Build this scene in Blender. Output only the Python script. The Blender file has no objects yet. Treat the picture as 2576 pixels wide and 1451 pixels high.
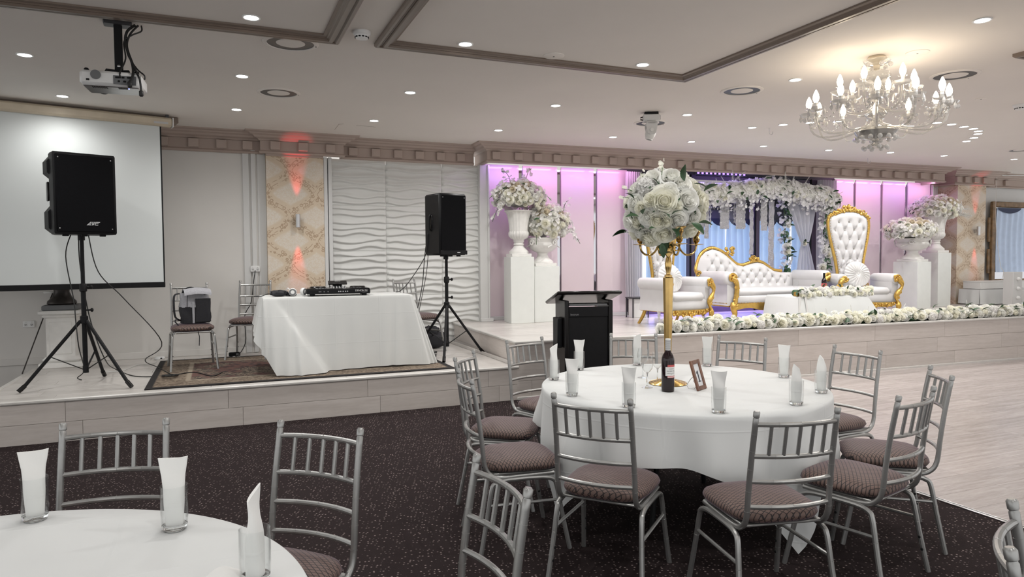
import bpy, bmesh, math, random
from mathutils import Vector, Matrix, Euler
PI = math.pi
R = math.radians
random.seed(7)
scene = bpy.context.scene
COL = scene.collection

# ------------------------------------------------------------------ camera
CAM_F, CAM_YAW, CAM_PITCH, CAM_ROLL, CAM_H = 1750.0, 0.400037, 0.042413, -0.0061455, 1.55
PW, PH = 2576, 1451
_cy, _sy, _cp, _sp = math.cos(CAM_YAW), math.sin(CAM_YAW), math.cos(CAM_PITCH), math.sin(CAM_PITCH)
CF = Vector((_sy*_cp, _cy*_cp, -_sp))
_r0 = Vector((_cy, -_sy, 0)); _u0 = _r0.cross(CF)
CR = _r0*math.cos(CAM_ROLL) + _u0*math.sin(CAM_ROLL)
CU = -_r0*math.sin(CAM_ROLL) + _u0*math.cos(CAM_ROLL)
CO = Vector((0, 0, CAM_H))
cam_data = bpy.data.cameras.new('camera'); cam = bpy.data.objects.new('camera', cam_data); COL.objects.link(cam)
cam_data.sensor_width = 36.0; cam_data.lens = CAM_F/PW*36.0; cam_data.clip_start = 0.05; cam_data.clip_end = 200
cam.matrix_world = Matrix(((CR.x, CU.x, -CF.x, CO.x), (CR.y, CU.y, -CF.y, CO.y), (CR.z, CU.z, -CF.z, CO.z), (0, 0, 0, 1)))
scene.camera = cam

# ------------------------------------------------------------------ world, exposure
world = bpy.data.worlds.new('world'); scene.world = world; world.use_nodes = True
world.node_tree.nodes['Background'].inputs[0].default_value = (1.0, 1.0, 1.0, 1)
world.node_tree.nodes['Background'].inputs[1].default_value = 0.64
scene.view_settings.view_transform = 'Standard'
scene.view_settings.look = 'None'
scene.view_settings.gamma = 1.0
scene.view_settings.use_curve_mapping = False
scene.view_settings.exposure = 0.80
SPOT_W = 29.0          # each downlight
CHAND_W = 4.5
scene.cycles.max_bounces = 8; scene.cycles.diffuse_bounces = 4; scene.cycles.glossy_bounces = 4
scene.cycles.transmission_bounces = 6; scene.cycles.transparent_max_bounces = 16
scene.cycles.caustics_reflective = False; scene.cycles.caustics_refractive = False
scene.cycles.sample_clamp_indirect = 4.0
scene.cycles.use_denoising = True

def area_light(name, loc, direction, sx, sy, watts, color):
    l = bpy.data.lights.new(name, 'AREA'); l.shape = 'RECTANGLE'; l.size = sx; l.size_y = sy; l.energy = watts; l.color = color
    o = bpy.data.objects.new(name, l); COL.objects.link(o); o.location = loc
    o.rotation_euler = Vector(direction).to_track_quat('-Z', 'Y').to_euler()
    return o
def spot_light(name, loc, direction, watts, color, size_deg=160, blend=1.0, radius=0.035):
    l = bpy.data.lights.new(name, 'SPOT'); l.energy = watts; l.color = color; l.spot_size = R(size_deg); l.spot_blend = blend; l.shadow_soft_size = radius
    o = bpy.data.objects.new(name, l); COL.objects.link(o); o.location = loc
    o.rotation_euler = Vector(direction).to_track_quat('-Z', 'Y').to_euler()
    return o
def point_light(name, loc, watts, color, radius=0.1):
    l = bpy.data.lights.new(name, 'POINT'); l.energy = watts; l.color = color; l.shadow_soft_size = radius
    o = bpy.data.objects.new(name, l); COL.objects.link(o); o.location = loc
    return o

# ------------------------------------------------------------------ measuring helpers (where a sight line meets a real plane)
CEIL, ZP, ZS = 3.16, 0.375, 0.645        # ceiling, low platform, main stage
def ray(px, py): return CF + CR*((px-PW/2)/CAM_F) - CU*((py-PH/2)/CAM_F)
def g(px, py, z):
    d = ray(px, py); return CO + d*((z-CAM_H)/d.z)
def wy(px, py, y):
    d = ray(px, py); return CO + d*(y/d.y)
TH = R(-2.8)
SU = Vector((math.cos(TH), math.sin(TH), 0)); SV = Vector((-math.sin(TH), math.cos(TH), 0)); S0 = Vector((3.0, 6.98, 0))
def S(s, t, z): return S0 + SU*s + SV*t + Vector((0, 0, z))     # stage axes: s along its front, t towards the panels
def ws(px, py, t):
    d = ray(px, py); k = (S0 + SV*t - CO).dot(SV)/d.dot(SV); p = CO + d*k
    return (p-S0).dot(SU), p.z
STAGE_M = Matrix.Translation(S0) @ Matrix.Rotation(TH, 4, 'Z')

# ------------------------------------------------------------------ stage lights
def s_area(name, s, t, z, d, sx, sy, w, col):
    D = SU*d[0]+SV*d[1]+Vector((0,0,d[2])); return area_light(name, S(s, t, z), D, sx, sy, w, col)
PINKV, PINKP = (.62, .34, 1.0), (1.0, .42, .92)
for s_, w_, c_ in ((.77, .5, PINKV), (1.38, .55, PINKP), (2.0, .5, PINKV), (2.6, .55, PINKP), (7.3, .45, PINKP), (7.86, .55, PINKP), (8.49, .55, PINKV), (9.1, .55, PINKP)):
    s_area('led_wash', s_, 2.36, 2.93, (0, .42, -1), w_, .05, 1.25, c_)
s_area('curtain_backlight', 4.98, 3.33, 1.55, (0, -1, 0), 4.0, 1.7, 18, (.82, .90, 1.0))  # added lamp that brightens the reflected curtains; no window stands there
s_area('led_floor', 5.0, 2.56, .80, (0, -.5, -1), 3.6, .04, 7, (.42, .30, 1.0))
s_area('led_head', 4.65, 2.48, 2.85, (0, -.3, -1), 1.2, .05, 5, (.42, .30, 1.0))

# ------------------------------------------------------------------ mesh builder
class MB:
    def __init__(s): s.v = []; s.f = []; s.M = None
    def add(s, vs, fs, M=None):
        b = len(s.v)
        M = M if M is not None else s.M
        for p in vs: s.v.append(tuple(M @ Vector(p)) if M is not None else tuple(p))
        for f in fs: s.f.append(tuple(i+b for i in f))
        return s
    def box(s, c, d, rz=0, M=None, b=0):
        x, y, z = d[0]/2, d[1]/2, d[2]/2
        L = Matrix.Translation(Vector(c)) @ Matrix.Rotation(rz, 4, 'Z')
        if M is not None: L = M @ L
        elif s.M is not None: L = s.M @ L
        if b <= 0:
            vs = [(-x,-y,-z),(x,-y,-z),(x,y,-z),(-x,y,-z),(-x,-y,z),(x,-y,z),(x,y,z),(-x,y,z)]
            fs = [(0,3,2,1),(4,5,6,7),(0,1,5,4),(1,2,6,5),(2,3,7,6),(3,0,4,7)]
            return s.add(vs, fs, L)
        b = min(b, x*.98, y*.98, z*.98)
        vs = []; idx = {}
        for sx in (-1,1):
            for sy in (-1,1):
                for sz in (-1,1):
                    for a, p in enumerate(((sx*x, sy*(y-b), sz*(z-b)), (sx*(x-b), sy*y, sz*(z-b)), (sx*(x-b), sy*(y-b), sz*z))):
                        idx[(sx,sy,sz,a)] = len(vs); vs.append(p)
        I = lambda *k: idx[k]
        fs = []
        for q in (-1,1):
            o = [(-1,-1),(1,-1),(1,1),(-1,1)]
            if q < 0: o = o[::-1]
            fs.append(tuple(I(q,a,c_,0) for a,c_ in o)); fs.append(tuple(I(c_,q,a,1) for a,c_ in o)); fs.append(tuple(I(a,c_,q,2) for a,c_ in o))
        for p in (-1,1):
            for q in (-1,1):
                e = [I(p,q,-1,0), I(p,q,-1,1), I(p,q,1,1), I(p,q,1,0)]; fs.append(tuple(e if p*q > 0 else e[::-1]))
                e = [I(p,-1,q,0), I(p,-1,q,2), I(p,1,q,2), I(p,1,q,0)]; fs.append(tuple(e[::-1] if p*q > 0 else e))
                e = [I(-1,p,q,1), I(-1,p,q,2), I(1,p,q,2), I(1,p,q,1)]; fs.append(tuple(e if p*q > 0 else e[::-1]))
        for p in (-1,1):
            for q in (-1,1):
                for r_ in (-1,1):
                    e = (I(p,q,r_,0), I(p,q,r_,1), I(p,q,r_,2)); fs.append(e if p*q*r_ > 0 else e[::-1])
        return s.add(vs, fs, L)
    def grid(s, fn, nu, nv, cu=False, cv=False, M=None):
        U = nu if cu else nu+1; V = nv if cv else nv+1
        vs = [fn(i/nu, j/nv) for j in range(V) for i in range(U)]
        fs = []
        for j in range(nv):
            for i in range(nu):
                a = j*U+i; b_ = j*U+(i+1) % U; jn = (j+1) % V
                fs.append((a, b_, jn*U+(i+1) % U, jn*U+i))
        return s.add(vs, fs, M)
    def tube(s, pts, r, n=10, caps=True, closed=False, M=None, flat=1.0):
        P = [Vector(p) for p in pts]; m = len(P)
        rs = r if isinstance(r, (list, tuple)) else [r]*m
        T = []
        for i in range(m):
            a = P[(i-1) % m] if (closed or i > 0) else P[i]; b_ = P[(i+1) % m] if (closed or i < m-1) else P[i]
            t = (b_-a); T.append(t.normalized() if t.length > 1e-9 else Vector((0,0,1)))
        up = Vector((0,0,1)) if abs(T[0].z) < .9 else Vector((1,0,0))
        N = (up - T[0]*up.dot(T[0])).normalized()
        vs = []
        for i in range(m):
            N = N - T[i]*N.dot(T[i])
            N = N.normalized() if N.length > 1e-6 else T[i].orthogonal().normalized()
            B = T[i].cross(N)
            for k in range(n):
                a = 2*PI*k/n; vs.append(P[i] + (N*math.cos(a)*flat + B*math.sin(a))*rs[i])
        fs = []
        for i in range(m if closed else m-1):
            j = (i+1) % m
            for k in range(n): fs.append((i*n+k, i*n+(k+1) % n, j*n+(k+1) % n, j*n+k))
        if caps and not closed:
            fs.append(tuple(range(n))[::-1]); fs.append(tuple((m-1)*n+k for k in range(n)))
        return s.add(vs, fs, M)
    def lathe(s, prof, n=24, c=(0,0,0), rmod=None, M=None, caps=True):
        vs = []; c = Vector(c)
        for r, z in prof:
            for k in range(n):
                a = 2*PI*k/n; rr = r*(rmod(a, z) if rmod else 1)
                vs.append((c.x+rr*math.cos(a), c.y+rr*math.sin(a), c.z+z))
        fs = []
        for i in range(len(prof)-1):
            for k in range(n): fs.append((i*n+k, i*n+(k+1) % n, (i+1)*n+(k+1) % n, (i+1)*n+k))
        if caps:
            if prof[0][0] > 1e-5: fs.append(tuple(range(n))[::-1])
            if prof[-1][0] > 1e-5: fs.append(tuple((len(prof)-1)*n+k for k in range(n)))
        return s.add(vs, fs, M)
    def sph(s, c, r, n=10, m=7, M=None):
        rx, ry, rz = r if isinstance(r, (tuple, list)) else (r, r, r)
        vs = [(c[0], c[1], c[2]-rz)]
        for j in range(1, m):
            p = -PI/2+PI*j/m
            for k in range(n):
                a = 2*PI*k/n; vs.append((c[0]+rx*math.cos(p)*math.cos(a), c[1]+ry*math.cos(p)*math.sin(a), c[2]+rz*math.sin(p)))
        vs.append((c[0], c[1], c[2]+rz)); fs = []
        for k in range(n): fs.append((0, 1+(k+1) % n, 1+k)); fs.append((len(vs)-1, 1+(m-2)*n+k, 1+(m-2)*n+(k+1) % n))
        for j in range(m-2):
            for k in range(n):
                a = 1+j*n; fs.append((a+k, a+(k+1) % n, a+n+(k+1) % n, a+n+k))
        return s.add(vs, fs, M)
    def prism(s, poly, h0, h1, M=None, axis='z'):
        n = len(poly)
        f = {'z': lambda p, h: (p[0], p[1], h), 'y': lambda p, h: (p[0], h, p[1]), 'x': lambda p, h: (h, p[0], p[1])}[axis]
        vs = [f(p, h0) for p in poly]+[f(p, h1) for p in poly]
        fs = [tuple(range(n))[::-1], tuple(range(n, 2*n))]+[(i, (i+1) % n, n+(i+1) % n, n+i) for i in range(n)]
        return s.add(vs, fs, M)
    def sweep(s, path, prof, closed=False, M=None, flip=False):
        # path: 2D plan points; prof: (out, z) points, out = to the right-hand side of travel; mitred corners
        P = [Vector((p[0], p[1])) for p in path]; m = len(P); k = len(prof); vs = []
        for i in range(m):
            a = (P[i]-P[i-1]).normalized() if (closed or i > 0) else (P[1]-P[0]).normalized()
            b_ = (P[(i+1) % m]-P[i]).normalized() if (closed or i < m-1) else a
            na = Vector((a.y, -a.x)); nb = Vector((b_.y, -b_.x)); n_ = na+nb
            n_ = n_/max(n_.dot(na), 1e-3) if n_.length > 1e-6 else na
            for o, z in prof: vs.append((P[i].x+n_.x*o, P[i].y+n_.y*o, z))
        fs = []
        for i in range(m if closed else m-1):
            j = (i+1) % m
            for q in range(k): fs.append((i*k+q, j*k+q, j*k+(q+1) % k, i*k+(q+1) % k))
        if not closed: fs.append(tuple(range(k))[::-1]); fs.append(tuple((m-1)*k+q for q in range(k)))
        return s.add(vs, fs, M)
    def mesh(s, name, mat, smooth=38):
        me = bpy.data.meshes.new(name); me.from_pydata(s.v, [], s.f); me.update()
        if smooth:
            me.polygons.foreach_set('use_smooth', [True]*len(me.polygons))
            if smooth < 180: me.set_sharp_from_angle(angle=R(smooth))
        if mat: me.materials.append(mat)
        return me
    def build(s, name, mat, parent=None, smooth=38, fix=False):
        me = s.mesh(name, mat, smooth)
        if fix:
            bm = bmesh.new(); bm.from_mesh(me); bmesh.ops.recalc_face_normals(bm, faces=bm.faces); bm.to_mesh(me); bm.free()
        return link(name, me, parent)
def link(name, me, parent=None):
    o = bpy.data.objects.new(name, me); COL.objects.link(o)
    if parent is not None: o.parent = parent
    return o
def tag(o, label=None, cat=None, group=None, kind=None):
    if label: o['label'] = label
    if cat: o['category'] = cat
    if group: o['group'] = group
    if kind: o['kind'] = kind
    return o
def thing(name, label, cat, loc=(0,0,0), rz=0, group=None):
    o = bpy.data.objects.new(name, None); COL.objects.link(o); o.empty_display_size = .1
    o.location = loc; o.rotation_euler = (0, 0, rz)
    return tag(o, label, cat, group)
CHILDREN = {}
def kids(o): return [c for c in o.children]
def dup(root, loc=None, rz=None, label=None, group=None, rot=None):
    r = root.copy(); COL.objects.link(r)
    if loc is not None: r.location = loc
    if rz is not None: r.rotation_euler = (0, 0, rz)
    if rot is not None: r.rotation_euler = rot
    if label: r['label'] = label
    if group: r['group'] = group
    for ch in list(root.children):
        c = ch.copy(); COL.objects.link(c); c.parent = r
        for gch in list(ch.children):
            d = gch.copy(); COL.objects.link(d); d.parent = c
    return r
def struct(o): o['kind'] = 'structure'; return o
def place(o, loc=None, rot=None, sc=None):
    if loc is not None: o.location = loc
    if rot is not None: o.rotation_euler = rot
    if sc is not None: o.scale = sc if isinstance(sc, (tuple, list)) else (sc, sc, sc)
    return o
def facing(n, spin=0):      # euler that turns +z to n
    q = Vector(n).normalized().to_track_quat('Z', 'Y')
    return (q @ Euler((0, 0, spin)).to_quaternion()).to_euler()
def bez(p0, p1, p2, p3, n=10):
    p0, p1, p2, p3 = map(Vector, (p0, p1, p2, p3)); out = []
    for i in range(n+1):
        t = i/n; q = 1-t; out.append(p0*q**3+p1*3*q*q*t+p2*3*q*t*t+p3*t**3)
    return out
def spline(pts, sub=6):     # Catmull-Rom
    P = [Vector(p) for p in pts]; out = []
    for i in range(len(P)-1):
        a = P[max(i-1, 0)]; b = P[i]; c = P[i+1]; d = P[min(i+2, len(P)-1)]
        for k in range(sub):
            t = k/sub
            out.append(((b*2)+(c-a)*t+(a*2-b*5+c*4-d)*t*t+(b*3-a-c*3+d)*t**3)*.5)
    out.append(P[-1]); return out
def lerp(a, b, t): return a+(b-a)*t
def interp(keys, x):        # keys: [(x, value...)]
    if x <= keys[0][0]: return keys[0][1] if len(keys[0]) == 2 else keys[0][1:]
    for a, b in zip(keys, keys[1:]):
        if x <= b[0]:
            t = (x-a[0])/max(b[0]-a[0], 1e-9)
            if len(a) == 2: return lerp(a[1], b[1], t)
            return tuple(lerp(p, q, t) for p, q in zip(a[1:], b[1:]))
    return keys[-1][1] if len(keys[-1]) == 2 else keys[-1][1:]
def sstep(a, b, x):
    t = min(max((x-a)/(b-a), 0), 1); return t*t*(3-2*t)
def text_mesh(s, size, depth=.0008, bend=0):
    cu = bpy.data.curves.new('lettering', 'FONT'); cu.body = s; cu.size = size; cu.extrude = depth; cu.align_x = 'CENTER'; cu.align_y = 'CENTER'; cu.resolution_u = 3
    o = bpy.data.objects.new('lettering', cu); COL.objects.link(o); bpy.context.view_layer.update()
    me = bpy.data.meshes.new_from_object(o.evaluated_get(bpy.context.evaluated_depsgraph_get()))
    bpy.data.objects.remove(o); bpy.data.curves.remove(cu)
    if bend:
        for v in me.vertices:
            a = v.co.x/bend; h = v.co.z; v.co = ((bend+h)*math.sin(a), v.co.y, (bend+h)*math.cos(a)-bend)
    return me
# ------------------------------------------------------------------ materials
class NT:
    def __init__(s, name):
        s.m = bpy.data.materials.new(name); s.m.use_nodes = True; s.t = s.m.node_tree; s.n = s.t.nodes
        s.p = s.n['Principled BSDF']; s.out = s.n['Material Output']
    def new(s, typ, **kw):
        n = s.n.new(typ)
        for k, v in kw.items(): setattr(n, k, v)
        return n
    def l(s, a, b): s.t.links.new(a, b)
    def set(s, n, i, v):
        if hasattr(v, 'is_output') or isinstance(v, bpy.types.NodeSocket): s.l(v, n.inputs[i])
        else: n.inputs[i].default_value = v
    def math(s, op, a, b=0.0, c=0.0):
        n = s.new('ShaderNodeMath', operation=op); s.set(n, 0, a); s.set(n, 1, b)
        if op in ('SMOOTH_MIN', 'MULTIPLY_ADD', 'COMPARE', 'WRAP'): s.set(n, 2, c)
        return n.outputs[0]
    def mix(s, f, a, b, blend='MIX'):
        n = s.new('ShaderNodeMix', data_type='RGBA', blend_type=blend); s.set(n, 0, f)
        s.set(n, 6, a if not isinstance(a, tuple) else (*a, 1)); s.set(n, 7, b if not isinstance(b, tuple) else (*b, 1)); return n.outputs[2]
    def coord(s, which='Object'): return s.new('ShaderNodeTexCoord').outputs[which]
    def sep(s, v): n = s.new('ShaderNodeSeparateXYZ'); s.l(v, n.inputs[0]); return n.outputs
    def comb(s, x, y, z): n = s.new('ShaderNodeCombineXYZ'); s.set(n, 0, x); s.set(n, 1, y); s.set(n, 2, z); return n.outputs[0]
    def mapping(s, v, loc=(0,0,0), rot=(0,0,0), sc=(1,1,1)):
        n = s.new('ShaderNodeMapping'); s.l(v, n.inputs[0]); n.inputs[1].default_value = loc; n.inputs[2].default_value = rot; n.inputs[3].default_value = sc; return n.outputs[0]
    def noise(s, v, scale, detail=3, rough=.5, dist=0):
        n = s.new('ShaderNodeTexNoise'); s.l(v, n.inputs['Vector']); n.inputs['Scale'].default_value = scale; n.inputs['Detail'].default_value = detail
        n.inputs['Roughness'].default_value = rough; n.inputs['Distortion'].default_value = dist; return n.outputs['Fac']
    def vor(s, v, scale, rand=1.0, out='Distance'):
        n = s.new('ShaderNodeTexVoronoi'); s.l(v, n.inputs['Vector']); n.inputs['Scale'].default_value = scale; n.inputs['Randomness'].default_value = rand; return n.outputs[out]
    def ramp(s, f, stops):
        n = s.new('ShaderNodeValToRGB'); s.l(f, n.inputs[0]); e = n.color_ramp.elements
        while len(e) < len(stops): e.new(.5)
        for x, (p, c) in zip(e, stops): x.position = p; x.color = (*c, 1) if len(c) == 3 else c
        return n.outputs[0]
    def mrange(s, v, a, b, c=0., d=1.):
        n = s.new('ShaderNodeMapRange'); s.set(n, 0, v); n.inputs[1].default_value = a; n.inputs[2].default_value = b; n.inputs[3].default_value = c; n.inputs[4].default_value = d; return n.outputs[0]
    def bump(s, h, strength=.3, dist=.01):
        n = s.new('ShaderNodeBump'); n.inputs['Strength'].default_value = strength; n.inputs['Distance'].default_value = dist; s.l(h, n.inputs['Height']); s.l(n.outputs[0], s.p.inputs['Normal'])
    def rand(s): return s.new('ShaderNodeObjectInfo').outputs['Random']
    def base(s, c): s.set(s.p, 'Base Color', (*c, 1) if isinstance(c, tuple) else c)
def simple(name, c, rough=.5, metal=0., var=.06, scale=9., bump=0., spec=None, coat=0.):
    t = NT(name); co = t.coord('Object'); nz = t.noise(co, scale, 4)
    f = t.mrange(nz, .3, .7)
    t.base(t.mix(f, tuple(x*(1-var) for x in c), tuple(min(1, x*(1+var)) for x in c)))
    t.p.inputs['Roughness'].default_value = rough; t.p.inputs['Metallic'].default_value = metal
    if spec is not None: t.p.inputs['Specular IOR Level'].default_value = spec
    if coat: t.p.inputs['Coat Weight'].default_value = coat; t.p.inputs['Coat Roughness'].default_value = .06
    if bump: t.bump(t.noise(co, scale*12, 3), bump, .002)
    return t.m
def emit(name, c, strength):
    t = NT(name); t.base(c); t.p.inputs['Emission Color'].default_value = (*c, 1); t.p.inputs['Emission Strength'].default_value = strength; return t.m
M = {}
M['ceiling'] = simple('ceiling_paint', (.83,.785,.735), .8, var=.02, scale=1.2, bump=.05)
M['wall'] = simple('wall_paint', (.70,.68,.65), .7, var=.035, scale=1.5, bump=.06)
M['walllight'] = simple('pale_wall_paint', (.66,.66,.65), .7, var=.03, scale=1.5)
M['cornice'] = simple('cornice_paint', (.43,.345,.30), .6, var=.04, scale=3)
M['moulding'] = simple('moulding_paint', (.20,.155,.125), .35, var=.05, scale=5)
M['white'] = simple('white_paint', (.78,.78,.76), .5, var=.02)
M['whitegloss'] = simple('white_plastic', (.78,.78,.77), .3, var=.02)
M['plaster'] = simple('white_plaster', (.80,.79,.76), .55, var=.04, scale=14, bump=.1)
M['pedestal'] = simple('white_plinth', (.76,.78,.75), .35, var=.02)
M['black'] = simple('black_plastic', (.007,.007,.008), .5, var=.15, scale=30, bump=.08, spec=.22)
M['grille'] = simple('black_grille', (.004,.004,.005), .7, var=.2, scale=120, spec=.1)
M['blackgloss'] = simple('black_gloss', (.006,.005,.005), .25, spec=.3)
M['cable'] = simple('black_cable', (.012,.012,.012), .5)
M['whitecable'] = simple('white_cable', (.7,.7,.68), .5)
M['silver'] = simple('silver_paint', (.37,.37,.362), .34, .75, var=.05, scale=30)
M['steel'] = simple('brushed_steel', (.6,.6,.6), .3, 1.)
M['gold'] = simple('gold', (.62,.42,.16), .22, 1., var=.1, scale=20)
M['goldpaint'] = simple('gold_paint', (.66,.42,.11), .33, .85, var=.12, scale=25)
M['leather'] = simple('white_leather', (.68,.67,.675), .38, var=.02)
M['cushionw'] = simple('white_satin', (.70,.69,.68), .4, var=.03)
M['crystalbutton'] = simple('button_metal', (.6,.58,.5), .2, 1.)
M['greenleaf'] = simple('green_leaf', (.035,.085,.035), .42, var=.35, scale=8)
M['paleleaf'] = simple('white_fern', (.72,.72,.68), .6)
M['stem'] = simple('green_stem', (.06,.12,.04), .5)
M['wood'] = simple('brown_wood', (.17,.075,.045), .4, var=.3, scale=25)
M['oldwood'] = simple('old_gilt_wood', (.20,.12,.055), .5, var=.35, scale=12)
M['paper'] = simple('white_card', (.74,.74,.76), .5, var=.01)
M['ink'] = simple('ink', (.03,.035,.05), .5)
M['whiteink'] = simple('white_print', (.75,.75,.75), .5)
M['greyink'] = simple('grey_print', (.25,.25,.26), .5)
M['darkgrey'] = simple('dark_grey_metal', (.07,.07,.075), .4, .5)
M['bronze'] = simple('dark_bronze', (.035,.030,.028), .4, .6, var=.3)
M['wine'] = simple('dark_wine_glass', (.012,.004,.006), .06)
M['redfoil'] = simple('red_label', (.55,.10,.10), .5)
M['label'] = simple('label_paper', (.75,.75,.74), .6)
M['screenbeige'] = simple('screen_case', (.60,.52,.40), .4)
M['screenfab'] = simple('screen_fabric', (.70,.735,.73), .65, var=.012, scale=.8)
M['mullion'] = simple('dark_purple_frame', (.10,.075,.12), .35)
M['navy'] = simple('navy_cloth', (.03,.04,.09), .7)
M['greypelmet'] = simple('grey_pelmet', (.16,.165,.17), .7)
M['greypack'] = simple('grey_canvas', (.36,.36,.385), .75, var=.1, scale=60, bump=.2)
M['blackpack'] = simple('black_canvas', (.012,.012,.016), .7, var=.2, scale=60, bump=.2)
M['bulb'] = emit('bulb_glow', (1, .90, .74), 5)
M['lens'] = emit('downlight_glow', (1, .98, .95), 14)
M['led'] = emit('violet_led', (.36, .22, 1.0), 1.3)
M['ledpink'] = emit('violet_strip', (.50, .36, 1.0), .9)
M['bluelamp'] = emit('blue_indicator', (.2, .25, 1.0), 4)

def glassy(name, tint=(1,1,1), refl=.5, rough=.02, body=(.9,.9,.9), bodyf=0.):
    # thin-walled glass: clear film with a Fresnel reflection
    t = NT(name); t.n.remove(t.p)
    tr = t.new('ShaderNodeBsdfTransparent'); tr.inputs[0].default_value = (*tint, 1)
    gl = t.new('ShaderNodeBsdfGlossy'); gl.inputs['Roughness'].default_value = rough
    fr = t.new('ShaderNodeLayerWeight'); fr.inputs[0].default_value = .5
    f = t.math('MULTIPLY_ADD', t.math('POWER', fr.outputs['Facing'], 3.2), refl, .03)
    mx = t.new('ShaderNodeMixShader'); t.l(f, mx.inputs[0]); t.l(tr.outputs[0], mx.inputs[1]); t.l(gl.outputs[0], mx.inputs[2])
    o = mx.outputs[0]
    if bodyf:
        d = t.new('ShaderNodeBsdfDiffuse'); d.inputs[0].default_value = (*body, 1)
        m2 = t.new('ShaderNodeMixShader'); m2.inputs[0].default_value = bodyf; t.l(o, m2.inputs[1]); t.l(d.outputs[0], m2.inputs[2]); o = m2.outputs[0]
    t.l(o, t.out.inputs[0]); return t.m
M['glass'] = glassy('clear_glass', (.985,.99,.99), .7)
M['pane'] = glassy('mirror_pane_glass', (.95,.96,.98), .7)
M['crystal'] = glassy('cut_crystal', (.84,.84,.83), 1.5, .05, (.86,.85,.82), .14)
M['crystaldrop'] = glassy('crystal_drop', (.80,.80,.80), 1.8, .04, (.88,.87,.85), .30)
M['sheer'] = glassy('sheer_cloth', (.8,.8,.82), .05, .6, (.75,.75,.77), .62)
M['acrylic'] = glassy('acrylic', (.95,.95,.95), .7)
def base_glass():
    t = NT('thick_glass'); t.base((.9,.92,.92)); t.p.inputs['Transmission Weight'].default_value = 1; t.p.inputs['Roughness'].default_value = .02; t.p.inputs['IOR'].default_value = 1.45; return t.m
M['thickglass'] = base_glass()

def m_carpet():
    t = NT('carpet'); co = t.coord('Object')
    v = t.mapping(co, rot=(0,0,R(20)), sc=(1.0,1.0,1))
    wob = t.noise(t.mapping(co, rot=(0,0,R(-28)), sc=(.7,3.6,1)), 1.6, 2, .5, .6)
    vn = t.new('ShaderNodeTexVoronoi'); t.l(v, vn.inputs['Vector']); vn.inputs['Scale'].default_value = 44; vn.inputs['Randomness'].default_value = .5
    dot = t.mrange(vn.outputs['Distance'], .17, .26, 1., 0.)
    band = t.mrange(wob, .36, .60, .42, 1.)
    f = t.math('MULTIPLY', dot, band)
    fib = t.noise(co, 300, 2)
    b = t.mix(t.mrange(fib, .3, .7), (.017,.012,.012), (.034,.024,.025))
    t.base(t.mix(f, b, (.27,.215,.205))); t.p.inputs['Roughness'].default_value = .95; t.p.inputs['Specular IOR Level'].default_value = .1
    t.bump(fib, .3, .004); return t.m
M['carpet'] = m_carpet()
def m_plank(name, a, b, axis=0, rough=.4, grain=1.0, contrast=.5):
    t = NT(name); co = t.coord('Object'); rnd = t.rand()
    off = t.comb(t.math('MULTIPLY', rnd, 37.), t.math('MULTIPLY', rnd, 91.), t.math('MULTIPLY', rnd, 13.))
    ad = t.new('ShaderNodeVectorMath', operation='ADD'); t.l(co, ad.inputs[0]); t.l(off, ad.inputs[1])
    sc = (1.0, 11, 11) if axis == 0 else (11, 1.0, 11)
    n1 = t.noise(t.mapping(ad.outputs[0], sc=sc), 1.5*grain, 4, .6, .8)
    n2 = t.noise(t.mapping(ad.outputs[0], sc=tuple(x*.8 if x > 2 else 2 for x in sc)), 6*grain, 3, .6)
    f = t.math('ADD', t.math('MULTIPLY', t.mrange(n1, .33, .68), .7), t.math('MULTIPLY', t.mrange(n2, .35, .7), .3))
    c = t.mix(f, a, b)
    tone = t.mrange(rnd, 0, 1, 1-contrast*.14, 1+contrast*.10)
    c = t.mix(1.0, c, t.comb(tone, tone, tone), 'MULTIPLY')
    t.base(c); t.p.inputs['Roughness'].default_value = rough; return t.m
M['fascia'] = m_plank('fascia_laminate', (.52,.47,.435), (.63,.58,.545), 0, .45)
M['deck'] = m_plank('stage_laminate', (.55,.52,.49), (.66,.63,.60), 0, .28)
M['dance'] = m_plank('dance_laminate', (.36,.315,.30), (.54,.49,.47), 0, .25, 1.3, .7)
M['nosing'] = simple('stair_nosing', (.62,.60,.57), .3)

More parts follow.
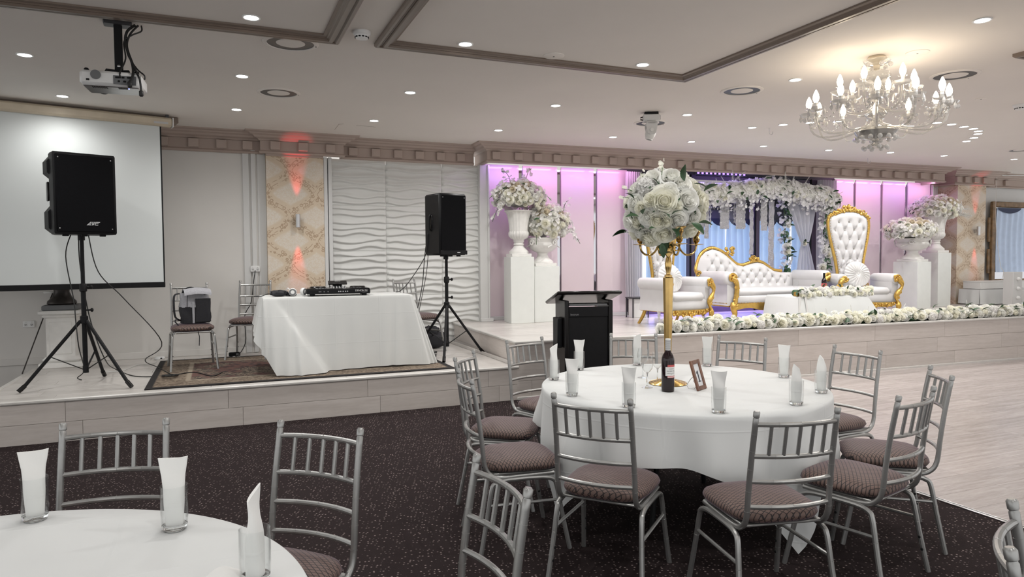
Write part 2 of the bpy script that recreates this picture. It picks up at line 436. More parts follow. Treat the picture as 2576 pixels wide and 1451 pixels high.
def m_wallpaper():
    t = NT('damask_wallpaper'); co = t.sep(t.coord('Object'))
    u = t.math('DIVIDE', t.math('ADD', co[0], co[1]), .62); w = t.math('DIVIDE', co[2], .60)
    def line(k):
        s_ = t.math('ADD', u, w) if k else t.math('SUBTRACT', u, w)
        wv = t.math('MULTIPLY', t.math('SINE', t.math('MULTIPLY', t.math('SUBTRACT', u, w) if k else t.math('ADD', u, w), 2*PI)), .05)
        return t.math('ABSOLUTE', t.math('SUBTRACT', t.math('FRACT', t.math('ADD', t.math('ADD', s_, wv), .5)), .5))
    d = t.math('MINIMUM', line(0), line(1))
    band = t.mrange(d, .10, .13, 1, 0)
    vv = t.comb(t.math('ADD', co[0], co[1]), co[2], 0.)
    vd = t.vor(vv, 20, .6)
    ring = t.mrange(t.math('ABSOLUTE', t.math('SUBTRACT', vd, .36)), .07, .11, 1, 0)
    dotc = t.mrange(vd, .08, .13, 1, 0)
    scroll = t.math('MAXIMUM', t.math('MULTIPLY', band, t.math('MAXIMUM', ring, dotc)), t.math('MULTIPLY', t.mrange(t.math('ABSOLUTE', t.math('SUBTRACT', d, .05)), .006, .014, 1, 0), t.mrange(t.noise(vv, 16, 1), .42, .5)))
    med = t.mrange(d, .17, .23, 0, 1)
    lace = t.mrange(t.noise(vv, 46, 2, .5, 1.5), .46, .54)
    medal = t.math('MULTIPLY', med, t.math('MULTIPLY_ADD', lace, .5, .45))
    c = t.mix(medal, (.66,.545,.41), (.72,.66,.58))
    c = t.mix(t.math('MULTIPLY', scroll, .8), c, (.40,.275,.175))
    t.base(c); t.p.inputs['Roughness'].default_value = .5; return t.m
M['wallpaper'] = m_wallpaper()
def m_panel():
    t = NT('backpainted_glass'); t.base((.80,.69,.72)); t.p.inputs['Roughness'].default_value = .5
    t.p.inputs['Coat Weight'].default_value = .6; t.p.inputs['Coat Roughness'].default_value = .03; return t.m
M['panel'] = m_panel()
M['mirror'] = simple('mirror', (.62,.62,.65), .04, 1., var=.01)
def m_cloth(name, c, crease=.5):
    t = NT(name); co = t.coord('Object'); n1 = t.noise(co, 2.2, 3, .5, .4); wv = t.noise(co, 9, 3)
    t.base(t.mix(t.mrange(n1, .3, .7), tuple(x*.97 for x in c), c)); t.p.inputs['Roughness'].default_value = .8
    t.p.inputs['Sheen Weight'].default_value = .15; t.p.inputs['Specular IOR Level'].default_value = .25
    s_ = t.sep(co)
    ln = [t.mrange(t.math('ABSOLUTE', t.math('SUBTRACT', t.math('FRACT', t.math('ADD', t.math('DIVIDE', s_[k], p_), o_)), .5)), .0, .02, 1., 0.) for k, p_, o_ in ((0, .47, .1), (1, .47, .3), (2, .30, .25))]
    cr_ = t.math('MAXIMUM', ln[0], t.math('MAXIMUM', ln[1], ln[2]))
    t.bump(t.math('ADD', t.math('ADD', n1, t.math('MULTIPLY', wv, .3)), t.math('MULTIPLY', cr_, .35)), .30*crease, .02); return t.m
M['cloth'] = m_cloth('white_tablecloth', (.735,.75,.745))
M['clothdim'] = m_cloth('dimmed_tablecloth', (.68,.69,.675))  # same white cloth, darkened for the dimmer light at the back
M['napkin'] = m_cloth('white_napkin', (.87,.87,.85))
def m_translucent(name, c, f=.5):
    t = NT(name); t.base(c); t.p.inputs['Roughness'].default_value = .8
    tr = t.new('ShaderNodeBsdfTranslucent'); tr.inputs[0].default_value = (*c, 1)
    mx = t.new('ShaderNodeMixShader'); mx.inputs[0].default_value = f; t.l(t.p.outputs[0], mx.inputs[1]); t.l(tr.outputs[0], mx.inputs[2]); t.l(mx.outputs[0], t.out.inputs[0]); return t.m
M['bluecurtain'] = m_translucent('blue_sheer', (.46,.58,.76), .5)
M['bluecloth'] = simple('pale_blue_cloth', (.58,.70,.90), .8, var=.05)
M['wavewhite'] = simple('wave_panel_paint', (.70,.705,.685), .5, var=.015)
M['tulle'] = m_translucent('white_tulle', (.74,.73,.76), .35)
def m_petal(name, a, b):
    t = NT(name); co = t.coord('Object'); ln = t.new('ShaderNodeVectorMath', operation='LENGTH'); t.l(co, ln.inputs[0])
    t.base(t.mix(t.mrange(ln.outputs['Value'], .05, .42), b, a)); t.p.inputs['Roughness'].default_value = .55
    tr = t.new('ShaderNodeBsdfTranslucent'); tr.inputs[0].default_value = (*a, 1)
    mx = t.new('ShaderNodeMixShader'); mx.inputs[0].default_value = .36; t.l(t.p.outputs[0], mx.inputs[1]); t.l(tr.outputs[0], mx.inputs[2]); t.l(mx.outputs[0], t.out.inputs[0]); return t.m
M['rose'] = m_petal('ivory_rose', (.97,.965,.89), (.95,.92,.76))
M['rosewhite'] = m_petal('white_rose', (.97,.97,.94), (.95,.94,.87))
M['rosecream'] = m_petal('cream_rose', (.86,.81,.69), (.80,.70,.50))
M['blossom'] = m_petal('white_blossom', (.88,.87,.85), (.86,.85,.82))
M['mossy'] = simple('pale_moss', (.62,.62,.57), .8, var=.2, scale=20)
def m_seat():
    t = NT('seat_fabric'); co = t.coord('Object'); s_ = t.sep(co)
    a = t.math('MULTIPLY', t.math('ADD', s_[0], t.math('MULTIPLY', s_[1], .62)), 50.); b = t.math('MULTIPLY', t.math('SUBTRACT', s_[0], t.math('MULTIPLY', s_[1], .62)), 50.)
    f1 = t.math('ABSOLUTE', t.math('SUBTRACT', t.math('FRACT', t.math('ADD', a, t.math('MULTIPLY', s_[2], 12.))), .5)); f2 = t.math('ABSOLUTE', t.math('SUBTRACT', t.math('FRACT', t.math('SUBTRACT', b, t.math('MULTIPLY', s_[2], 12.))), .5))
    ln = t.mrange(t.math('MINIMUM', f1, f2), .07, .12, 1, 0)
    t.base(t.mix(ln, (.150,.096,.080), (.014,.008,.008))); t.p.inputs['Roughness'].default_value = .6
    t.p.inputs['Sheen Weight'].default_value = .40; t.p.inputs['Sheen Tint'].default_value = (.50,.42,.55,1); t.p.inputs['Sheen Roughness'].default_value = .35
    return t.m
M['seat'] = m_seat()
def m_rug():
    t = NT('persian_rug'); co = t.coord('Object'); s_ = t.sep(co)
    ax = t.math('SUBTRACT', 1.485, t.math('ABSOLUTE', s_[0])); ay = t.math('SUBTRACT', .98, t.math('ABSOLUTE', s_[1])); d = t.math('MINIMUM', ax, ay)
    n1 = t.vor(co, 15, .9); n2 = t.noise(co, 14, 4, .6, 2.5); n3 = t.noise(co, 3.2, 2, .5, .6)
    field = t.mix(t.mrange(n2, .45, .55), (.035,.025,.022), (.20,.155,.115))
    field = t.mix(t.mrange(n3, .45, .55), field, t.mix(t.mrange(n1, .2, .5), (.025,.022,.025), (.12,.06,.05)))
    border = t.mix(t.mrange(n2, .42, .58), (.24,.19,.14), (.10,.07,.05))
    line = t.mrange(t.math('ABSOLUTE', t.math('SUBTRACT', d, .35)), .015, .03, 1, 0)
    c = t.mix(t.mrange(d, .33, .37), border, field); c = t.mix(line, c, (.30,.25,.19)); c = t.mix(t.mrange(d, .055, .07, 1, 0), c, (.012,.010,.010))
    t.base(c); t.p.inputs['Roughness'].default_value = .95; return t.m
M['rug'] = m_rug()
def m_foil():
    t = NT('silver_foil'); co = t.coord('Object'); t.base((.86,.86,.88)); t.p.inputs['Metallic'].default_value = .7; t.p.inputs['Roughness'].default_value = .25
    t.bump(t.noise(co, 60, 3, .6, 1.), 1.0, .05); return t.m
M['foil'] = m_foil()
# ------------------------------------------------------------------ room shell
def planks(parent, M4, Lu, Lv, plen, pw, th, mat, z, gap=.0025, seed=1, chamfer=.0015, name='plank'):
    # boards of length plen along local x and width pw along local y, covering 0..Lu x 0..Lv
    rnd = random.Random(seed); rows = max(1, round(Lv/pw)); w = Lv/rows; cache = {}
    for r_ in range(rows):
        x = -rnd.random()*plen*.9
        while x < Lu-1e-6:
            a, b = max(0, x), min(Lu, x+plen); x += plen
            if b-a < .04: continue
            k = round(b-a, 3)
            if k not in cache: cache[k] = MB().box((0,0,0), (b-a-gap, w-gap, th), b=chamfer).mesh(name, mat, 0)
            o = link(name, cache[k], parent)
            o.matrix_local = M4 @ Matrix.Translation((( a+b)/2, (r_+.5)*w, z))

floor = struct(MB().box((-1.4, 3.0, -.05), (11.2, 13.2, .1)).build('floor', M['carpet']))
dance = struct(MB().box((10.2, 2.4, -.053), (12.0, 9.9, .1)).build('floor_dance', M['moulding']))
planks(dance, Matrix.Translation((4.215, -.6, 0)), 8.4, 7.45, 1.38, .24, .012, M['dance'], .001, seed=3, gap=.0012)
tr = MB(); tr.box((4.2, 2.6, .004), (.035, 9.2, .010), b=.003); tr.box((4.203, 2.6, .010), (.008, 9.2, .006), b=.002)
struct(tr.build('trim_1', M['steel']))

# low platform
plat = struct(MB().box((.56, 8.26, .178), (4.86, 2.5, .356)).build('floor_platform', M['moulding']))
planks(plat, Matrix.Translation((-1.88, 6.99, 0)), 4.88, 2.46, 1.25, .205, .014, M['deck'], ZP-.007, seed=5)
planks(plat, Matrix.Translation((-1.88, 6.985, 0)) @ Matrix.Rotation(PI/2, 4, 'X'), 4.90, .345, 1.30, .172, .012, M['fascia'], .006, seed=11)
planks(plat, Matrix.Translation((-1.88, 9.4, 0)) @ Matrix.Rotation(-PI/2, 4, 'Z') @ Matrix.Rotation(PI/2, 4, 'X'), 2.4, .345, 1.2, .172, .012, M['fascia'], .006, seed=12)
nz = MB()
prof = [(0, ZP-.028), (.014, ZP-.028), (.022, ZP-.018), (.022, ZP-.004), (.014, ZP+.004), (-.03, ZP+.004), (-.03, ZP-.002), (0, ZP-.002)]
nz.sweep([(-1.885, 9.4), (-1.885, 6.98), (3.02, 6.98)], prof)
struct(nz.build('trim_2', M['nosing']))

# main stage
SL = 10.6
def SMB():
    m = MB(); m.M = STAGE_M; return m
stg = struct(SMB().box((SL/2, 1.48, .312), (SL, 2.94, .624)).build('floor_stage', M['moulding']))
planks(stg, STAGE_M @ Matrix.Translation((.0, .01, 0)), SL, 2.72, 1.25, .205, .014, M['deck'], ZS-.007, seed=21)
planks(stg, STAGE_M @ Matrix.Translation((0, .005, 0)) @ Matrix.Rotation(PI/2, 4, 'X'), SL, .618, 1.30, .206, .012, M['fascia'], .006, seed=22)
planks(stg, STAGE_M @ Matrix.Translation((0, 2.8, 0)) @ Matrix.Rotation(-PI/2, 4, 'Z') @ Matrix.Rotation(PI/2, 4, 'X'), 2.8, .618, 1.2, .206, .012, M['fascia'], .006, seed=23)
nz = SMB()
prof = [(0, ZS-.028), (.014, ZS-.028), (.022, ZS-.018), (.022, ZS-.004), (.014, ZS+.004), (-.03, ZS+.004), (-.03, ZS-.002), (0, ZS-.002)]
nz.sweep([(-.008, 2.7), (-.008, -.01), (SL, -.01)], prof); struct(nz.build('trim_3', M['nosing']))
q = SMB(); q.box((SL/2, -.022, .018), (SL, .022, .036), b=.006); struct(q.build('baseboard_stage', M['nosing']))
q = MB(); q.box((2.985, 8.2, ZP+.02), (.014, 2.4, .04), b=.003); struct(q.build('baseboard_step', M['deck']))

# ceiling with shallow framed mouldings
ceil = struct(MB().box((5.5, 4.2, CEIL+.05), (24, 15, .1)).build('ceiling', M['ceiling']))
mprof = [(0, CEIL+.002), (0, CEIL-.022), (.012, CEIL-.034), (.03, CEIL-.034), (.042, CEIL-.024), (.05, CEIL-.024), (.058, CEIL-.040), (.085, CEIL-.040), (.095, CEIL-.026), (.105, CEIL-.026), (.112, CEIL-.018), (.13, CEIL-.012), (.13, CEIL+.002)]
def frame(name, x0, x1, y0, y1):
    m = MB(); m.sweep([(x0, y0), (x1, y0), (x1, y1), (x0, y1)], [(-o, z) for o, z in mprof], closed=True)
    struct(m.build(name, M['moulding'], smooth=30, fix=True))
frame('trim_4', -5.0, .86, .8, 5.273)
frame('trim_5', 1.11, 3.925, .8, 5.236)
frame('trim_6', 5.885, 9.6, -1.0, 3.624)

# back wall, left part
XA = wy(670, 500, 9.40).x; XB = wy(815, 500, 9.35).x; XC = wy(832, 500, 9.5).x
wl = struct(MB().box((-2.6, 9.50, 1.58), (7.0, .1, 3.16)).build('wall_back', M['wall']))
st = MB()
for x0, x1, d in ((wy(611,500,9.45).x, wy(627,500,9.45).x, .026), (wy(632,500,9.45).x, wy(644,500,9.45).x, .035), (wy(648,500,9.45).x, XA, .012)):
    st.box(((x0+x1)/2, 9.45-d/2, 1.66), (x1-x0, d, 2.56), b=.004)
st.build('batten', M['walllight'], wl)
pil = struct(MB().box(((XA+XB)/2, 9.45, 1.66), (XB-XA, .2, 2.56)).build('wall_pilaster', M['wallpaper']))
q = MB(); q.box(((XA+XB)/2, 9.345, 2.885), (XB-XA, .02, .03), b=.005); q.build('picture_rail', M['cornice'], pil)
q = MB(); xm = (XB+XC)/2
q.box((lerp(XB, XC, .22), 9.42, 1.63), ((XC-XB)*.42, .16, 2.52), b=.006); q.box((lerp(XB, XC, .76), 9.43, 1.63), ((XC-XB)*.44, .16, 2.52), b=.006)
struct(q.build('trim_7', M['walllight']))
# relief wave panels
wv = struct(MB().box(((XC+3.56)/2, 9.575, 1.60), (3.56-XC, .1, 2.5)).build('wall_wave', M['walllight']))
def wave_tile(w, h, seed, nu=34, nv=150):
    rnd = random.Random(seed); N = 7; rows = []
    for k in range(N):
        rows.append((rnd.uniform(-.25, .25), rnd.uniform(.12, .34)*(1 if k % 2 else -1), rnd.uniform(.8, 1.25), rnd.uniform(0, 1)))
    def fn(u, v):
        yv = v*N; H = 0
        for k in range(-1, N+1):
            o, a, f, p = rows[k % N]
            c = k+.5+o*.6+a*math.sin(2*PI*(u*f+p))*min(1, 6*u*(1-u)+.25)
            d = yv-c
            H = max(H, math.exp(-(d/.16)**2) if d < 0 else math.exp(-(d/.42)**2))
        e = min(u*w, (1-u)*w, .012)/.012; e2 = min(v*h, (1-v)*h, .006)/.006
        return ((u-.5)*w, -(.004+.028*H)*e*(.35+.65*e2), (v-.5)*h)
    return MB().grid(fn, nu, nv).mesh('wave_panel', M['wavewhite'], 60)
zw0, zw1 = .44, 2.90
cols = [XC, wy(973, 600, 9.5).x, wy(1113, 600, 9.5).x, 3.56]
tiles = [wave_tile(.64, .62, 5), wave_tile(.64, .62, 9)]
nrow = 4; hh = (zw1-zw0)/nrow
for i in range(3):
    for j in range(nrow):
        w = cols[i+1]-cols[i]; o = link('wave_panel', tiles[(i+j) % 2], wv)
        o.location = ((cols[i]+cols[i+1])/2, 9.523, zw0+hh*(j+.5)); o.scale = ((w-.003)/.64, 1, (hh-.001)/.62)
q = MB(); q.box(((XC+3.5)/2, 9.49, .41), (3.5-XC, .05, .07), b=.006); struct(q.build('baseboard_wave', M['walllight']))
q = MB(); q.box((-2.5, 9.44, .415), (6.0, .02, .08), b=.004); struct(q.build('baseboard_back', M['wall']))

# cornice with blocks
cprof = [(0, 2.895), (.035, 2.895), (.047, 2.908), (.047, 2.918), (.036, 2.93), (.03, 2.936), (.03, 3.052), (.048, 3.058), (.06, 3.074), (.10, 3.088), (.118, 3.108), (.155, 3.120), (.165, 3.134), (.20, 3.140), (.212, 3.148), (.212, 3.161), (0, 3.161)]
PX0, PX1 = XA-.035, XC+.12
c1 = MB(); c1.sweep([(-6, 9.45), (PX0, 9.45), (PX0, 9.35), (PX1, 9.35), (PX1, 9.5), (3.42, 9.5)], cprof)
cor = struct(c1.build('cornice', M['cornice'], smooth=25, fix=True))
dent = MB().box((0, 0, 0), (.118, .05, .105), b=.006).mesh('dentil', M['cornice'], 0)
def dentil(px, py, y): p = wy(px, py, y); o = link('dentil', dent, cor); o.location = (p.x, y, 2.995); return o
for px in (408, 486, 556, 622): dentil(px, 345, 9.40)
for px in (692, 762, 831): dentil(px, 360, 9.30)
for px in (888, 945, 1001, 1055, 1108, 1159): dentil(px, 375, 9.45)
c2 = SMB(); FR = 2.19
c2.sweep([(.42, 2.75), (.42, FR), (9.15, FR), (9.15, 2.75), (9.74, 2.75), (9.74, 2.40), (10.74, 2.40), (10.74, 2.6), (16, 2.6)], cprof)
cor2 = struct(c2.build('cornice_stage', M['cornice'], smooth=25, fix=True))
q = SMB(); q.box((4.785, 2.25, 2.925), (8.68, .10, .02)); q.build('soffit', M['cornice'], cor2)
for px in (1248, 1304, 1353, 1401, 1449, 1497, 1541, 1587, 1629, 1712, 1753, 1793, 1833, 1872, 1909, 1946, 1983, 2018, 2051, 2087, 2122, 2156, 2190, 2223, 2255, 2287, 2320, 2351):
    s_, z_ = ws(px, 395+(px-1250)*.042, FR-.05); o = link('dentil', dent, cor2); o.matrix_local = STAGE_M @ Matrix.Translation((s_, FR-.05, 2.995))
for px in (2411, 2432, 2455, 2478, 2505, 2531, 2558):
    s_, z_ = ws(px, 450, 2.35); o = link('dentil', dent, cor2); o.matrix_local = STAGE_M @ Matrix.Translation((s_, 2.35 if s_ < 10.7 else 2.55, 2.995))

# stage back wall: glass panels with mirror strips, LED trough above
bw = struct(SMB().box((1.62, 2.74, 1.75), (2.5, .16, 2.3)).build('wall_stage', M['mirror']))
bw2 = struct(SMB().box((8.27, 2.74, 1.75), (2.32, .16, 2.3)).build('wall_stage_far', M['mirror']))
for a, b_ in ((.50, 1.035), (1.10, 1.66), (1.725, 2.278), (2.338, 2.86)):
    SMB().box(((a+b_)/2, 2.645, 1.82), (b_-a, .03, 2.24), b=.004).build('glass_panel', M['panel'], bw, 0)
for a, b_ in ((7.08, 7.508), (7.57, 8.155), (8.218, 8.763), (8.837, 9.405)):
    SMB().box(((a+b_)/2, 2.645, 1.82), (b_-a, .03, 2.24), b=.004).build('glass_panel', M['panel'], bw2, 0)
mir = SMB()
q = SMB(); q.box((1.67, 2.63, .672), (2.4, .05, .055), b=.006); q.box((8.25, 2.63, .672), (2.35, .05, .055), b=.006); struct(q.build('baseboard_stage_back', M['walllight']))
post = SMB(); post.box((.43, 2.60, 1.77), (.13, .30, 2.26), b=.008); post.box((.495, 2.56, 1.77), (.03, .26, 2.26), b=.006); post.box((.46, 2.58, .67), (.19, .32, .05), b=.005)
struct(post.build('trim_8', M['walllight']))
q = SMB(); q.box((9.42, 2.62, 1.78), (.02, .08, 2.25), b=.003); struct(q.build('trim_9', M['steel']))
q = SMB(); 
for k in range(34): q.box((.345, 2.64, .72+k*.065), (.010, .012, .035))
struct(q.build('trim_10', M['ledpink'])).__setitem__('kind', 'structure')
# far right walls
fw = struct(SMB().box((9.62, 2.86, 1.6), (.42, .1, 3.1)).build('wall_far', M['walllight']))
o = link('wave_panel', wave_tile(.34, 2.2, 15, 20, 200), fw); o.matrix_local = STAGE_M @ Matrix.Translation((9.6, 2.80, 1.78))
s0, _ = ws(2407, 600, 2.40); s1, _ = ws(2478, 600, 2.40)
q = MB().box((0, 0, 0), (s1-s0, .42, 2.3)).build('wall_pilaster_far', M['wallpaper']); q.matrix_world = STAGE_M @ Matrix.Translation(((s0+s1)/2, 2.61, ZS+1.13)); struct(q)
struct(SMB().box((s1+2.5, 2.70, 1.6), (5.0, .16, 3.1)).build('wall_right', M['walllight']))
q = SMB(); q.box((s1+2.5, 2.60, ZS+.04), (5.0, .02, .08)); struct(q.build('baseboard_right', M['walllight']))

# mirrors behind the arch: their reflection is built as an added recess with curtains
win = struct(bpy.data.objects.new('mirror_bay', None)); COL.objects.link(win)
for a, b_ in ((2.86, 2.96), (ws(1734,520,2.62)[0], ws(1749,520,2.62)[0]), (ws(1897,520,2.62)[0], ws(1911,520,2.62)[0]), (ws(2050,520,2.62)[0]-.12, ws(2056,520,2.62)[0])):
    SMB().box(((a+b_)/2, 2.66, 1.78), (b_-a, .10, 2.26), b=.006).build('mullion', M['mullion'], win)
    SMB().box((a+.012, 2.60, 1.78), (.024, .03, 2.26), b=.004).build('mullion_bead', M['black'], win)
SMB().box((4.98, 2.66, 2.84), (4.2, .1, .12), b=.006).build('head_rail', M['mullion'], win)
SMB().box((4.98, 2.66, .69), (4.2, .1, .10), b=.006).build('sill_rail', M['mullion'], win)
for a, b_ in ((2.97, 3.98), (4.13, 5.28), (5.43, 6.48)):
    SMB().box(((a+b_)/2, 2.68, 1.76), (b_-a, .008, 2.06)).build('mirror_pane', M['pane'], win, 0)
SMB().box((6.82, 2.70, 1.77), (.56, .06, 2.3)).build('side_panel', M['walllight'], win)
rec = SMB(); rec.box((2.84, 3.1, 1.7), (.04, .8, 2.5)); rec.box((7.12, 3.1, 1.7), (.04, .8, 2.5)); rec.box((4.98, 3.1, 2.95), (4.3, .8, .05)); rec.box((4.98, 3.1, .62), (4.3, .8, .04))
struct(rec.build('reflection_recess', M['greypelmet']))
pm = SMB(); zt = ws(1800, 556, 2.95)[1]
for k, (h, d) in enumerate(((.20, .05), (.07, .09), (.10, .06), (.05, .11), (.30, .07))):
    pm.box((4.98, 2.98-d/2, zt+.02+sum((.20,.07,.10,.05,.30)[:k])+h/2), (4.26, d, h), b=.006)
struct(pm.build('trim_11', M['greypelmet']))
struct(SMB().box((4.98, 3.35, 2.7), (4.26, .05, .6)).build('reflection_recess_head', M['greypelmet']))

q = MB(); q.tube([g(842,326,CEIL), g(853,312,CEIL), g(864,311.5,CEIL)], .0025, 4); q.build('hairline_crack', M['moulding'], ceil)
q = MB(); q.tube([g(896,315.5,CEIL), g(922,317,CEIL), g(945,319.5,CEIL)], .0018, 4); q.build('hairline_crack', M['moulding'], ceil)
# ------------------------------------------------------------------ ceiling fittings
def downlight_proto():
    root = thing('downlight', 'x', 'downlight')
    m = MB(); m.lathe([(.046, 0), (.058, 0), (.060, -.004), (.056, -.008), (.047, -.006), (.046, 0)], 24, caps=False); m.build('trim_ring', M['whitegloss'], root)
    m = MB(); m.lathe([(.0001, -.007), (.026, -.0065), (.046, -.003)], 20, caps=False); m.build('lens', M['lens'], root)
    return root
DL = [
 (632,43,'downlight inside the ceiling frame above the projector'), (62,137,'downlight at the ceiling edge beside the projector, over the screen'),
 (157,241,'downlight close in front of the projection screen case'), (609,191,'downlight between the two round air vents near the projector'),
 (595,275,'downlight in front of the cornice, past the second round vent'), (1171,110,'downlight inside the large ceiling frame near its corner by the smoke detector'),
 (1032,232,'downlight in mid ceiling, outside the frame corner'), (941,303,'downlight above the wave panel wall, beside the ceiling crack'),
 (1617,162,'downlight inside the large ceiling frame near its corner by the moving camera'), (1398,265,'downlight in mid ceiling, left of the ceiling camera'),
 (1254,327,'downlight above the outer corner of the stage cornice'), (1729,288,'downlight just beside the ceiling camera'),
 (1542,344,'downlight above the stage cornice, over the rose centrepiece side'), (1739,356,'downlight above the stage cornice, past the ceiling camera'),
 (1892,320,'downlight in the ceiling row before the chandelier'), (1970,313,'downlight in the ceiling row nearest before the chandelier'),
 (1921,367,'downlight above the stage cornice over the sofa back'), (2001,200,'downlight beside the chandelier and a round vent'),
 (2471,50,'large bright downlight in the near ceiling, beyond the chandelier'), (2085,377,'downlight over the stage cornice just below the chandelier start'),
 (2240,383,'downlight over the stage cornice below the chandelier end'), (2375,391,'downlight over the end of the stage cornice'),
 (2551,400,'downlight above the far wallpaper pilaster'), (2038,308,'downlight seen behind the chandelier rim, first of two'),
 (2107,305,'downlight seen behind the chandelier arms, second of two'),
 (2357,308,'first downlight of the far ceiling curve, touching the chandelier'), (2394,312,'second downlight of the far ceiling curve'),
 (2425,318,'third downlight of the far ceiling curve'), (2448.5,323,'fourth downlight of the far ceiling curve'), (2461,329,'fifth downlight of the far ceiling curve'),
 (2460,336,'sixth downlight of the far ceiling curve'), (2450,346,'seventh downlight of the far ceiling curve'), (2432,354.5,'last downlight of the far ceiling curve')]
dl0 = downlight_proto(); first = True
def add_downlight(x, y, label, watts, color=(1, .985, .96), group='recessed ceiling downlights'):
    global first
    o = dl0 if first else dup(dl0); first = False
    o.location = (x, y, CEIL); o['label'] = label; o['group'] = group
    if watts: spot_light('downlight_beam', (x, y, CEIL-.03), (0, 0, -1), watts, color)
for i, (px, py, lb) in enumerate(DL):
    p = g(px, py, CEIL); far = i >= 23
    add_downlight(p.x, p.y, 'small round '+lb, SPOT_W*(.45 if far else .55 if i == 2 else 1.0))
OFF = [(-1.6,3.0),(0.2,3.0),(-1.6,1.2),(0.3,1.2),(2.0,1.3),(3.9,1.4),(2.2,2.9),(6.3,1.5),(8.6,2.4),(8.2,.4),(-3.4,4.6),(0.4,-.8),(3.0,-.8),(5.6,-.6)]
for x, y in OFF: add_downlight(x, y, 'small round recessed ceiling downlight over the near tables', SPOT_W*(.55 if x < .5 and -.5 < y < 3.5 else 1.), group='downlights over the near tables')

def vent(name, px, py, r, label):
    p = g(px, py, CEIL); t = thing(name, label, 'air vent', p)
    m = MB(); m.lathe([(r*.84, -.003), (r*.85, -.010), (r*.97, -.008), (r, -.003), (r, .001)], 40, caps=False); m.build('outer_ring', M['ceiling'], t)
    m = MB(); m.lathe([(.0001, -.0015), (r*.86, -.0025)], 40, caps=False); m.build('throat', M['darkgrey'], t)
    m = MB(); m.lathe([(.0001, -.007), (r*.4, -.0065), (r*.50, -.005), (r*.52, -.003), (r*.50, -.002)], 40, caps=False); m.build('centre_disc', M['ceiling'], t)
    q = MB(); 
    q.sph((r*.91, 0, -.009), (.007,.007,.003), 8, 5); q.build('screw', M['darkgrey'], t); return t
vent('ceiling_vent', 731, 108, .20, 'large round ceiling air vent touching the frame corner near the smoke detector')
vent('ceiling_vent', 701, 233, .20, 'round ceiling air vent between downlights in front of the pilaster')
vent('ceiling_vent', 1866, 228, .20, 'round ceiling air vent outside the large frame corner, before the chandelier')
vent('ceiling_vent', 2402, 189, .20, 'round ceiling air vent beyond the chandelier')
vent('ceiling_vent', 1636, 309, .20, 'round ceiling air vent behind the hanging ceiling camera')
vent('ceiling_vent', 2566, 377, .17, 'dark round ceiling air vent at the far edge of the picture')
def disc(name, px, py, r, label, mat='ceiling'):
    p = g(px, py, CEIL); t = thing(name, label, 'cover plate', p)
    m = MB(); m.lathe([(.0001, -.008), (r*.9, -.008), (r, -.004), (r, .001)], 32, caps=False); m.build('plate', M[mat], t)
    m = MB(); m.sph((0, 0, -.008), (.008, .008, .003), 8, 5); m.build('screw', M['darkgrey'], t)
disc('cover_plate', 1393, 140, .085, 'flat round ceiling cover plate inside the large frame')
disc('cover_plate', 2308, 132, .085, 'flat round ceiling cover plate next to the chandelier rose')
disc('cover_plate', 2468, 248, .05, 'small flat round ceiling cover beyond the chandelier')
def smoke(px, py, label):
    p = g(px, py, CEIL); t = thing('smoke_detector', label, 'smoke detector', p)
    m = MB(); m.lathe([(.065, 0), (.065, -.012), (.058, -.022), (.050, -.028)], 30, caps=False); m.build('base_ring', M['whitegloss'], t)
    m = MB(); m.lathe([(.050, -.028), (.048, -.034), (.042, -.050), (.030, -.055), (.0001, -.056)], 30, caps=False); m.build('sensor_head', M['whitegloss'], t)
    q = MB()
    for k in range(12):
        a = 2*PI*k/12; q.box((.0465*math.cos(a), .0465*math.sin(a), -.041), (.005, .015, .008), rz=a)
    q.build('vent_slots', M['black'], t)
smoke(910, 80, 'white round smoke detector between the two ceiling frames')
smoke(2566, 263, 'white round smoke detector at the far edge, beyond the chandelier')
# hairline ceiling crack and hooks
def hook(px, py, label):
    p = g(px, py, CEIL); t = MB(); t.tube([(0,0,.0),(0,0,-.05)]+[(.03-.03*math.cos(a), 0, -.05-.03*math.sin(a)) for a in [k*PI/8 for k in range(1, 9)]]+[(.06,0,-.04)], .004, 6)
    o = t.build('ceiling_hook', M['steel']); o.location = p; tag(o, label, 'hook')
hook(2183, 398, 'thin wire hook hanging from the ceiling over the throne chair')
hook(1935, 322, 'thin wire hook hanging from the ceiling before the chandelier')
# hanging cord by the far pilaster
p = g(2508, 436, CEIL-.02); q = MB(); q.tube(spline([p+Vector((-.25,0,.015)), p+Vector((-.12,.02,.01)), p+Vector((0,0,0)), p+Vector((.25,.02,-.03)), p+Vector((.55,0,-.015)), p+Vector((.9,0,-.0))], 5), .007, 6)
tag(q.build('looped_cord', M['whitecable']), 'white cord looped along the ceiling by the far pilaster', 'cord')
pb = S(10.62, 2.05, ZS+.06); q = MB(); q.tube(spline([p+Vector((0,0,-.01)), Vector((p.x+.0, p.y, 2.2)), Vector((lerp(p.x,pb.x,.6), lerp(p.y,pb.y,.6), 1.4)), pb+Vector((0,0,.55)), pb+Vector((-.08,0,.3))], 6), .004, 5)
tag(q.build('hanging_cord', M['whitecable']), 'thin white cord dropping from the ceiling in front of the framed mirror', 'cord')

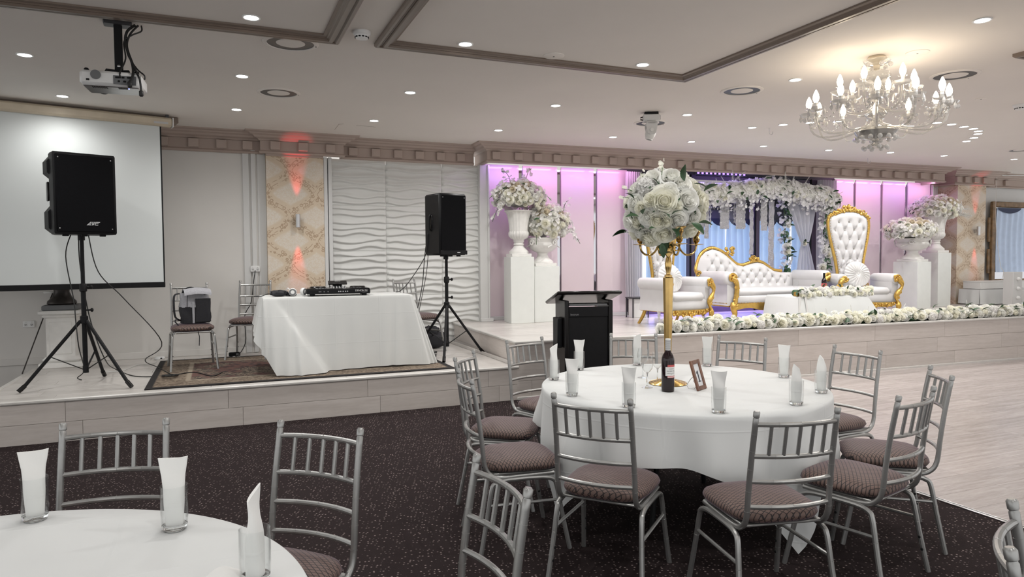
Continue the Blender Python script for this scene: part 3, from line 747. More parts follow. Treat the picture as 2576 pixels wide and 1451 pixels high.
# projector on its ceiling pole
pj = g(296, 55, CEIL)
t = thing('ceiling_mount', 'black ceiling pole mount carrying the white projector', 'mount', pj, R(4))
MB().box((0, 0, -.014), (.17, .10, .028), b=.006).build('ceiling_plate', M['darkgrey'], t)
MB().box((0, 0, -.18), (.050, .045, .32), b=.004).build('pole', M['black'], t)
m = MB(); m.sph((0, -.026, -.30), (.010, .006, .010), 10, 6); m.build('bolt', M['steel'], t)
m = MB()
for a in (.6, 2.2, 3.8, 5.4): m.tube([(0, 0, -.33), (.09*math.cos(a), .09*math.sin(a), -.340), (.10*math.cos(a), .10*math.sin(a), -.362)], .009, 6)
m.box((0, 0, -.340), (.11, .09, .018), b=.004); m.build('spider_bracket', M['black'], t)
PJ = thing('projector', 'white data projector hanging upside down from its ceiling pole', 'projector', pj+Vector((-.03, 0, -.408)), R(-4)); PJ.scale = (.84, .84, .84)
m = MB(); m.box((0, 0, 0), (.43, .30, .115), b=.022); m.build('body', M['whitegloss'], PJ)
m = MB(); m.box((0, 0, -.058), (.39, .26, .012), b=.005); m.build('underside_panel', M['steel'], PJ)
m = MB()
for k in range(9): m.box((-.13+k*.012, -.10, -.065), (.006, .05, .004)); m.box((.05+k*.008, -.10, -.065), (.004, .04, .004))
m.build('vent_slots', M['black'], PJ)
m = MB(); m.lathe([(.0001,0),(.036,0),(.036,.006),(.0001,.006)], 26, M=Matrix.Translation((-.10,-.153,.02)) @ Matrix.Rotation(PI/2,4,'X')); m.build('speaker_grille', M['greypelmet'], PJ)
m = MB(); m.lathe([(.0001,-.01),(.055,-.01),(.055,.03),(.045,.035),(.04,.02),(.0001,.02)], 26, M=Matrix.Translation((-.11,.15,-.005)) @ Matrix.Rotation(-PI/2,4,'X')); m.build('lens_barrel', M['black'], PJ)
m = MB()
for x in (-.17, .18): m.lathe([(.018,0),(.018,.012),(.012,.02),(.0001,.02)], 12, c=(x,-.11,.056))
m.build('adjuster_foot', M['black'], PJ)
m = MB(); m.box((.10, -.151, -.01), (.16, .004, .07), b=.002); m.build('connector_panel', M['greypelmet'], PJ)
m = MB()
for x, z, w in ((.05,.01,.03),(.09,.01,.02),(.13,.012,.025),(.06,-.02,.015),(.10,-.02,.02),(-.155,-.02,.022)): m.box((x, -.154, z), (w, .006, .014), b=.002)
m.build('sockets', M['black'], PJ)
m = MB(); m.sph((.12, -.10, -.066), .004, 8, 5); m.build('status_lamp', M['bluelamp'], PJ)
q = MB(); base = pj
def cab(pts, r=.008): q.tube(spline([base+Vector((p[0]*.95, p[1]*.8, p[2]*.72)) for p in pts], 6), r*.85, 7)
cab([(.11,-.02,-.02),(.06,-.05,-.10),(.05,-.06,-.22),(.09,-.10,-.40),(.10,-.17,-.52),(.08,-.19,-.60)], .010)
cab([(.13,-.02,-.02),(.08,-.05,-.12),(.06,-.07,-.24),(.10,-.12,-.42),(.14,-.19,-.56),(.15,-.20,-.68)], .008)
cab([(.15,-.02,-.02),(.15,-.05,-.08),(.09,-.06,-.13),(.04,-.06,-.20),(.05,-.09,-.36),(.02,-.15,-.50),(.02,-.17,-.56)], .006)
cab([(.12,0,-.02),(.07,-.04,-.14),(.06,-.08,-.30),(.12,-.13,-.45),(.17,-.17,-.52),(.17,-.17,-.56)], .006)
for a in ((.076,-.15,-.445),(.142,-.16,-.50)): q.box(base+Vector(a), (.026,.02,.04), b=.006)
tag(q.build('projector_cables', M['cable']), 'bundle of black cables hanging from the ceiling to the projector', 'cables')

# moving-head ceiling camera
p = g(1638, 283, CEIL)
t = thing('ceiling_camera', 'grey white moving-head camera hanging under the ceiling over the table', 'camera', p, R(-28)); t.scale = (.76, .76, .76)
MB().box((0, 0, -.02), (.20, .15, .04), b=.006).build('mount_plate', M['black'], t)
MB().box((0, 0, -.085), (.24, .17, .10), b=.014).build('base', M['walllight'], t)
m = MB(); m.box((.116, 0, -.085), (.02, .14, .07), b=.006); m.build('display', M['blackgloss'], t)
m = MB(); m.tube([(-.10,0,-.06),(-.15,0,-.07),(-.15,0,-.10),(-.11,0,-.11)], .010, 8); m.build('handle', M['black'], t)
def arm(sx):
    m = MB(); m.prism([(-.075,-.15),(.075,-.15),(.08,-.20),(.06,-.31),(.03,-.33),(-.03,-.33),(-.06,-.31),(-.08,-.20)], sx*.085, sx*.125, axis='y'); m.build('yoke_arm', M['walllight'], t, 20, fix=True)
arm(-1); arm(1)
MB().box((0, 0, -.165), (.14, .25, .05), b=.012).build('yoke_bridge', M['walllight'], t)
hd = MB(); HM = Matrix.Translation((0, 0, -.27)) @ Matrix.Rotation(R(16), 4, 'Y')
hd.lathe([(.0001,.075),(.05,.075),(.072,.05),(.078,0),(.074,-.06),(.058,-.105),(.050,-.112)], 28, M=HM); hd.build('head', M['white'], t)
m = MB(); m.lathe([(.050,-.112),(.054,-.118),(.052,-.128),(.042,-.128),(.040,-.116)], 28, M=HM, caps=False); m.build('lens_hood', M['white'], t)
m = MB(); m.lathe([(.0001,-.114),(.041,-.116)], 24, M=HM, caps=False); m.build('lens', M['blackgloss'], t)
m = MB()
for y in (-.132, .132): m.lathe([(.0001,0),(.026,0),(.026,.008),(.0001,.008)], 16, M=Matrix.Translation((0,y,-.27)) @ Matrix.Rotation(-PI/2 if y > 0 else PI/2,4,'X'))
m.build('pivot_caps', M['white'], t)

# ------------------------------------------------------------------ chandelier
cp = g(2206, 142, CEIL)
ch = thing('chandelier', 'large crystal chandelier with two tiers of candle bulbs', 'chandelier', cp)
m = MB(); m.lathe([(.0001,-.002),(.06,-.002),(.075,-.018),(.055,-.03),(.03,-.05),(.02,-.10),(.018,-.105)], 28, caps=False); m.build('ceiling_rose', M['screenbeige'], ch)
m = MB(); m.lathe([(.02,-.075),(.055,-.07),(.09,-.05),(.10,-.03)], 28, rmod=lambda a, z: 1+.06*math.cos(10*a), caps=False); m.build('top_dish', M['crystal'], ch)
m = MB(); m.lathe([(.018,-.105),(.05,-.11),(.095,-.13),(.105,-.155),(.10,-.175),(.05,-.205),(.02,-.21)], 28, caps=False); m.build('bell_bowl', M['crystal'], ch)
m = MB(); m.lathe([(.02,-.21),(.05,-.24),(.055,-.26),(.045,-.35),(.05,-.38),(.03,-.40),(.06,-.42),(.085,-.46),(.06,-.49),(.03,-.50),(.05,-.53),(.14,-.57),(.16,-.60),(.13,-.64),(.05,-.67),(.02,-.68)], 28, rmod=lambda a, z: 1+.03*math.cos(12*a), caps=False); m.build('centre_column', M['crystal'], ch)
m = MB(); m.lathe([(.008,-.20),(.008,-.69)], 10); m.lathe([(.12,-.575),(.155,-.60),(.13,-.635)], 24, caps=False); m.build('centre_rod', M['steel'], ch)
m = MB(); m.lathe([(.015,-.66),(.03,-.675),(.02,-.69),(.06,-.715),(.085,-.725),(.0001,-.70)], 28, rmod=lambda a, z: 1+.05*math.cos(14*a), caps=False); m.build('bottom_dish', M['crystal'], ch)
bulb_me = None
def bulb_mesh():
    m = MB(); m.lathe([(.012,0),(.015,.008),(.023,.030),(.0245,.045),(.020,.068),(.011,.090),(.004,.104),(.0001,.106)], 14, caps=False); return m.mesh('bulb', M['bulb'])
sleeve = MB().lathe([(.012,-.055),(.013,-.05),(.013,0),(.011,.002)], 12).mesh('candle_sleeve', M['whitegloss'])
bob = MB().lathe([(.012,-.052),(.03,-.056),(.055,-.048),(.066,-.036),(.070,-.036),(.058,-.054),(.03,-.062),(.012,-.06)], 20, rmod=lambda a, z: 1+.06*math.cos(8*a) if z > -.05 else 1, caps=False).mesh('candle_dish', M['crystaldrop'])
smalldish = MB().lathe([(.013,-.006),(.026,-.002),(.032,.006)], 16, rmod=lambda a, z: 1+.08*math.cos(6*a), caps=False).mesh('drip_ring', M['crystal'])
bulbm = bulb_mesh()
dropm = MB().lathe([(.0001,0),(.003,-.004),(.004,-.012),(.009,-.022),(.013,-.036),(.009,-.050),(.0001,-.062)], 8, caps=False).mesh('crystal_drop', M['crystaldrop'], 0)
ballm = MB().sph((0,0,-.03), .019, 9, 6).mesh('crystal_ball', M['crystaldrop'], 0)
slim = MB().lathe([(.0001,0),(.003,-.006),(.006,-.03),(.004,-.07),(.0001,-.082)], 6, caps=False).mesh('crystal_prism', M['crystaldrop'], 0)
def put(name, me, x, y, z, a=0): o = link(name, me, ch); o.location = (x, y, z); o.rotation_euler = (0, 0, a); return o
rc = random.Random(4)
for tier, (n, rad, zb, z0, dip) in enumerate(((12, .50, -.375, -.56, .17), (6, .27, -.225, -.43, .06))):
    for k in range(n):
        a = 2*PI*(k+.35)/n; c_, s_ = math.cos(a), math.sin(a)
        m = MB(); m.tube(bez((.05*c_, .05*s_, z0), (rad*.45*c_, rad*.45*s_, z0-.02), (rad*c_*1.02, rad*s_*1.02, z0-dip), (rad*c_, rad*s_, zb-.058), 12), .0085, 8); m.build('arm', M['crystal'], ch)
        x, y = rad*c_, rad*s_
        put('bulb', bulbm, x, y, zb, a); put('candle_sleeve', sleeve, x, y, zb, a); put('candle_dish', bob, x, y, zb, a); put('drip_ring', smalldish, x, y, zb, a)
        for j in range(5 if tier == 0 else 4):
            b_ = a+2*PI*j/5+.3; me = rc.choice((dropm, dropm, ballm)) if tier == 0 else rc.choice((dropm, slim))
            put('crystal_drop', me, x+.064*math.cos(b_), y+.064*math.sin(b_), zb-.045, b_)
for k in range(14): a = 2*PI*k/14; put('crystal_ball', ballm, .15*math.cos(a), .15*math.sin(a), -.625)
for k in range(8): a = 2*PI*k/8+.2; put('crystal_ball', ballm, .09*math.cos(a), .09*math.sin(a), -.70)
for k in range(6): a = 2*PI*k/6+.2; o = put('crystal_ball', ballm, .105*math.cos(a), .105*math.sin(a), -.185); o.scale = (1.4, 1.4, 1.4)
for k in range(6): a = 2*PI*k/6; put('crystal_ball', ballm, .10*math.cos(a), .10*math.sin(a), -.045)
# swags of beads between the lower dishes
sw = MB()
for k in range(12):
    a0 = 2*PI*(k+.35)/12; a1 = 2*PI*(k+1.35)/12
    for j in range(1, 8):
        t_ = j/8; a = lerp(a0, a1, t_); sw.sph((.49*math.cos(a), .49*math.sin(a), -.425-.09*math.sin(PI*t_)), .008, 6, 4)
    for j in range(1, 7):
        t_ = j/7; r_ = lerp(.10, .46, t_); sw.sph((r_*math.cos(a0), r_*math.sin(a0), lerp(-.30, -.43, t_)-.08*math.sin(PI*t_)), .007, 6, 4)
o = sw.build('bead_swags', M['crystaldrop'], ch, 0); o['kind'] = 'stuff'
for k in range(6):
    a = 2*PI*k/6; point_light('chandelier_glow', cp+Vector((.34*math.cos(a), .34*math.sin(a), -.27)), CHAND_W/6, (1.0, .82, .60), .05)
# ------------------------------------------------------------------ flower stock (one mesh of each kind, shared)
def rose_mesh(name, mat, seed, rings, outer=1.0):
    rnd = random.Random(seed); m = MB()
    for (n, rt, zt, lip) in rings:
        ph = rnd.random()*6.28
        for k in range(n):
            a0 = ph+2*PI*k/n+rnd.uniform(-.12, .12); w = PI/n*1.42; rr = rt*rnd.uniform(.93, 1.07); zz = zt+rnd.uniform(-.02, .02); tw = rnd.uniform(-.03, .03)
            def fn(u, v, a0=a0, w=w, rr=rr, zz=zz, lip=lip, tw=tw):
                ph_ = (u-.5)*2; t = v
                r_ = .03+(rr-.03)*math.sin(min(t, .85)/.85*PI/2)**.8; z = -.20+(zz+.20)*t**1.25-.10*ph_*ph_*t*t
                c = sstep(.72, 1, t); r_ += lip*c; z -= lip*.75*c
                r_ += .035*(ph_ > 0)*ph_*t; wd = w*(.55+.75*t-.42*t*t*t)
                a = a0+ph_*wd+tw*t
                return (r_*math.cos(a), r_*math.sin(a), z)
            m.grid(fn, 4, 4)
    m.sph((0, 0, -.03), (.17, .17, .22), 10, 6)
    return m.mesh(name, mat, 180)
OPEN = [(2,.05,.25,.0),(3,.095,.255,.010),(3,.145,.25,.022),(4,.20,.235,.032),(5,.265,.20,.045),(5,.335,.14,.07),(6,.40,.04,.085),(6,.44,-.06,.08)]
HALF = [(2,.05,.31,.0),(3,.10,.31,.012),(3,.155,.30,.025),(4,.22,.27,.036),(5,.29,.20,.055),(5,.36,.09,.085),(6,.40,-.04,.085)]
BUD = [(3,.07,.34,.0),(3,.13,.33,.012),(4,.20,.30,.03),(4,.27,.22,.05)]
ROSES = [rose_mesh('rose', M['rose'], 1, OPEN), rose_mesh('rose', M['rose'], 2, HALF), rose_mesh('rose', M['rosewhite'], 3, OPEN), rose_mesh('rose', M['rosewhite'], 4, HALF), rose_mesh('rose', M['rose'], 5, BUD)]
ROSEC = [rose_mesh('rose', M['rosecream'], 6, OPEN), rose_mesh('rose', M['rosecream'], 7, HALF)]
def leaf_mesh(name, mat, w=.26, curl=.10):
    m = MB()
    def fn(u, v):
        x = (u-.5)*2; h = w*math.sin(PI*min(1, v*.96+.02))**.8*(1-.25*v)
        return (x*h, v, curl*math.sin(v*PI)*.6-curl*1.4*v*v+abs(x)*h*.35)
    m.grid(fn, 2, 6); return m.mesh(name, mat, 60)
LEAF = leaf_mesh('leaf', M['greenleaf'])
FERN_W = MB()
for k in range(9):
    for sx in (-1, 1):
        y = .08+k*.10; l_ = .20*(1-k/12)
        FERN_W.grid(lambda u, v, y=y, l_=l_, sx=sx: (sx*l_*u, y+.09*u+(v-.5)*.05*(1-u), .04*math.sin(u*3)), 3, 1)
FERN_W.tube([(0,0,0),(0,.5,.03),(0,1.02,0)], .010, 5)
FERN = FERN_W.mesh('fern_sprig', M['paleleaf'], 180)
def blossom_into(m, c, n, size, rnd):
    q = Matrix.Translation(Vector(c)) @ facing(n, rnd.random()*6.28).to_matrix().to_4x4() @ Matrix.Scale(size, 4)
    for k in range(5):
        a = 2*PI*k/5; ca, sa = math.cos(a), math.sin(a)
        P = [(0,0,0), (.30*ca-.24*sa, .30*sa+.24*ca, .10), (.52*ca, .52*sa, .16), (.30*ca+.24*sa, .30*sa-.24*ca, .10)]
        m.add(P, [(0,3,2,1)], q)
def ruffle_mesh(seed):
    rnd = random.Random(seed); m = MB()
    for i in range(70):
        z = 1-i/70*1.15; a = i*2.39996; r_ = math.sqrt(max(0, 1-z*z)); n = Vector((r_*math.cos(a), r_*math.sin(a), z))
        blossom_into(m, n*.38, n+Vector((rnd.uniform(-.3,.3), rnd.uniform(-.3,.3), rnd.uniform(-.3,.3))), .34, rnd)
    m.sph((0,0,0), .34, 10, 7); return m.mesh('ruffled_bloom', M['blossom'], 180)
RUFFLE = ruffle_mesh(3)
def child(name, me, parent, loc, n=(0,0,1), size=1., spin=0.):
    o = link(name, me, parent); o.location = loc; o.rotation_euler = facing(n, spin); o.scale = (size, size, size); return o
def leaf_at(parent, loc, direction, size, rnd, me=None, name='leaf'):
    d = Vector(direction).normalized(); o = link(name, me or LEAF, parent); o.location = loc
    o.rotation_euler = (d.to_track_quat('Y', 'Z') @ Euler((0, rnd.uniform(-.8, .8), 0)).to_quaternion()).to_euler(); o.scale = (size, size, size); return o

# ------------------------------------------------------------------ chairs
def node_tube(m, pts, r, marks, n=9, cap=None):
    # tube with thin bamboo rings at the given arc fractions
    P = [Vector(p) for p in pts]; L = [0]
    for a, b in zip(P, P[1:]): L.append(L[-1]+(b-a).length)
    tot = L[-1]
    def at(d):
        for i in range(len(P)-1):
            if d <= L[i+1]+1e-9: return P[i].lerp(P[i+1], (d-L[i])/max(L[i+1]-L[i], 1e-9))
        return P[-1]
    st = [(d, r) for d in L]
    for f in marks:
        d = f*tot
        st += [(d-.0013, r), (d-.0011, r*1.06), (d+.0011, r*1.06), (d+.0013, r)]
    if cap: st = [x for x in st if x[0] <= tot-.034]+[(tot-.034, r), (tot-.031, r*.84), (tot-.028, r*.84), (tot-.026, r*1.08), (tot-.006, r*1.12), (tot, r*.75)]
    st.sort(); m.tube([at(d) for d, _ in st], [x for _, x in st], n); return m
def post_x(z): return interp([(.40,-.185),(.44,-.205),(.50,-.213),(.70,-.235),(.93,-.275)], z)
def make_chair():
    t = thing('banquet_chair', 'x', 'chair')
    sil = M['silver']
    def seat(u, v):
        a = 2*PI*u; e = .55
        cx = math.copysign(abs(math.cos(a))**e, math.cos(a)); cy = math.copysign(abs(math.sin(a))**e, math.sin(a))
        prof = [(0,-.0), (.80,0.), (.95,.008), (1.0,.028), (.97,.048), (.85,.066), (.6,.078), (.3,.084), (0,.086)]
        r_, z = interp([(i/8, p[0], p[1]) for i, p in enumerate(prof)], v)
        x = cx*r_*.215; y = cy*r_*(.215+.012*cx*r_); return (x+.01, y, .424+z*.9)
    MB().grid(seat, 28, 16, cu=True).build('seat', M['seat'], t, 60)
    fr = MB(); fr.tube([(.19,.17,.412),(.19,-.17,.412)], .010, 8); fr.box((0, 0, .418), (.36, .37, .012), b=.004); fr.build('seat_frame', sil, t)
    for sy in (-1, 1):
        pts = spline([(.17, sy*.188, .405), (.0, sy*.19, .403), (-.12, sy*.19, .402), (-.175, sy*.189, .418), (post_x(.47), sy*.188, .47), (post_x(.6), sy*.187, .60), (post_x(.75), sy*.185, .75), (post_x(.93), sy*.183, .93)], 5)
        node_tube(MB(), pts, .0125, (.50, .60, .71, .80, .885), 10, cap=True).build('back_post', sil, t)
        for sx in (-1, 1):
            pts = spline([(.0, sy*.203, .392), (sx*.10, sy*.204, .390), (sx*.155, sy*.206, .378), (sx*.178, sy*.209, .345), (sx*.205, sy*.217, .20), (sx*.245, sy*.232, 0.0)], 4)
            lg = node_tube(MB(), pts, .0125, (.55, .75), 9).build('leg', sil, t)
            for zz in (.11, .17):
                MB().sph((sx*lerp(.245,.205,zz/.20)-sx*.0, sy*lerp(.232,.217,zz/.20)-sy*.0125, zz), (.007,.005,.007), 6, 4).build('bumper', M['black'], lg)
        MB().tube([(-.192, sy*.213, .265), (.192, sy*.213, .265)], .0085, 8).build('stretcher', sil, t)
    zs = (.872, .735, .625, .515)
    def rail_pt(z, f, bow=.034): return (post_x(z)-bow*(1-f*f), f*.184, z)
    for i, z in enumerate(zs):
        pts = [rail_pt(z, -1+2*k/12) for k in range(13)]
        node_tube(MB(), pts, .0100, (.25, .5, .75), 9).build('back_rail', sil, t)
    for k in range(5):
        f = -.66+.33*k
        node_tube(MB(), [rail_pt(zs[1], f), rail_pt(zs[0], f)], .0082, (.30, .62), 7).build('spindle', sil, t)
    return t
chair0 = make_chair(); _used = [0]
def chair(x, y, ang, label, group, z=0, pxo=-.275):
    # x, y: midpoint between the two back-post tips
    a = R(ang); o = chair0 if not _used[0] else dup(chair0); _used[0] = 1
    o.location = (x-pxo*math.cos(a), y-pxo*math.sin(a), z); o.rotation_euler = (0, 0, a); o['label'] = label; o['group'] = group; return o
G1, G2, G3 = 'chairs around table one', 'chairs around the near table', 'chairs on the low platform'
chair(1.542, 2.739, 40.5, 'silver chair with its back to us, in front of the wine bottle on table one', G1)
chair(2.175, 2.146, 77.8, 'silver chair with its back to us, beside the hanging tablecloth corner', G1)
chair(2.971, 2.215, 104.4, 'silver chair turned half sideways, next to the hanging tablecloth corner chair', G1)
chair(3.630, 2.568, 141.2, 'silver chair on the carpet edge with its back to the wooden floor', G1)
chair(4.035, 3.46, 181, 'silver chiavari chair on the wooden dance floor, behind the pointed napkin at table one', G1)
chair(3.80, 4.33, -149, 'silver chair facing us behind the brown table number frame', G1)
chair(3.155, 4.890, -118.5, 'silver chair facing us behind the candelabra, beside the black lectern', G1)
chair(2.203, 4.964, -72.3, 'silver chair facing us before the corner of the low platform', G1)
chair(1.489, 4.336, -38.5, 'silver chair seen side-on, farther of the two in profile at table one', G1)
chair(1.222, 3.560, -7.7, 'silver chair seen side-on, nearer of the two in profile at table one', G1)
chair(0.758, 1.885, -177.7, 'silver chair back in the near foreground, cut off by the picture bottom', G2)
chair(-0.381, 3.087, -100.5, 'silver chiavari chair behind the near table, between two napkin glasses', G2)
chair(0.344, 2.694, -135.0, 'silver chiavari chair at the near table on open carpet, behind the pointed napkin', G2)
chair(0.50, 1.00, 147, 'silver chair of which only a post tip shows at the picture bottom', G2)
chair(1.70, 1.026, -59.1, 'silver chair in the corner, only its post tips and bowed rail showing', 'chair at the next table')
chair(-0.30, 8.62, -84, 'silver chiavari chair with a grey and black backpack on its seat', G3, ZP)
chair(0.43, 9.22, -107, 'silver chiavari chair half hidden behind the long clothed table, by the wall socket', G3, ZP)
chair(2.22, 8.86, -62, 'silver chiavari chair beside the long clothed table, behind the tripod speaker stand', G3, ZP)

# ------------------------------------------------------------------ round tables
def round_cloth(c, Rr, a_half, th0, zt, label, seed, corner_fold=1.):
    rnd = random.Random(seed); NA, NT_, ND = 220, 7, 20
    ph = [rnd.random()*6.28 for _ in range(6)]; m = MB()
    def fn(u, v):
        th = 2*PI*u; p = th-th0; L = a_half/max(abs(math.cos(p)), abs(math.sin(p)))
        drop = L-Rr
        if v <= .25:
            r_ = Rr*v/.25; return (c[0]+r_*math.cos(th), c[1]+r_*math.sin(th), zt)
        k = (v-.25)/.75; d = drop*k
        cr = .020; 
        if d < cr*1.57: b = d/cr; r_ = Rr-.0+cr*math.sin(b)*.55; z = zt-cr*(1-math.cos(b))
        else: r_ = Rr+cr*.55; z = zt-cr-(d-cr*1.57)
        f = sstep(.03, .45, d)
        w = math.sin(13*th+ph[0]+1.2*math.sin(3*th+ph[1]))*.55+math.sin(22*th+ph[2])*.25+math.sin(7*th+ph[3])*.4
        r_ += sstep(.0, .32, d)*(.060*w+.02)+.10*sstep(.35, .75, d)*0
        return (c[0]+r_*math.cos(th), c[1]+r_*math.sin(th), z)
    m.grid(fn, NA, NT_+ND, cu=True); o = m.build('tablecloth', M['cloth'], smooth=80)
    return tag(o, label, 'tablecloth')
def round_table(c, Rr, label, zt=.752):
    t = thing('round_table', label, 'table', (c[0], c[1], 0))
    MB().lathe([(Rr-.01, zt-.028), (Rr-.004, zt-.024), (Rr-.004, zt-.006), (Rr-.01, zt-.003)], 64).build('tabletop', M['darkgrey'], t)
    for k in range(4):
        a = 2*PI*k/4+.6; x, y = .42*math.cos(a), .42*math.sin(a)
        MB().tube([(x*.8, y*.8, zt-.03), (x*1.15, y*1.15, 0)], .016, 8).build('leg', M['black'], t)
    return t
T1, T2 = (2.66, 3.582), (-.675, 1.74)
round_table(T1, .86, 'round banquet table number one under its white cloth')
round_cloth(T1, .862, 1.145, R(-130), .757, 'white square tablecloth on table one with hanging corners', 3)
round_table(T2, .855, 'round banquet table in the near corner under a white cloth')
round_cloth(T2, .860, 1.10, R(20), .757, 'white tablecloth on the near table, cut off by the picture edges', 8)

ZT = .7575
def tumbler_proto():
    t = thing('tumbler', 'x', 'glass')
    m = MB(); m.lathe([(.0355, .016), (.0375, .05), (.0375, .132), (.0362, .1335), (.0355, .131), (.0352, .05), (.033, .018)], 26, caps=False); m.build('wall', M['glass'], t)
    m = MB(); m.lathe([(.0001, .0), (.027, .0), (.0325, .004), (.0355, .016), (.033, .017), (.0001, .013)], 26, rmod=lambda a, z: 1+(.02*math.cos(9*a) if z < .006 else 0), caps=False); m.build('base', M['thickglass'], t)
    return t
def napkin_mesh(kind):
    keys = {0: [(0,.024,.021),(.35,.0285,.019),(.55,.029,.014),(.75,.032,.009),(1,.0405,.004)], 1: [(0,.024,.021),(.35,.028,.02),(.6,.027,.016),(.85,.022,.011),(1,.014,.005)], 2: [(0,.024,.021),(.35,.0275,.02),(.6,.029,.015),(.8,.028,.009),(1,.030,.004)]}[kind]
    top = {0: .212, 1: .222, 2: .222}[kind]
    def fn(u, v):
        a = 2*PI*u; e = .75; A, B = interp(keys, v)
        x = A*math.copysign(abs(math.cos(a))**e, math.cos(a)); y = B*math.copysign(abs(math.sin(a))**e, math.sin(a))
        z = .016+(top-.016)*v
        if kind == 0: z += (abs(x)/.046)**2*.006*sstep(.8, 1, v)
        if kind == 1: z -= (x+.014)*.9*sstep(.6, 1, v)
        if kind == 2: z += x*.5*sstep(.6, 1, v)
        y += .0035*math.sin(9*v+x*60)*sstep(.3, .7, v)
        return (x, y, z)
    m = MB(); m.grid(fn, 30, 16, cu=True)
    n = len(m.v); m.f.append(tuple(range(n-30, n))); m.f.append(tuple(range(30))[::-1])
    return m.mesh('napkin', M['napkin'], 70)
NAP = [napkin_mesh(i) for i in range(3)]
tum0 = tumbler_proto(); _t = [0]
def setting(x, y, kind, spin, where, z=ZT, gr='place settings on table one'):
    o = tum0 if not _t[0] else dup(tum0); _t[0] = 1
    place(o, (x, y, z), (0, 0, spin)); o['label'] = 'clear tumbler '+where; o['group'] = gr+', tumblers'
    n = link('napkin', NAP[kind]); place(n, (x, y, z), (0, 0, spin)); tag(n, 'folded white napkin in the tumbler '+where, 'napkin', gr+', napkins')
cam_dir = lambda x, y: math.atan2(y, x)-PI/2        # turn the napkin's flat face to the sight line
for (px, py, kind, dr, where) in ((1393,955,2,.7,'at the far left rim of table one'), (1457,930,0,.2,'in front of the black lectern'), (1439,995,0,.1,'near the left rim of table one, second inward'),
        (1603,918,2,-.35,'behind the wine glasses on table one'), (1582,1024,0,-.1,'behind the front chair back, table one'), (1779,920,0,.15,'behind the table number frame'),
        (1808,1038,0,.05,'at the front of table one'), (1972,949,0,-.2,'at the right rear of table one'), (2003,1018,1,.3,'near the right rim of table one, second from edge'), (2066,988,1,-.5,'at the extreme right rim of table one')):
    p = g(px, py, ZT); setting(p.x, p.y, kind, cam_dir(p.x, p.y)+dr, where)
for (px, py, kind, dr, where) in ((89,1307,0,.1,'at the far left of the near table'), (440,1331,0,-.1,'on the near table in front of the first chair'), (643,1461,2,1.15,'at the right rim of the near table')):
    p = g(px, py, ZT); setting(p.x, p.y, kind, cam_dir(p.x, p.y)+dr, where, gr='place settings on the near table')
# napkin lying partly in view at the very bottom edge
p = g(575, 1462, ZT); m = MB()
m.grid(lambda u, v: ((u-.5)*.10, (v-.5)*.09, .010+.022*math.sin(PI*u)**1.2*(.4+.6*v)), 10, 6); 
o = m.build('napkin', M['napkin'], smooth=80); place(o, (p.x, p.y-.02, ZT), (0, 0, .5)); tag(o, 'white napkin fold peeking up at the picture bottom on the near table', 'napkin')

# wine glasses
def wine_glass(px, py, label):
    p = g(px, py, ZT); t = thing('wine_glass', label, 'glass', p, 0, 'wine glasses on table one')
    m = MB(); m.lathe([(.006,.092),(.018,.100),(.032,.120),(.036,.140),(.034,.170),(.030,.195),(.0293,.195),(.033,.170),(.035,.141),(.031,.121),(.017,.102),(.004,.096)], 26, caps=False); m.build('bowl', M['glass'], t)
    m = MB(); m.lathe([(.008,.010),(.004,.02),(.0035,.06),(.005,.085),(.008,.094)], 14, caps=False); m.build('stem', M['thickglass'], t)
    m = MB(); m.lathe([(.0001,0),(.034,0),(.035,.0015),(.02,.005),(.008,.010),(.0001,.011)], 26, caps=False); m.build('foot', M['glass'], t)
wine_glass(1628, 975, 'stemmed wine glass standing nearest, beside the red wine bottle')
wine_glass(1654, 963, 'stemmed wine glass partly behind the red wine bottle')
wine_glass(1617, 950, 'stemmed wine glass behind the nearest one, farther from the bottle')

def wine_bottle(loc, label, s=1., rz=0., front=True):
    t = thing('wine_bottle', label, 'bottle', loc, rz); t.scale = (s, s, s)
    m = MB(); m.lathe([(.0001,.004),(.025,.002),(.034,.0),(.0375,.006),(.0378,.02),(.0378,.185),(.0365,.200),(.030,.218),(.020,.234),(.0152,.248),(.0145,.262),(.0145,.30),(.0001,.30)], 30, caps=False); m.build('glass_body', M['wine'], t)
    return t
p = g(1680, 984, ZT)
wb = wine_bottle(p, 'dark red wine bottle with white capsule and label on table one', 1.0, cam_dir(p.x, p.y))
m = MB(); m.lathe([(.0152,.244),(.0158,.246),(.0158,.312),(.0150,.315),(.0001,.3152)], 24, caps=False); m.build('capsule', M['label'], wb)
q = MB()
for k in range(11): q.lathe([(.01585,.249+k*.0055),(.01605,.250+k*.0055),(.01605,.2515+k*.0055),(.01585,.2525+k*.0055)], 24, caps=False)
o = q.build('capsule_bands', M['greyink'], wb); o['kind'] = 'stuff'
def wrap(a0, a1, z0, z1, r_): 
    return MB().grid(lambda u, v: (r_*math.sin(lerp(a0, a1, u)), -r_*math.cos(lerp(a0, a1, u)), lerp(z0, z1, v)), 20, 2)
wrap(-.38, 1.75, .098, .150, .0382).build('label', M['label'], wb)
wrap(-.05, 1.75, .150, .163, .0382).build('label_band', M['redfoil'], wb); wrap(-.05, 1.75, .086, .098, .0382).build('label_band', M['redfoil'], wb)
q = wrap(-.05, 1.75, .089, .093, .0384); q.build('label_stripe', M['label'], wb)
def wrapped_text(s, size, z, a, r_, parent, mat='ink'):
    me = text_mesh(s, size, .0001)
    for v in me.vertices: aa = a+v.co.x/r_; v.co = (r_*math.sin(aa), -r_*math.cos(aa), z+v.co.y)
    me.materials.append(M[mat]); return link('label_lettering', me, parent)
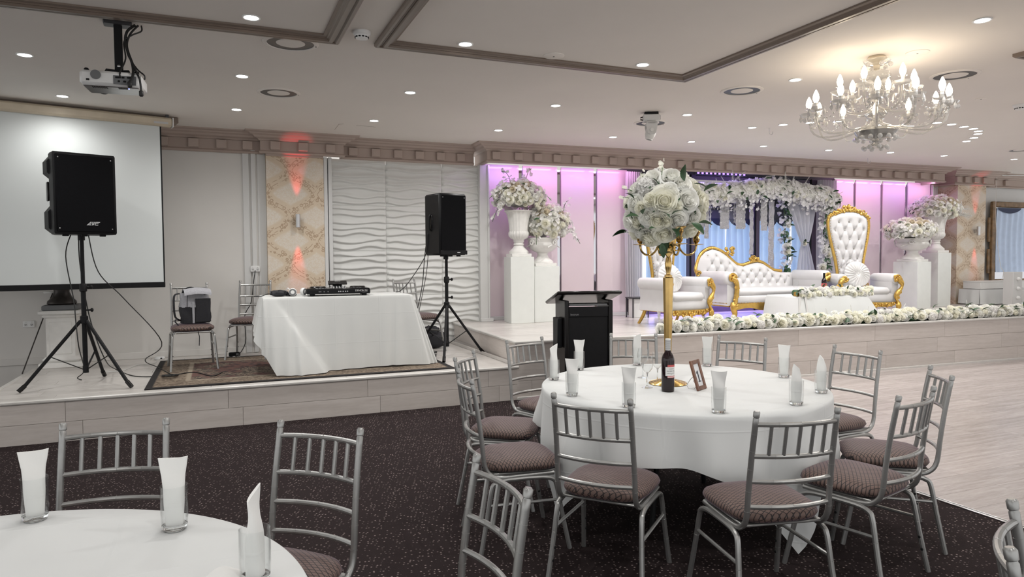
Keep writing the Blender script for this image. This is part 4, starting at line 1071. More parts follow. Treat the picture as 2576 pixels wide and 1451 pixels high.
wrapped_text('CABERNET', .0075, .139, .62, .0385, wb); wrapped_text('SACRED HILL', .0095, .126, .55, .0385, wb); wrapped_text('CABERNET SAUVIGNON', .0052, .113, .55, .0385, wb); wrapped_text('2018', .005, .105, .55, .0385, wb)

# table number
p = g(1766, 980, ZT)
tn = thing('table_number_frame', 'small brown wooden frame with table number 1', 'frame', p, R(-62)+PI/2)
tn.rotation_euler = (R(-17), 0, R(-62)+PI/2)
def bar(x, z, w, h, nm='frame_bar'): MB().box((x, 0, z), (w, .013, h), b=.002).build(nm, M['wood'], tn)
FW, FH = .122, .182
bar(-FW/2+.012, FH/2, .024, FH); bar(FW/2-.012, FH/2, .024, FH); bar(0, .012, FW-.048, .024); bar(0, FH-.012, FW-.048, .024)
MB().box((0, .002, FH/2), (FW-.046, .004, FH-.046)).build('card', M['paper'], tn, 0)
one = MB()
W_ = .010
one.prism([(-.0055,-.034),(.0055,-.034),(.0055,.034),(-.0005,.034),(-.017,.022),(-.015,.017),(-.0055,.022)], -.0022, -.0012, M=Matrix.Translation((0, 0, FH/2-.008)), axis='y')
one.prism([(-.017,-.034),(.017,-.034),(.017,-.029),(-.017,-.029)], -.0024, -.0012, M=Matrix.Translation((0, 0, FH/2-.008)), axis='y')
o = one.build('numeral', M['ink'], tn, 0, fix=True)
m = MB(); m.tube([(-.01,.006,.10),(-.01,.05,.075),(-.012,.085,.045),(-.01,.075,.016),(.0,.05,.012),(.01,.03,.03),(.01,.045,.06),(.01,.006,.09)], .0018, 6); m.build('wire_easel', M['steel'], tn)

# ------------------------------------------------------------------ candelabra with rose ball
cb = Vector((2.605, 3.64, ZT)); RIGHT = Vector((math.cos(CAM_YAW), -math.sin(CAM_YAW), 0))
cd = thing('candelabra', 'tall gold candelabra with tapering post on table one', 'candelabra', cb, -CAM_YAW)
m = MB(); pr = [(.0001,0),(.118,0),(.120,.004)]
for k in range(6): r0 = .118-.017*k; pr += [(r0, .006+k*.0048), (r0-.004, .0095+k*.0048), (r0-.013, .0078+k*.0048)]
pr += [(.014,.034),(.012,.06),(.0001,.06)]
m.lathe(pr, 40, caps=False); m.build('base_plate', M['gold'], cd)
m = MB(); m.lathe([(.013,.05),(.018,.06),(.016,.08),(.019,.10),(.021,.12),(.033,.655),(.033,.668),(.024,.675),(.0001,.675)], 8, caps=False); m.build('post', M['gold'], cd, 20)
m = MB(); m.lathe([(.020,.668),(.024,.672),(.024,.684),(.014,.69),(.013,.70),(.020,.73),(.022,.755),(.016,.79),(.012,.80),(.016,.81),(.026,.82),(.032,.84),(.028,.855),(.018,.862),(.03,.88),(.038,.90),(.034,.915),(.02,.925),(.024,.945),(.036,.965),(.038,.98),(.03,.985),(.0001,.985)], 24, rmod=lambda a, z: 1+.07*math.cos(8*a) if z > .81 else 1, caps=False); m.build('stem', M['gold'], cd)
for k in range(4):
    a = PI/2*k+R(8); c_, s_ = math.cos(a), math.sin(a)
    P2 = lambda r_, z: (r_*c_, r_*s_, z)
    m = MB(); pts = spline([P2(.02,.86), P2(.045,.875), P2(.07,.862), P2(.085,.835), P2(.115,.812), P2(.15,.815), P2(.175,.838), P2(.183,.868)], 5); m.tube(pts, [.0065]*len(pts), 8)
    m.tube(spline([P2(.07,.862), P2(.06,.84), P2(.045,.842), P2(.045,.855), P2(.055,.856)], 4), .004, 6); m.build('arm', M['gold'], cd)
    m = MB(); m.lathe([(.0001,.862),(.006,.864),(.008,.872),(.045,.876),(.047,.879),(.012,.881),(.010,.885),(.019,.895),(.022,.912),(.014,.926),(.018,.938),(.026,.955),(.022,.962),(.028,.968),(.040,.978),(.041,.982),(.014,.979),(.0001,.979)], 24, c=(.183*c_, .183*s_, 0), caps=False); m.build('candle_cup', M['gold'], cd)
# rose ball
BC = cb+Vector((0,0,1.100))+RIGHT*(-.030); BR = Vector((.262, .262, .262))
ball = thing('rose_ball', 'large ball of ivory roses with green leaves on the gold candelabra', 'flowers', BC)
m = MB(); m.sph((0,0,0), .185, 16, 10); m.lathe([(.03,-.28),(.035,-.24),(.06,-.17)], 14); m.build('foam_core', M['greenleaf'], ball)
rb = random.Random(12)
def on_ball(px, py, rad):
    d = ray(px, py).normalized(); oc = CO-BC; b_ = d.dot(oc); c_ = oc.dot(oc)-rad*rad; disc_ = b_*b_-c_
    if disc_ < 0: q = CO+d*(-b_); return (q-BC).normalized()*rad
    return CO+d*(-b_-math.sqrt(disc_))-BC
placed = []
SPEC = [(1672,506,74,0),(1728,503,66,2),(1764,512,74,0),(1703,553,56,2),(1654,555,54,0),(1629,547,50,2),(1677,556,40,4),(1591,557,66,3),(1603,560,40,1),(1632,600,62,0),(1672,588,60,0),(1583,602,54,1),(1640,503,56,4),(1597,512,50,3),(1598,478,46,2),(1716,466,56,2),(1746,470,48,0),(1690,447,60,3),(1660,445,54,5),(1628,473,56,5),(1640,445,50,3),(1735,577,56,1),(1772,545,46,1),(1752,452,44,2),(1720,440,44,3),(1615,450,44,2),(1685,478,44,3),(1748,545,40,2),(1612,525,40,1),(1703,520,36,0),(1612,586,40,3),(1655,530,34,3),(1700,585,40,2)]
for px, py, sz, k in SPEC:
    v = on_ball(px, py, .225 if k != 5 else .19); placed.append(v.normalized()); size = sz*.00262*1.02
    n = v.normalized()+Vector((0,0,-.10))+(-ray(px,py).normalized())*.25
    child('ruffled_bloom' if k == 5 else 'rose', RUFFLE if k == 5 else ROSES[k], ball, v, n, size, rb.random()*6)
N_ = 90
for i in range(N_):
    z = 1-2*(i+.5)/N_; a = i*2.39996; r_ = math.sqrt(1-z*z); n = Vector((r_*math.cos(a), r_*math.sin(a), z))
    if any((n-q).length < .46 for q in placed) or z < -.86: continue
    placed.append(n); child('rose', rb.choice(ROSES), ball, n*.215, n+Vector((rb.uniform(-.15,.15),)*3), rb.uniform(.12, .165), rb.random()*6)
for px, py, dx, dz, s_ in ((1722,455,-.3,1,.10),(1745,462,.6,-.5,.09),(1690,540,.5,.4,.075),(1608,545,-.6,.2,.09),(1617,538,.3,.3,.07),(1580,585,-1,.1,.10),(1560,590,-1,-.1,.10),(1665,612,.2,-1,.09),(1740,560,.4,-.4,.10),(1715,568,-.5,-.3,.09),(1758,560,.8,.1,.08),(1690,575,.6,-.3,.07),(1595,500,-.4,.5,.07),(1650,575,-.3,.3,.06),(1772,480,.7,.5,.09),(1668,535,.5,-.2,.06),(1620,575,-.2,.5,.06)):
    v = on_ball(px, py, .262); leaf_at(ball, v, RIGHT*dx+Vector((0,0,dz))+v.normalized()*.5, s_, rb)
for i in range(54):
    z = rb.uniform(-.9, .9); a = rb.random()*6.28; r_ = math.sqrt(1-z*z); n = Vector((r_*math.cos(a), r_*math.sin(a), z)); tdir = n.cross(Vector((rb.uniform(-1,1), rb.uniform(-1,1), rb.uniform(-1,1)))).normalized()
    leaf_at(ball, n*.215, tdir+n*.2, rb.uniform(.05, .085), rb)
# small twigs that stand out of the ball
def twig(px0, py0, px1, py1, n):
    a = on_ball(px0, py0, .25); dep = (BC-CO).dot(CF); b_ = CO+ray(px1, py1)*dep-BC
    m = MB(); m.tube([a, a.lerp(b_, .5)+Vector((.004,0,.004)), b_], [.0025,.002,.001], 5); o = m.build('twig', M['stem'], ball)
    f = MB()
    for k in range(n): blossom_into(f, a.lerp(b_, .5+.5*k/n)+Vector((rb.uniform(-.012,.012), rb.uniform(-.012,.012), rb.uniform(-.01,.014))), (rb.uniform(-1,1), -1, rb.uniform(-.5,1)), .026, rb)
    q = f.build('twig_blossom', M['rose'], o); q['kind'] = 'stuff'
twig(1665, 440, 1665, 405, 8); twig(1618, 455, 1612, 432, 4); twig(1590, 480, 1565, 475, 4); twig(1590, 500, 1562, 497, 4)
# ------------------------------------------------------------------ left platform
# projection screen, hung a little askew from the wall
s_dir = Vector((math.cos(R(13.2)), math.sin(R(13.2)), 0)); s_nrm = Vector((s_dir.y, -s_dir.x, 0))
sR = g(428, 306, 3.09); 
def scr(px, py):           # point of the screen plane under a sight line
    d = ray(px, py); k = (sR-CO).dot(s_nrm)/d.dot(s_nrm); p = CO+d*k; return (p-sR).dot(s_dir), p.z
SM = Matrix.Translation(sR) @ Matrix.Rotation(R(13.2), 4, 'Z') @ Matrix.Translation((0, 0, -sR.z))
ps = thing('projection_screen', 'large white pull-down projection screen with black border behind the loudspeaker', 'screen', (0,0,0)); ps.matrix_world = SM
xr, zb = scr(416, 722); x410, _ = scr(409, 600); ztop = scr(412, 318)[1]; WL = -3.0
zb2 = scr(408, 709)[1]
MB().box((WL/2-.05, 0, ztop+.045), (abs(WL)+.14, .10, .10), b=.022).build('case', M['screenbeige'], ps)
m = MB(); m.box((.022, 0, ztop+.045), (.012, .104, .104), b=.004); m.build('end_cap', M['whitegloss'], ps)
m = MB(); m.box((-.10, -.051, ztop+.03), (.14, .003, .022)); m.build('brand_plate', M['steel'], ps)
MB().box((-.03, 0, ztop+.115), (.03, .03, .05)).build('hanging_bracket', M['darkgrey'], ps)
MB().box((WL/2+x410/2, .0, (ztop+zb2)/2), (abs(WL)+x410, .004, ztop-zb2)).build('fabric', M['screenfab'], ps, 0)
MB().box(((x410+xr)/2, .0005, (ztop+zb2)/2), (xr-x410, .0046, ztop-zb2)).build('side_border', M['black'], ps, 0)
MB().box((WL/2+xr/2, 0, (zb+zb2)/2), (abs(WL)+xr, .022, zb2-zb), b=.005).build('bottom_bar', M['black'], ps)
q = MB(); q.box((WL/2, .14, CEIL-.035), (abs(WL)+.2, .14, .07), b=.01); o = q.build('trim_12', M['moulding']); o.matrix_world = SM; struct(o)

# loudspeakers on tripod stands
def stand(name, x, y, top, label, a0, r_=.52, zj=.95, hub=.62):
    t = thing(name, label, 'stand', (x, y, ZP), 0, 'speaker stands')
    b = M['black']
    MB().tube([(0,0,.14),(0,0,.92)], .021, 14).build('lower_pole', b, t); MB().tube([(0,0,.90),(0,0,top-ZP)], .0175, 14).build('upper_pole', b, t)
    m = MB(); m.lathe([(.022,.89),(.032,.90),(.032,.96),(.024,.97)], 14); m.build('collar', b, t)
    m = MB(); m.lathe([(.022,hub-.03),(.034,hub-.02),(.034,hub+.04),(.022,hub+.05)], 14); m.build('hub', b, t)
    for zz in (.935, hub+.10):
        m = MB(); m.tube([(.02,0,zz),(.055,0,zz)], .008, 8); m.sph((.066,0,zz), (.014,.020,.020), 10, 6); m.build('clamp_knob', b, t)
    m = MB(); m.lathe([(.0001,.13),(.025,.13),(.025,.19),(.021,.20)], 12); m.build('foot_collar', b, t)
    for k in range(3):
        a = a0+2*PI*k/3; c_, s_ = math.cos(a), math.sin(a)
        lg = MB().tube([(.03*c_, .03*s_, hub), (r_*.96*c_, r_*.96*s_, .03)], .0155, 10).build('leg', b, t)
        m = MB(); m.tube([(r_*.90*c_, r_*.90*s_, .068), (r_*c_, r_*s_, .019)], .020, 10); m.build('rubber_foot', M['blackgloss'], lg)
        MB().tube([(.022*c_, .022*s_, .165), (r_*.53*c_, r_*.53*s_, lerp(hub, .03, .53))], .009, 8, flat=.5).build('brace', b, t)
    return t
def speaker(loc, rz, w, d, h, label, logo, style):
    t = thing('loudspeaker', label, 'speaker', loc, rz)
    pl = [(-w/2,-d/2),(w/2,-d/2),(w/2*1.0,-d*.1),(w*.36,d/2),(-w*.36,d/2),(-w/2,-d*.1)]
    if style == 0:
        m = MB(); n = len(pl); lv = [(0,.97),(.02,1),(.98,1),(1,.97)]
        for z, s_ in lv: m.v += [(x*s_, y*s_, z*h) for x, y in pl]
        for i in range(3):
            for k in range(n): m.f.append((i*n+k, i*n+(k+1)%n, (i+1)*n+(k+1)%n, (i+1)*n+k))
        m.f += [tuple(range(n))[::-1], tuple(range(3*n, 4*n))]
        m.build('cabinet', M['black'], t, 25)
    else:
        MB().box((0, 0, h/2), (w, d, h), b=.02).build('cabinet', M['black'], t)
    MB().box((0, -d/2-.006, h/2), (w-.035, .016, h-.04), b=.006).build('front_grille', M['grille'], t)
    for x in (-w/2+.04, w/2-.04):
        for z in (.05, h-.05): MB().sph((x, -d/2-.014, z), (.006,.004,.006), 8, 5).build('screw', M['steel'], t)
    for sx in (-1, 1):
        m = MB(); m.box((sx*w*.50, .02, h*.53), (.016, .06, h*.24), b=.006); m.build('handle_recess', M['blackgloss'], t)
        if style == 0: continue
        m = MB(); m.tube(spline([(sx*w*.5, .02, h*.40), (sx*(w*.5+.022), .02, h*.44), (sx*(w*.5+.022), .02, h*.62), (sx*w*.5, .02, h*.66)], 4), .011, 8); m.build('handle', M['black'], t)
    if style == 0:
        for z0, z1 in ((.02, .36), (.70, .98)):
            for sx in (-1, 1):
                m = MB(); m.prism([(z0*h, 0), (z0*h+.03, .055), (z1*h-.05, .055), (z1*h, 0)] if False else [(0,z0*h),(.045,z0*h+.04),(.045,z1*h-.06),(0,z1*h)], -.02-d*.10, d*.28, axis='y')
                for i, v in enumerate(m.v): m.v[i] = (sx*(w/2-.028+v[0]), v[1], v[2])
                m.build('side_cheek', M['black'], t, 20, fix=True)
    m = MB()
    for x, y in ((-w*.3,-d*.3),(w*.3,-d*.3),(0,-d*.3)): MB().box((x, y, -.008), (.05, .03, .018), b=.004).build('rubber_foot', M['black'], t)
    MB().lathe([(.0001,-.05),(.030,-.05),(.030,.01),(.0001,.01)], 14).build('pole_socket', M['black'], t)
    return t
sx_, sy_ = -1.165, 7.57
stand('speaker_stand', sx_, sy_, 1.80, 'black tripod speaker stand in front of the projection screen', R(81), .53)
sp = speaker((sx_-.005, sy_+.02, 1.80), R(21), .50, .40, .735, 'large black loudspeaker in front of the projection screen', 'AVE', 0)
lg = MB(); LM = Matrix.Translation((.055, -.216, .098)) @ Matrix.Shear('XZ', 4, (0.0, 0.0))
def slab(pts): lg.prism([(x+.25*y, y) for x, y in pts], -.0015, .0, M=LM, axis='y')
slab([(-.052,-.016),(-.042,-.016),(-.020,.016),(-.027,.016)]); slab([(-.036,-.016),(-.029,-.016),(-.016,.004),(-.016,.014)]); slab([(-.040,-.016),(-.014,-.016),(-.014,-.011),(-.037,-.011)])
slab([(-.012,.016),(-.005,.016),(-.003,-.016),(-.009,-.016)]); slab([(-.001,-.016),(.006,-.010),(.006,.016),(.001,.016)])
slab([(.012,.016),(.050,.016),(.048,.010),(.012,.010)]); slab([(.012,.003),(.040,.003),(.040,-.002),(.012,-.002)]); slab([(.012,-.010),(.040,-.010),(.040,-.016),(.012,-.016)]); slab([(.012,.016),(.018,.016),(.018,-.016),(.012,-.016)])
lg.build('logo_lettering', M['steel'], sp, 0, fix=True)
s2x, s2y = 2.52, 7.97
stand('speaker_stand', s2x, s2y, 1.58, 'black tripod speaker stand by the wave panel wall', R(8), .50)
sp2 = speaker((s2x+.01, s2y+.05, 1.60), R(12), .37, .37, .725, 'black loudspeaker in front of the white wave panels', '', 1)
m = MB(); m.box((0, -.20, .03), (.36, .012, .05), b=.004); m.build('badge_bar', M['black'], sp2); m = MB(); m.box((.06, -.207, .03), (.04, .002, .008)); m.build('logo_plate', M['steel'], sp2)

# dark urn on white plinth behind the stand
u = g(185, 913, ZP); u = Vector((-1.62, 9.17, ZP))
t = thing('plinth', 'white moulded plinth under the dark urn, behind the speaker stand', 'pedestal', u)
MB().box((0,0,.03),(.42,.38,.06), b=.008).build('base_step', M['plaster'], t); MB().box((0,0,.09),(.36,.33,.07), b=.03).build('base_moulding', M['plaster'], t)
MB().box((0,0,.33),(.28,.27,.46), b=.006).build('shaft', M['plaster'], t); MB().box((0,-.137,.33),(.21,.012,.36), b=.004).build('panel', M['plaster'], t)
MB().box((0,0,.575),(.34,.32,.05), b=.02).build('cap_moulding', M['plaster'], t); MB().box((0,0,.615),(.40,.37,.04), b=.006).build('cap', M['plaster'], t)
t = thing('dark_urn', 'dark bronze footed urn on the white plinth, half behind the screen', 'urn', u+Vector((0,0,.635)))
MB().box((0,0,.03),(.34,.32,.06), b=.012).build('base', M['greypelmet'], t)
MB().lathe([(.13,.06),(.145,.075),(.14,.10),(.10,.14),(.075,.20),(.08,.25),(.10,.28),(.07,.30),(.09,.33),(.15,.38),(.19,.45),(.20,.52),(.21,.54),(.18,.54)], 28).build('body', M['bronze'], t)
def socket(loc, rz, label, n=2, w=.115, h=.075, cat='power socket'):
    t = thing('power_socket', label, cat, loc, rz)
    MB().box((0,-.008,0),(w,.016,h), b=.005).build('plate', M['whitegloss'], t)
    for k in range(n):
        x = (k-(n-1)/2)*w/n
        MB().box((x,-.017,-.008),(.030,.004,.030), b=.003).build('outlet', M['walllight'], t)
        m = MB(); 
        for dx, rz_ in ((-.006,.5),(.006,-.5)): m.box((x+dx,-.0195,-.004),(.0035,.002,.009))
        m.box((x,-.0195,-.014),(.0035,.002,.008)); o = m.build('pin_slots', M['black'], t); o['kind'] = 'stuff'
        MB().box((x,-.018,.022),(.012,.006,.014), b=.002).build('switch', M['white'], t)
    return t
p = wy(73, 815, 9.448); socket(p, 0, 'white double power socket low on the wall, left of the dark urn')
p = wy(642, 676, 9.415); socket(p, 0, 'white power socket with plug on the wall beside the damask pilaster')
p = wy(1050, 820, 9.46); socket(p, 0, 'white power socket low under the chair by the wave panels')
# wooden stay stick with a ring
a = wy(132, 738, 9.30); b_ = g(56, 940, ZP+.02); q = MB(); q.tube([a, b_], .006, 6); o = q.build('prop_stick', M['bronze']); tag(o, 'thin dark stick leaning on the wall left of the dark urn', 'stick')
m = MB(); m.lathe([(.0001,-.008),(.065,-.008),(.068,0),(.06,.008),(.0001,.008)], 24); o = m.build('white_disc', M['white']); place(o, wy(127, 735, 9.22)); tag(o, 'small white disc at the top of the leaning stick', 'plate')

# rug
t = MB(); t.box((0,0,.006),(2.97,1.96,.012), b=.003); o = t.build('rug', M['rug']); place(o, (.845, 8.075, ZP)); tag(o, 'dark persian-style rug under the long clothed table', 'rug')
RZ = ZP+.0125
# long table and its cloth
tx0, tx1, ty0, ty1, tz = .42, 1.97, 7.47, 8.17, 1.162
t = thing('trestle_table', 'long folding table hidden under a white cloth on the rug', 'table', (0,0,0))
MB().box(((tx0+tx1)/2,(ty0+ty1)/2,tz-.02),(tx1-tx0-.02,ty1-ty0-.02,.03), b=.006).build('tabletop', M['darkgrey'], t)
for x in (tx0+.14, tx1-.14):
    for y in (ty0+.08, ty1-.08): MB().tube([(x,y,RZ),(x,y,tz-.03)], .016, 8).build('leg', M['black'], t)
def drape(name, top, hem, label, mat, zt, bulge=None, nv=16, sub=10, cat='tablecloth', fold=.012):
    # top: closed list of plan points; hem: same length list of 3D points; the skirt falls from one to the other
    n = len(top); m = MB(); T = []; H = []
    for i in range(n):
        a, b_ = Vector((*top[i], zt)), Vector((*top[(i+1) % n], zt)); h0, h1, h2, h3 = (Vector(hem[(i+j) % n]) for j in (-1, 0, 1, 2))
        for k in range(sub):
            f = k/sub; T.append(a.lerp(b_, f)); H.append(h1.lerp(h2, f*f*(3-2*f)*.5+f*.5))
    N = len(T); cen = sum(T, Vector())/N
    vs = [tuple(cen.lerp(p, .0)) for p in T[:1]]
    rings = [[cen.lerp(p, .55) for p in T], [cen.lerp(p, .985) for p in T], [p+Vector((0,0,-.003)) for p in T]]
    for j in range(1, nv+1):
        v = j/nv; ring = []
        for i in range(N):
            p = T[i].lerp(H[i], v); out = (H[i]-T[i]); out.z = 0
            nrm = (T[(i+1) % N]-T[i-1]); nrm = Vector((nrm.y, -nrm.x, 0)); nrm = nrm.normalized() if nrm.length > 1e-6 else Vector((0,-1,0))
            e = math.sin(PI*min(v, .5))*.02
            w = fold*math.sin(i*.55+1.3*math.sin(i*.21))*v
            p = p+nrm*(e*.5+w)
            if bulge: p = p+bulge(p, v, T[i])
            ring.append(p)
        rings.append(ring)
    for r_ in rings: vs += [tuple(p) for p in r_]
    fs = [(0, 1+i, 1+(i+1) % N) for i in range(N)]
    for j in range(len(rings)-1):
        for i in range(N): fs.append((1+j*N+i, 1+(j+1)*N+i, 1+(j+1)*N+(i+1) % N, 1+j*N+(i+1) % N))
    m.add(vs, fs); o = m.build(name, mat, smooth=65, fix=True); return tag(o, label, cat)
tz += .005
def djb(p, v, tp):
    # the turned-back corner: a fold runs from the left front corner down to the right
    if tp.y > ty0+.02: return Vector()
    xd = lerp(tx0+.09, tx0+.60, v); d = p.x-xd
    return Vector((0, -.10*v*sstep(.05, -.03, d)*sstep(-.75, -.02, d) , 0))
top = [(tx0,ty0),(tx0+.12,ty0),(tx0+.30,ty0),(tx0+.6,ty0),(tx0+1.0,ty0),(tx0+1.35,ty0),(tx1-.03,ty0),(tx1,ty0+.02),(tx1,ty0+.3),(tx1,ty1),(tx1-.5,ty1),(tx0+.5,ty1),(tx0,ty1),(tx0,ty0+.4),(tx0,ty0+.12)]
hem = [(tx0+.00,ty0-.10,RZ+.20),(tx0+.10,ty0-.16,RZ+.012),(tx0+.34,ty0-.17,RZ+.008),(tx0+.62,ty0-.05,RZ+.008),(tx0+1.0,ty0-.02,RZ+.012),(tx0+1.32,ty0-.04,RZ+.02),(tx1+.16,ty0-.05,RZ+.008),(tx1+.26,ty0+.02,RZ+.006),(tx1+.10,ty0+.35,RZ+.01),(tx1+.08,ty1+.05,RZ+.3),(tx1-.5,ty1+.05,.85),(tx0+.5,ty1+.05,.85),(tx0-.06,ty1+.05,.86),(tx0-.07,ty0+.35,.80),(tx0-.08,ty0+.02,.74)]
drape('tablecloth', top, hem, 'white cloth draped to the floor over the long table with the DJ deck', M['clothdim'], tz, djb, 26, 18)

# DJ controller
def at_table(px, py): p = g(px, py, tz+.003); return p
dj = thing('dj_controller', 'black DJ controller with central screen on the long clothed table', 'mixer', (1.20, 7.70, tz+.004), R(-6))
MB().box((0,0,.045),(.66,.36,.052), b=.008).build('chassis', M['black'], dj)
MB().box((0,0,.074),(.645,.35,.006), b=.002).build('top_plate', M['blackgloss'], dj)
for x in (-.27, .27):
    for y in (-.13, .13): MB().lathe([(.0001,0),(.024,0),(.028,.02),(.0001,.02)], 12, c=(x,y,0)).build('foot', M['black'], dj)
for x in (-.21, .21):
    j = MB().lathe([(.0001,.077),(.085,.077),(.085,.085),(.075,.095),(.0001,.095)], 32, c=(x,.02,0)).build('jog_wheel', M['blackgloss'], dj)
    MB().lathe([(.050,.0955),(.055,.097),(.06,.0955)], 32, c=(x,.02,0), caps=False).build('jog_ring', M['steel'], j)
for k in range(6): MB().lathe([(.0001,.077),(.010,.077),(.008,.098),(.0001,.098)], 10, c=(-.075+.03*k,.0,0)).build('knob', M['greypelmet'], dj)
for k in range(6): MB().lathe([(.0001,.077),(.009,.077),(.007,.094),(.0001,.094)], 10, c=(-.075+.03*k,-.06,0)).build('knob', M['steel'], dj)
for k in range(4): MB().box((-.05+.033*k,-.12,.082),(.012,.022,.016), b=.002).build('fader', M['steel'], dj)
for sx in (-1,1):
    for k in range(4): MB().box((sx*(.13+.032*k),-.145,.079),(.026,.022,.006), b=.002).build('pad', M['greypelmet'], dj)
sc = MB().box((.0,.10,.105),(.20,.10,.014), M=Matrix.Translation((0,.0,0)) @ Matrix.Rotation(R(18),4,'X'), b=.004).build('screen', M['blackgloss'], dj)
MB().box((0,.13,.09),(.10,.03,.04), b=.004).build('screen_arm', M['black'], dj)
me = text_mesh('DENON DJ', .026, .0005); me.materials.append(M['whiteink']); o = link('lettering', me, dj); place(o, (.235,-.1805,.052), (PI/2,0,0))
me = text_mesh('PRIME 4', .012, .0005); me.materials.append(M['greyink']); o = link('lettering', me, dj); place(o, (.265,-.1805,.034), (PI/2,0,0))
me = text_mesh('DENON DJ', .012, .0005); me.materials.append(M['whiteink']); o = link('lettering', me, dj); place(o, (.0,.077,.148), (R(90),0,0))
for k, x in enumerate((-.20,-.185,-.15,-.11,.0,.02,.045,.07,.09)):
    MB().lathe([(.0001,0),(.007,0),(.007,.004),(.0001,.004)], 10, M=Matrix.Translation((x,-.182,.046)) @ Matrix.Rotation(PI/2,4,'X')).build('front_socket', M['steel' if k > 3 else 'greypelmet'], dj)
# headphones
hp = thing('headphones', 'white headphones lying beside the DJ controller', 'headphones', at_table(750, 744), R(20))
for sx in (-1,1):
    cup = MB().lathe([(.0001,-.022),(.030,-.022),(.040,-.012),(.042,.004),(.036,.020),(.020,.024),(.0001,.024)], 22, M=Matrix.Translation((sx*.060,0,.043)) @ Matrix.Rotation(PI/2,4,'X') @ Matrix.Rotation(sx*.5,4,'Y')).build('ear_cup', M['whitegloss'], hp)
    m = MB(); m.lathe([(.020,.024),(.030,.026),(.036,.020)], 22, M=Matrix.Translation((sx*.060,0,.043)) @ Matrix.Rotation(PI/2,4,'X') @ Matrix.Rotation(sx*.5,4,'Y'), caps=False); m.build('ear_pad', M['greypelmet'], cup)
m = MB(); m.tube([(-.065,.01,.05),(-.10,.03,.085),(-.115,.06,.05),(-.09,.09,.012),(0,.12,.010),(.09,.09,.012),(.10,.04,.03),(.065,.01,.05)], .007, 8); m.build('headband', M['whitegloss'], hp)
m = MB(); m.tube(spline([(.0,-.01,.006),(-.03,-.035,.006),(.02,-.05,.006),(.05,-.03,.006)], 5), .003, 6); m.build('lead', M['whitecable'], hp)
# black pouch and lead
pch = thing('black_pouch', 'crumpled black bag lying on the long table beside the headphones', 'pouch', at_table(702, 745), R(10))
def blob(seed, rx, ry, rz, amp=.18, n=26, m_=16, sq=.7):
    rnd = random.Random(seed); ph = [rnd.random()*6.28 for _ in range(6)]
    def fn(u, v):
        a = 2*PI*u; b_ = PI*(v-.5); f = 1+amp*(math.sin(3*a+ph[0])*math.cos(b_*2+ph[1])+.6*math.sin(5*a+4*b_+ph[2])+.4*math.sin(9*a-5*b_+ph[3]))
        e = lambda c: math.copysign(abs(c)**sq, c)
        return (rx*f*e(math.cos(b_))*e(math.cos(a)), ry*f*e(math.cos(b_))*e(math.sin(a)), rz*(1+.5*(f-1))*(e(math.sin(b_))+1))
    return MB().grid(fn, n, m_, cu=True)
blob(4, .085, .06, .030, .16).build('body', M['blackpack'], pch, 50); m = blob(9, .06, .045, .012, .2); o = m.build('flap', M['blackpack'], pch, 50); o.location = (.12, -.005, 0)
m = MB(); m.tube(spline([(-.07,0,.03),(-.12,.02,.025),(-.17,.05,.004),(-.24,.06,.004),(-.20,.09,.004)], 5), .004, 6); m.build('lead', M['cable'], pch)

# backpack on the chair
bp = thing('backpack', 'grey and black roll-top backpack sitting on a banquet chair', 'bag', (-.235, 8.32, ZP+.505), R(10)); bp.scale = (.84, .84, .88)
def packshape(z0, z1, w0, w1, d0, d1, seed, lean=0):
    rnd = random.Random(seed); ph = rnd.random()*6
    def fn(u, v):
        a = 2*PI*u; e = lambda c: math.copysign(abs(c)**.55, c); w = lerp(w0, w1, v); d = lerp(d0, d1, v); k = 1+.035*math.sin(3*a+5*v+ph)+.02*math.sin(7*a+9*v)
        return (w*k*e(math.cos(a))+lean*v, d*k*e(math.sin(a)), lerp(z0, z1, v))
    m = MB(); m.grid(fn, 30, 10, cu=True); n = 30; m.f.append(tuple(range(n))[::-1]); m.f.append(tuple(range(10*n, 11*n))); return m
packshape(0, .20, .175, .185, .12, .125, 1).build('lower_body', M['blackpack'], bp, 60)
packshape(.195, .37, .185, .165, .125, .10, 2, -.01).build('upper_body', M['greypack'], bp, 60)
m = MB(); m.grid(lambda u, v: (lerp(-.15,.17,u)+.0, -.06+.13*math.cos(PI*v)*.9-.02, .34+.075*math.sin(PI*v)+.02*math.sin(PI*u)), 10, 10); m.build('roll_top', M['greypack'], bp, 70)
m = packshape(.015, .30, .095, .09, .03, .025, 5); o = m.build('front_pocket', M['blackpack'], bp, 60); o.location = (.075, -.118, 0)
MB().box((-.04,-.134,.13),(.028,.008,.26), b=.003).build('grey_strip', M['greypack'], bp); MB().box((.115,-.13,.36),(.06,.01,.035), b=.003).build('side_tab', M['blackpack'], bp)
m = MB(); m.tube(spline([(-.15,.03,.36),(-.09,-.03,.43),(-.02,-.07,.43),(.05,-.09,.37)], 5), .016, 8, flat=.5); m.build('top_handle', M['blackpack'], bp)
m = MB(); m.tube(spline([(-.17,.06,.36),(-.235,.03,.34),(-.25,.0,.22),(-.235,.02,.08),(-.18,.05,.03)], 6), .018, 8, flat=.45); m.build('shoulder_strap', M['blackpack'], bp)
m = MB(); m.tube(spline([(-.16,0,.02),(-.22,-.06,.06),(-.25,-.08,.03),(-.22,-.12,-.02),(-.25,-.14,-.05)], 5), .009, 6, flat=.5); m.build('loose_strap', M['blackpack'], bp)
m = MB(); m.tube([(.0,-.20,-.10),(.01,-.215,-.16),(.005,-.215,-.27)], .005, 6); m.build('dangling_strap', M['blackpack'], bp)
m = MB(); m.tube([(-.115,-.132,.20),(-.11,-.128,.30),(-.10,-.105,.37)], .004, 5); m.build('zip', M['black'], bp)
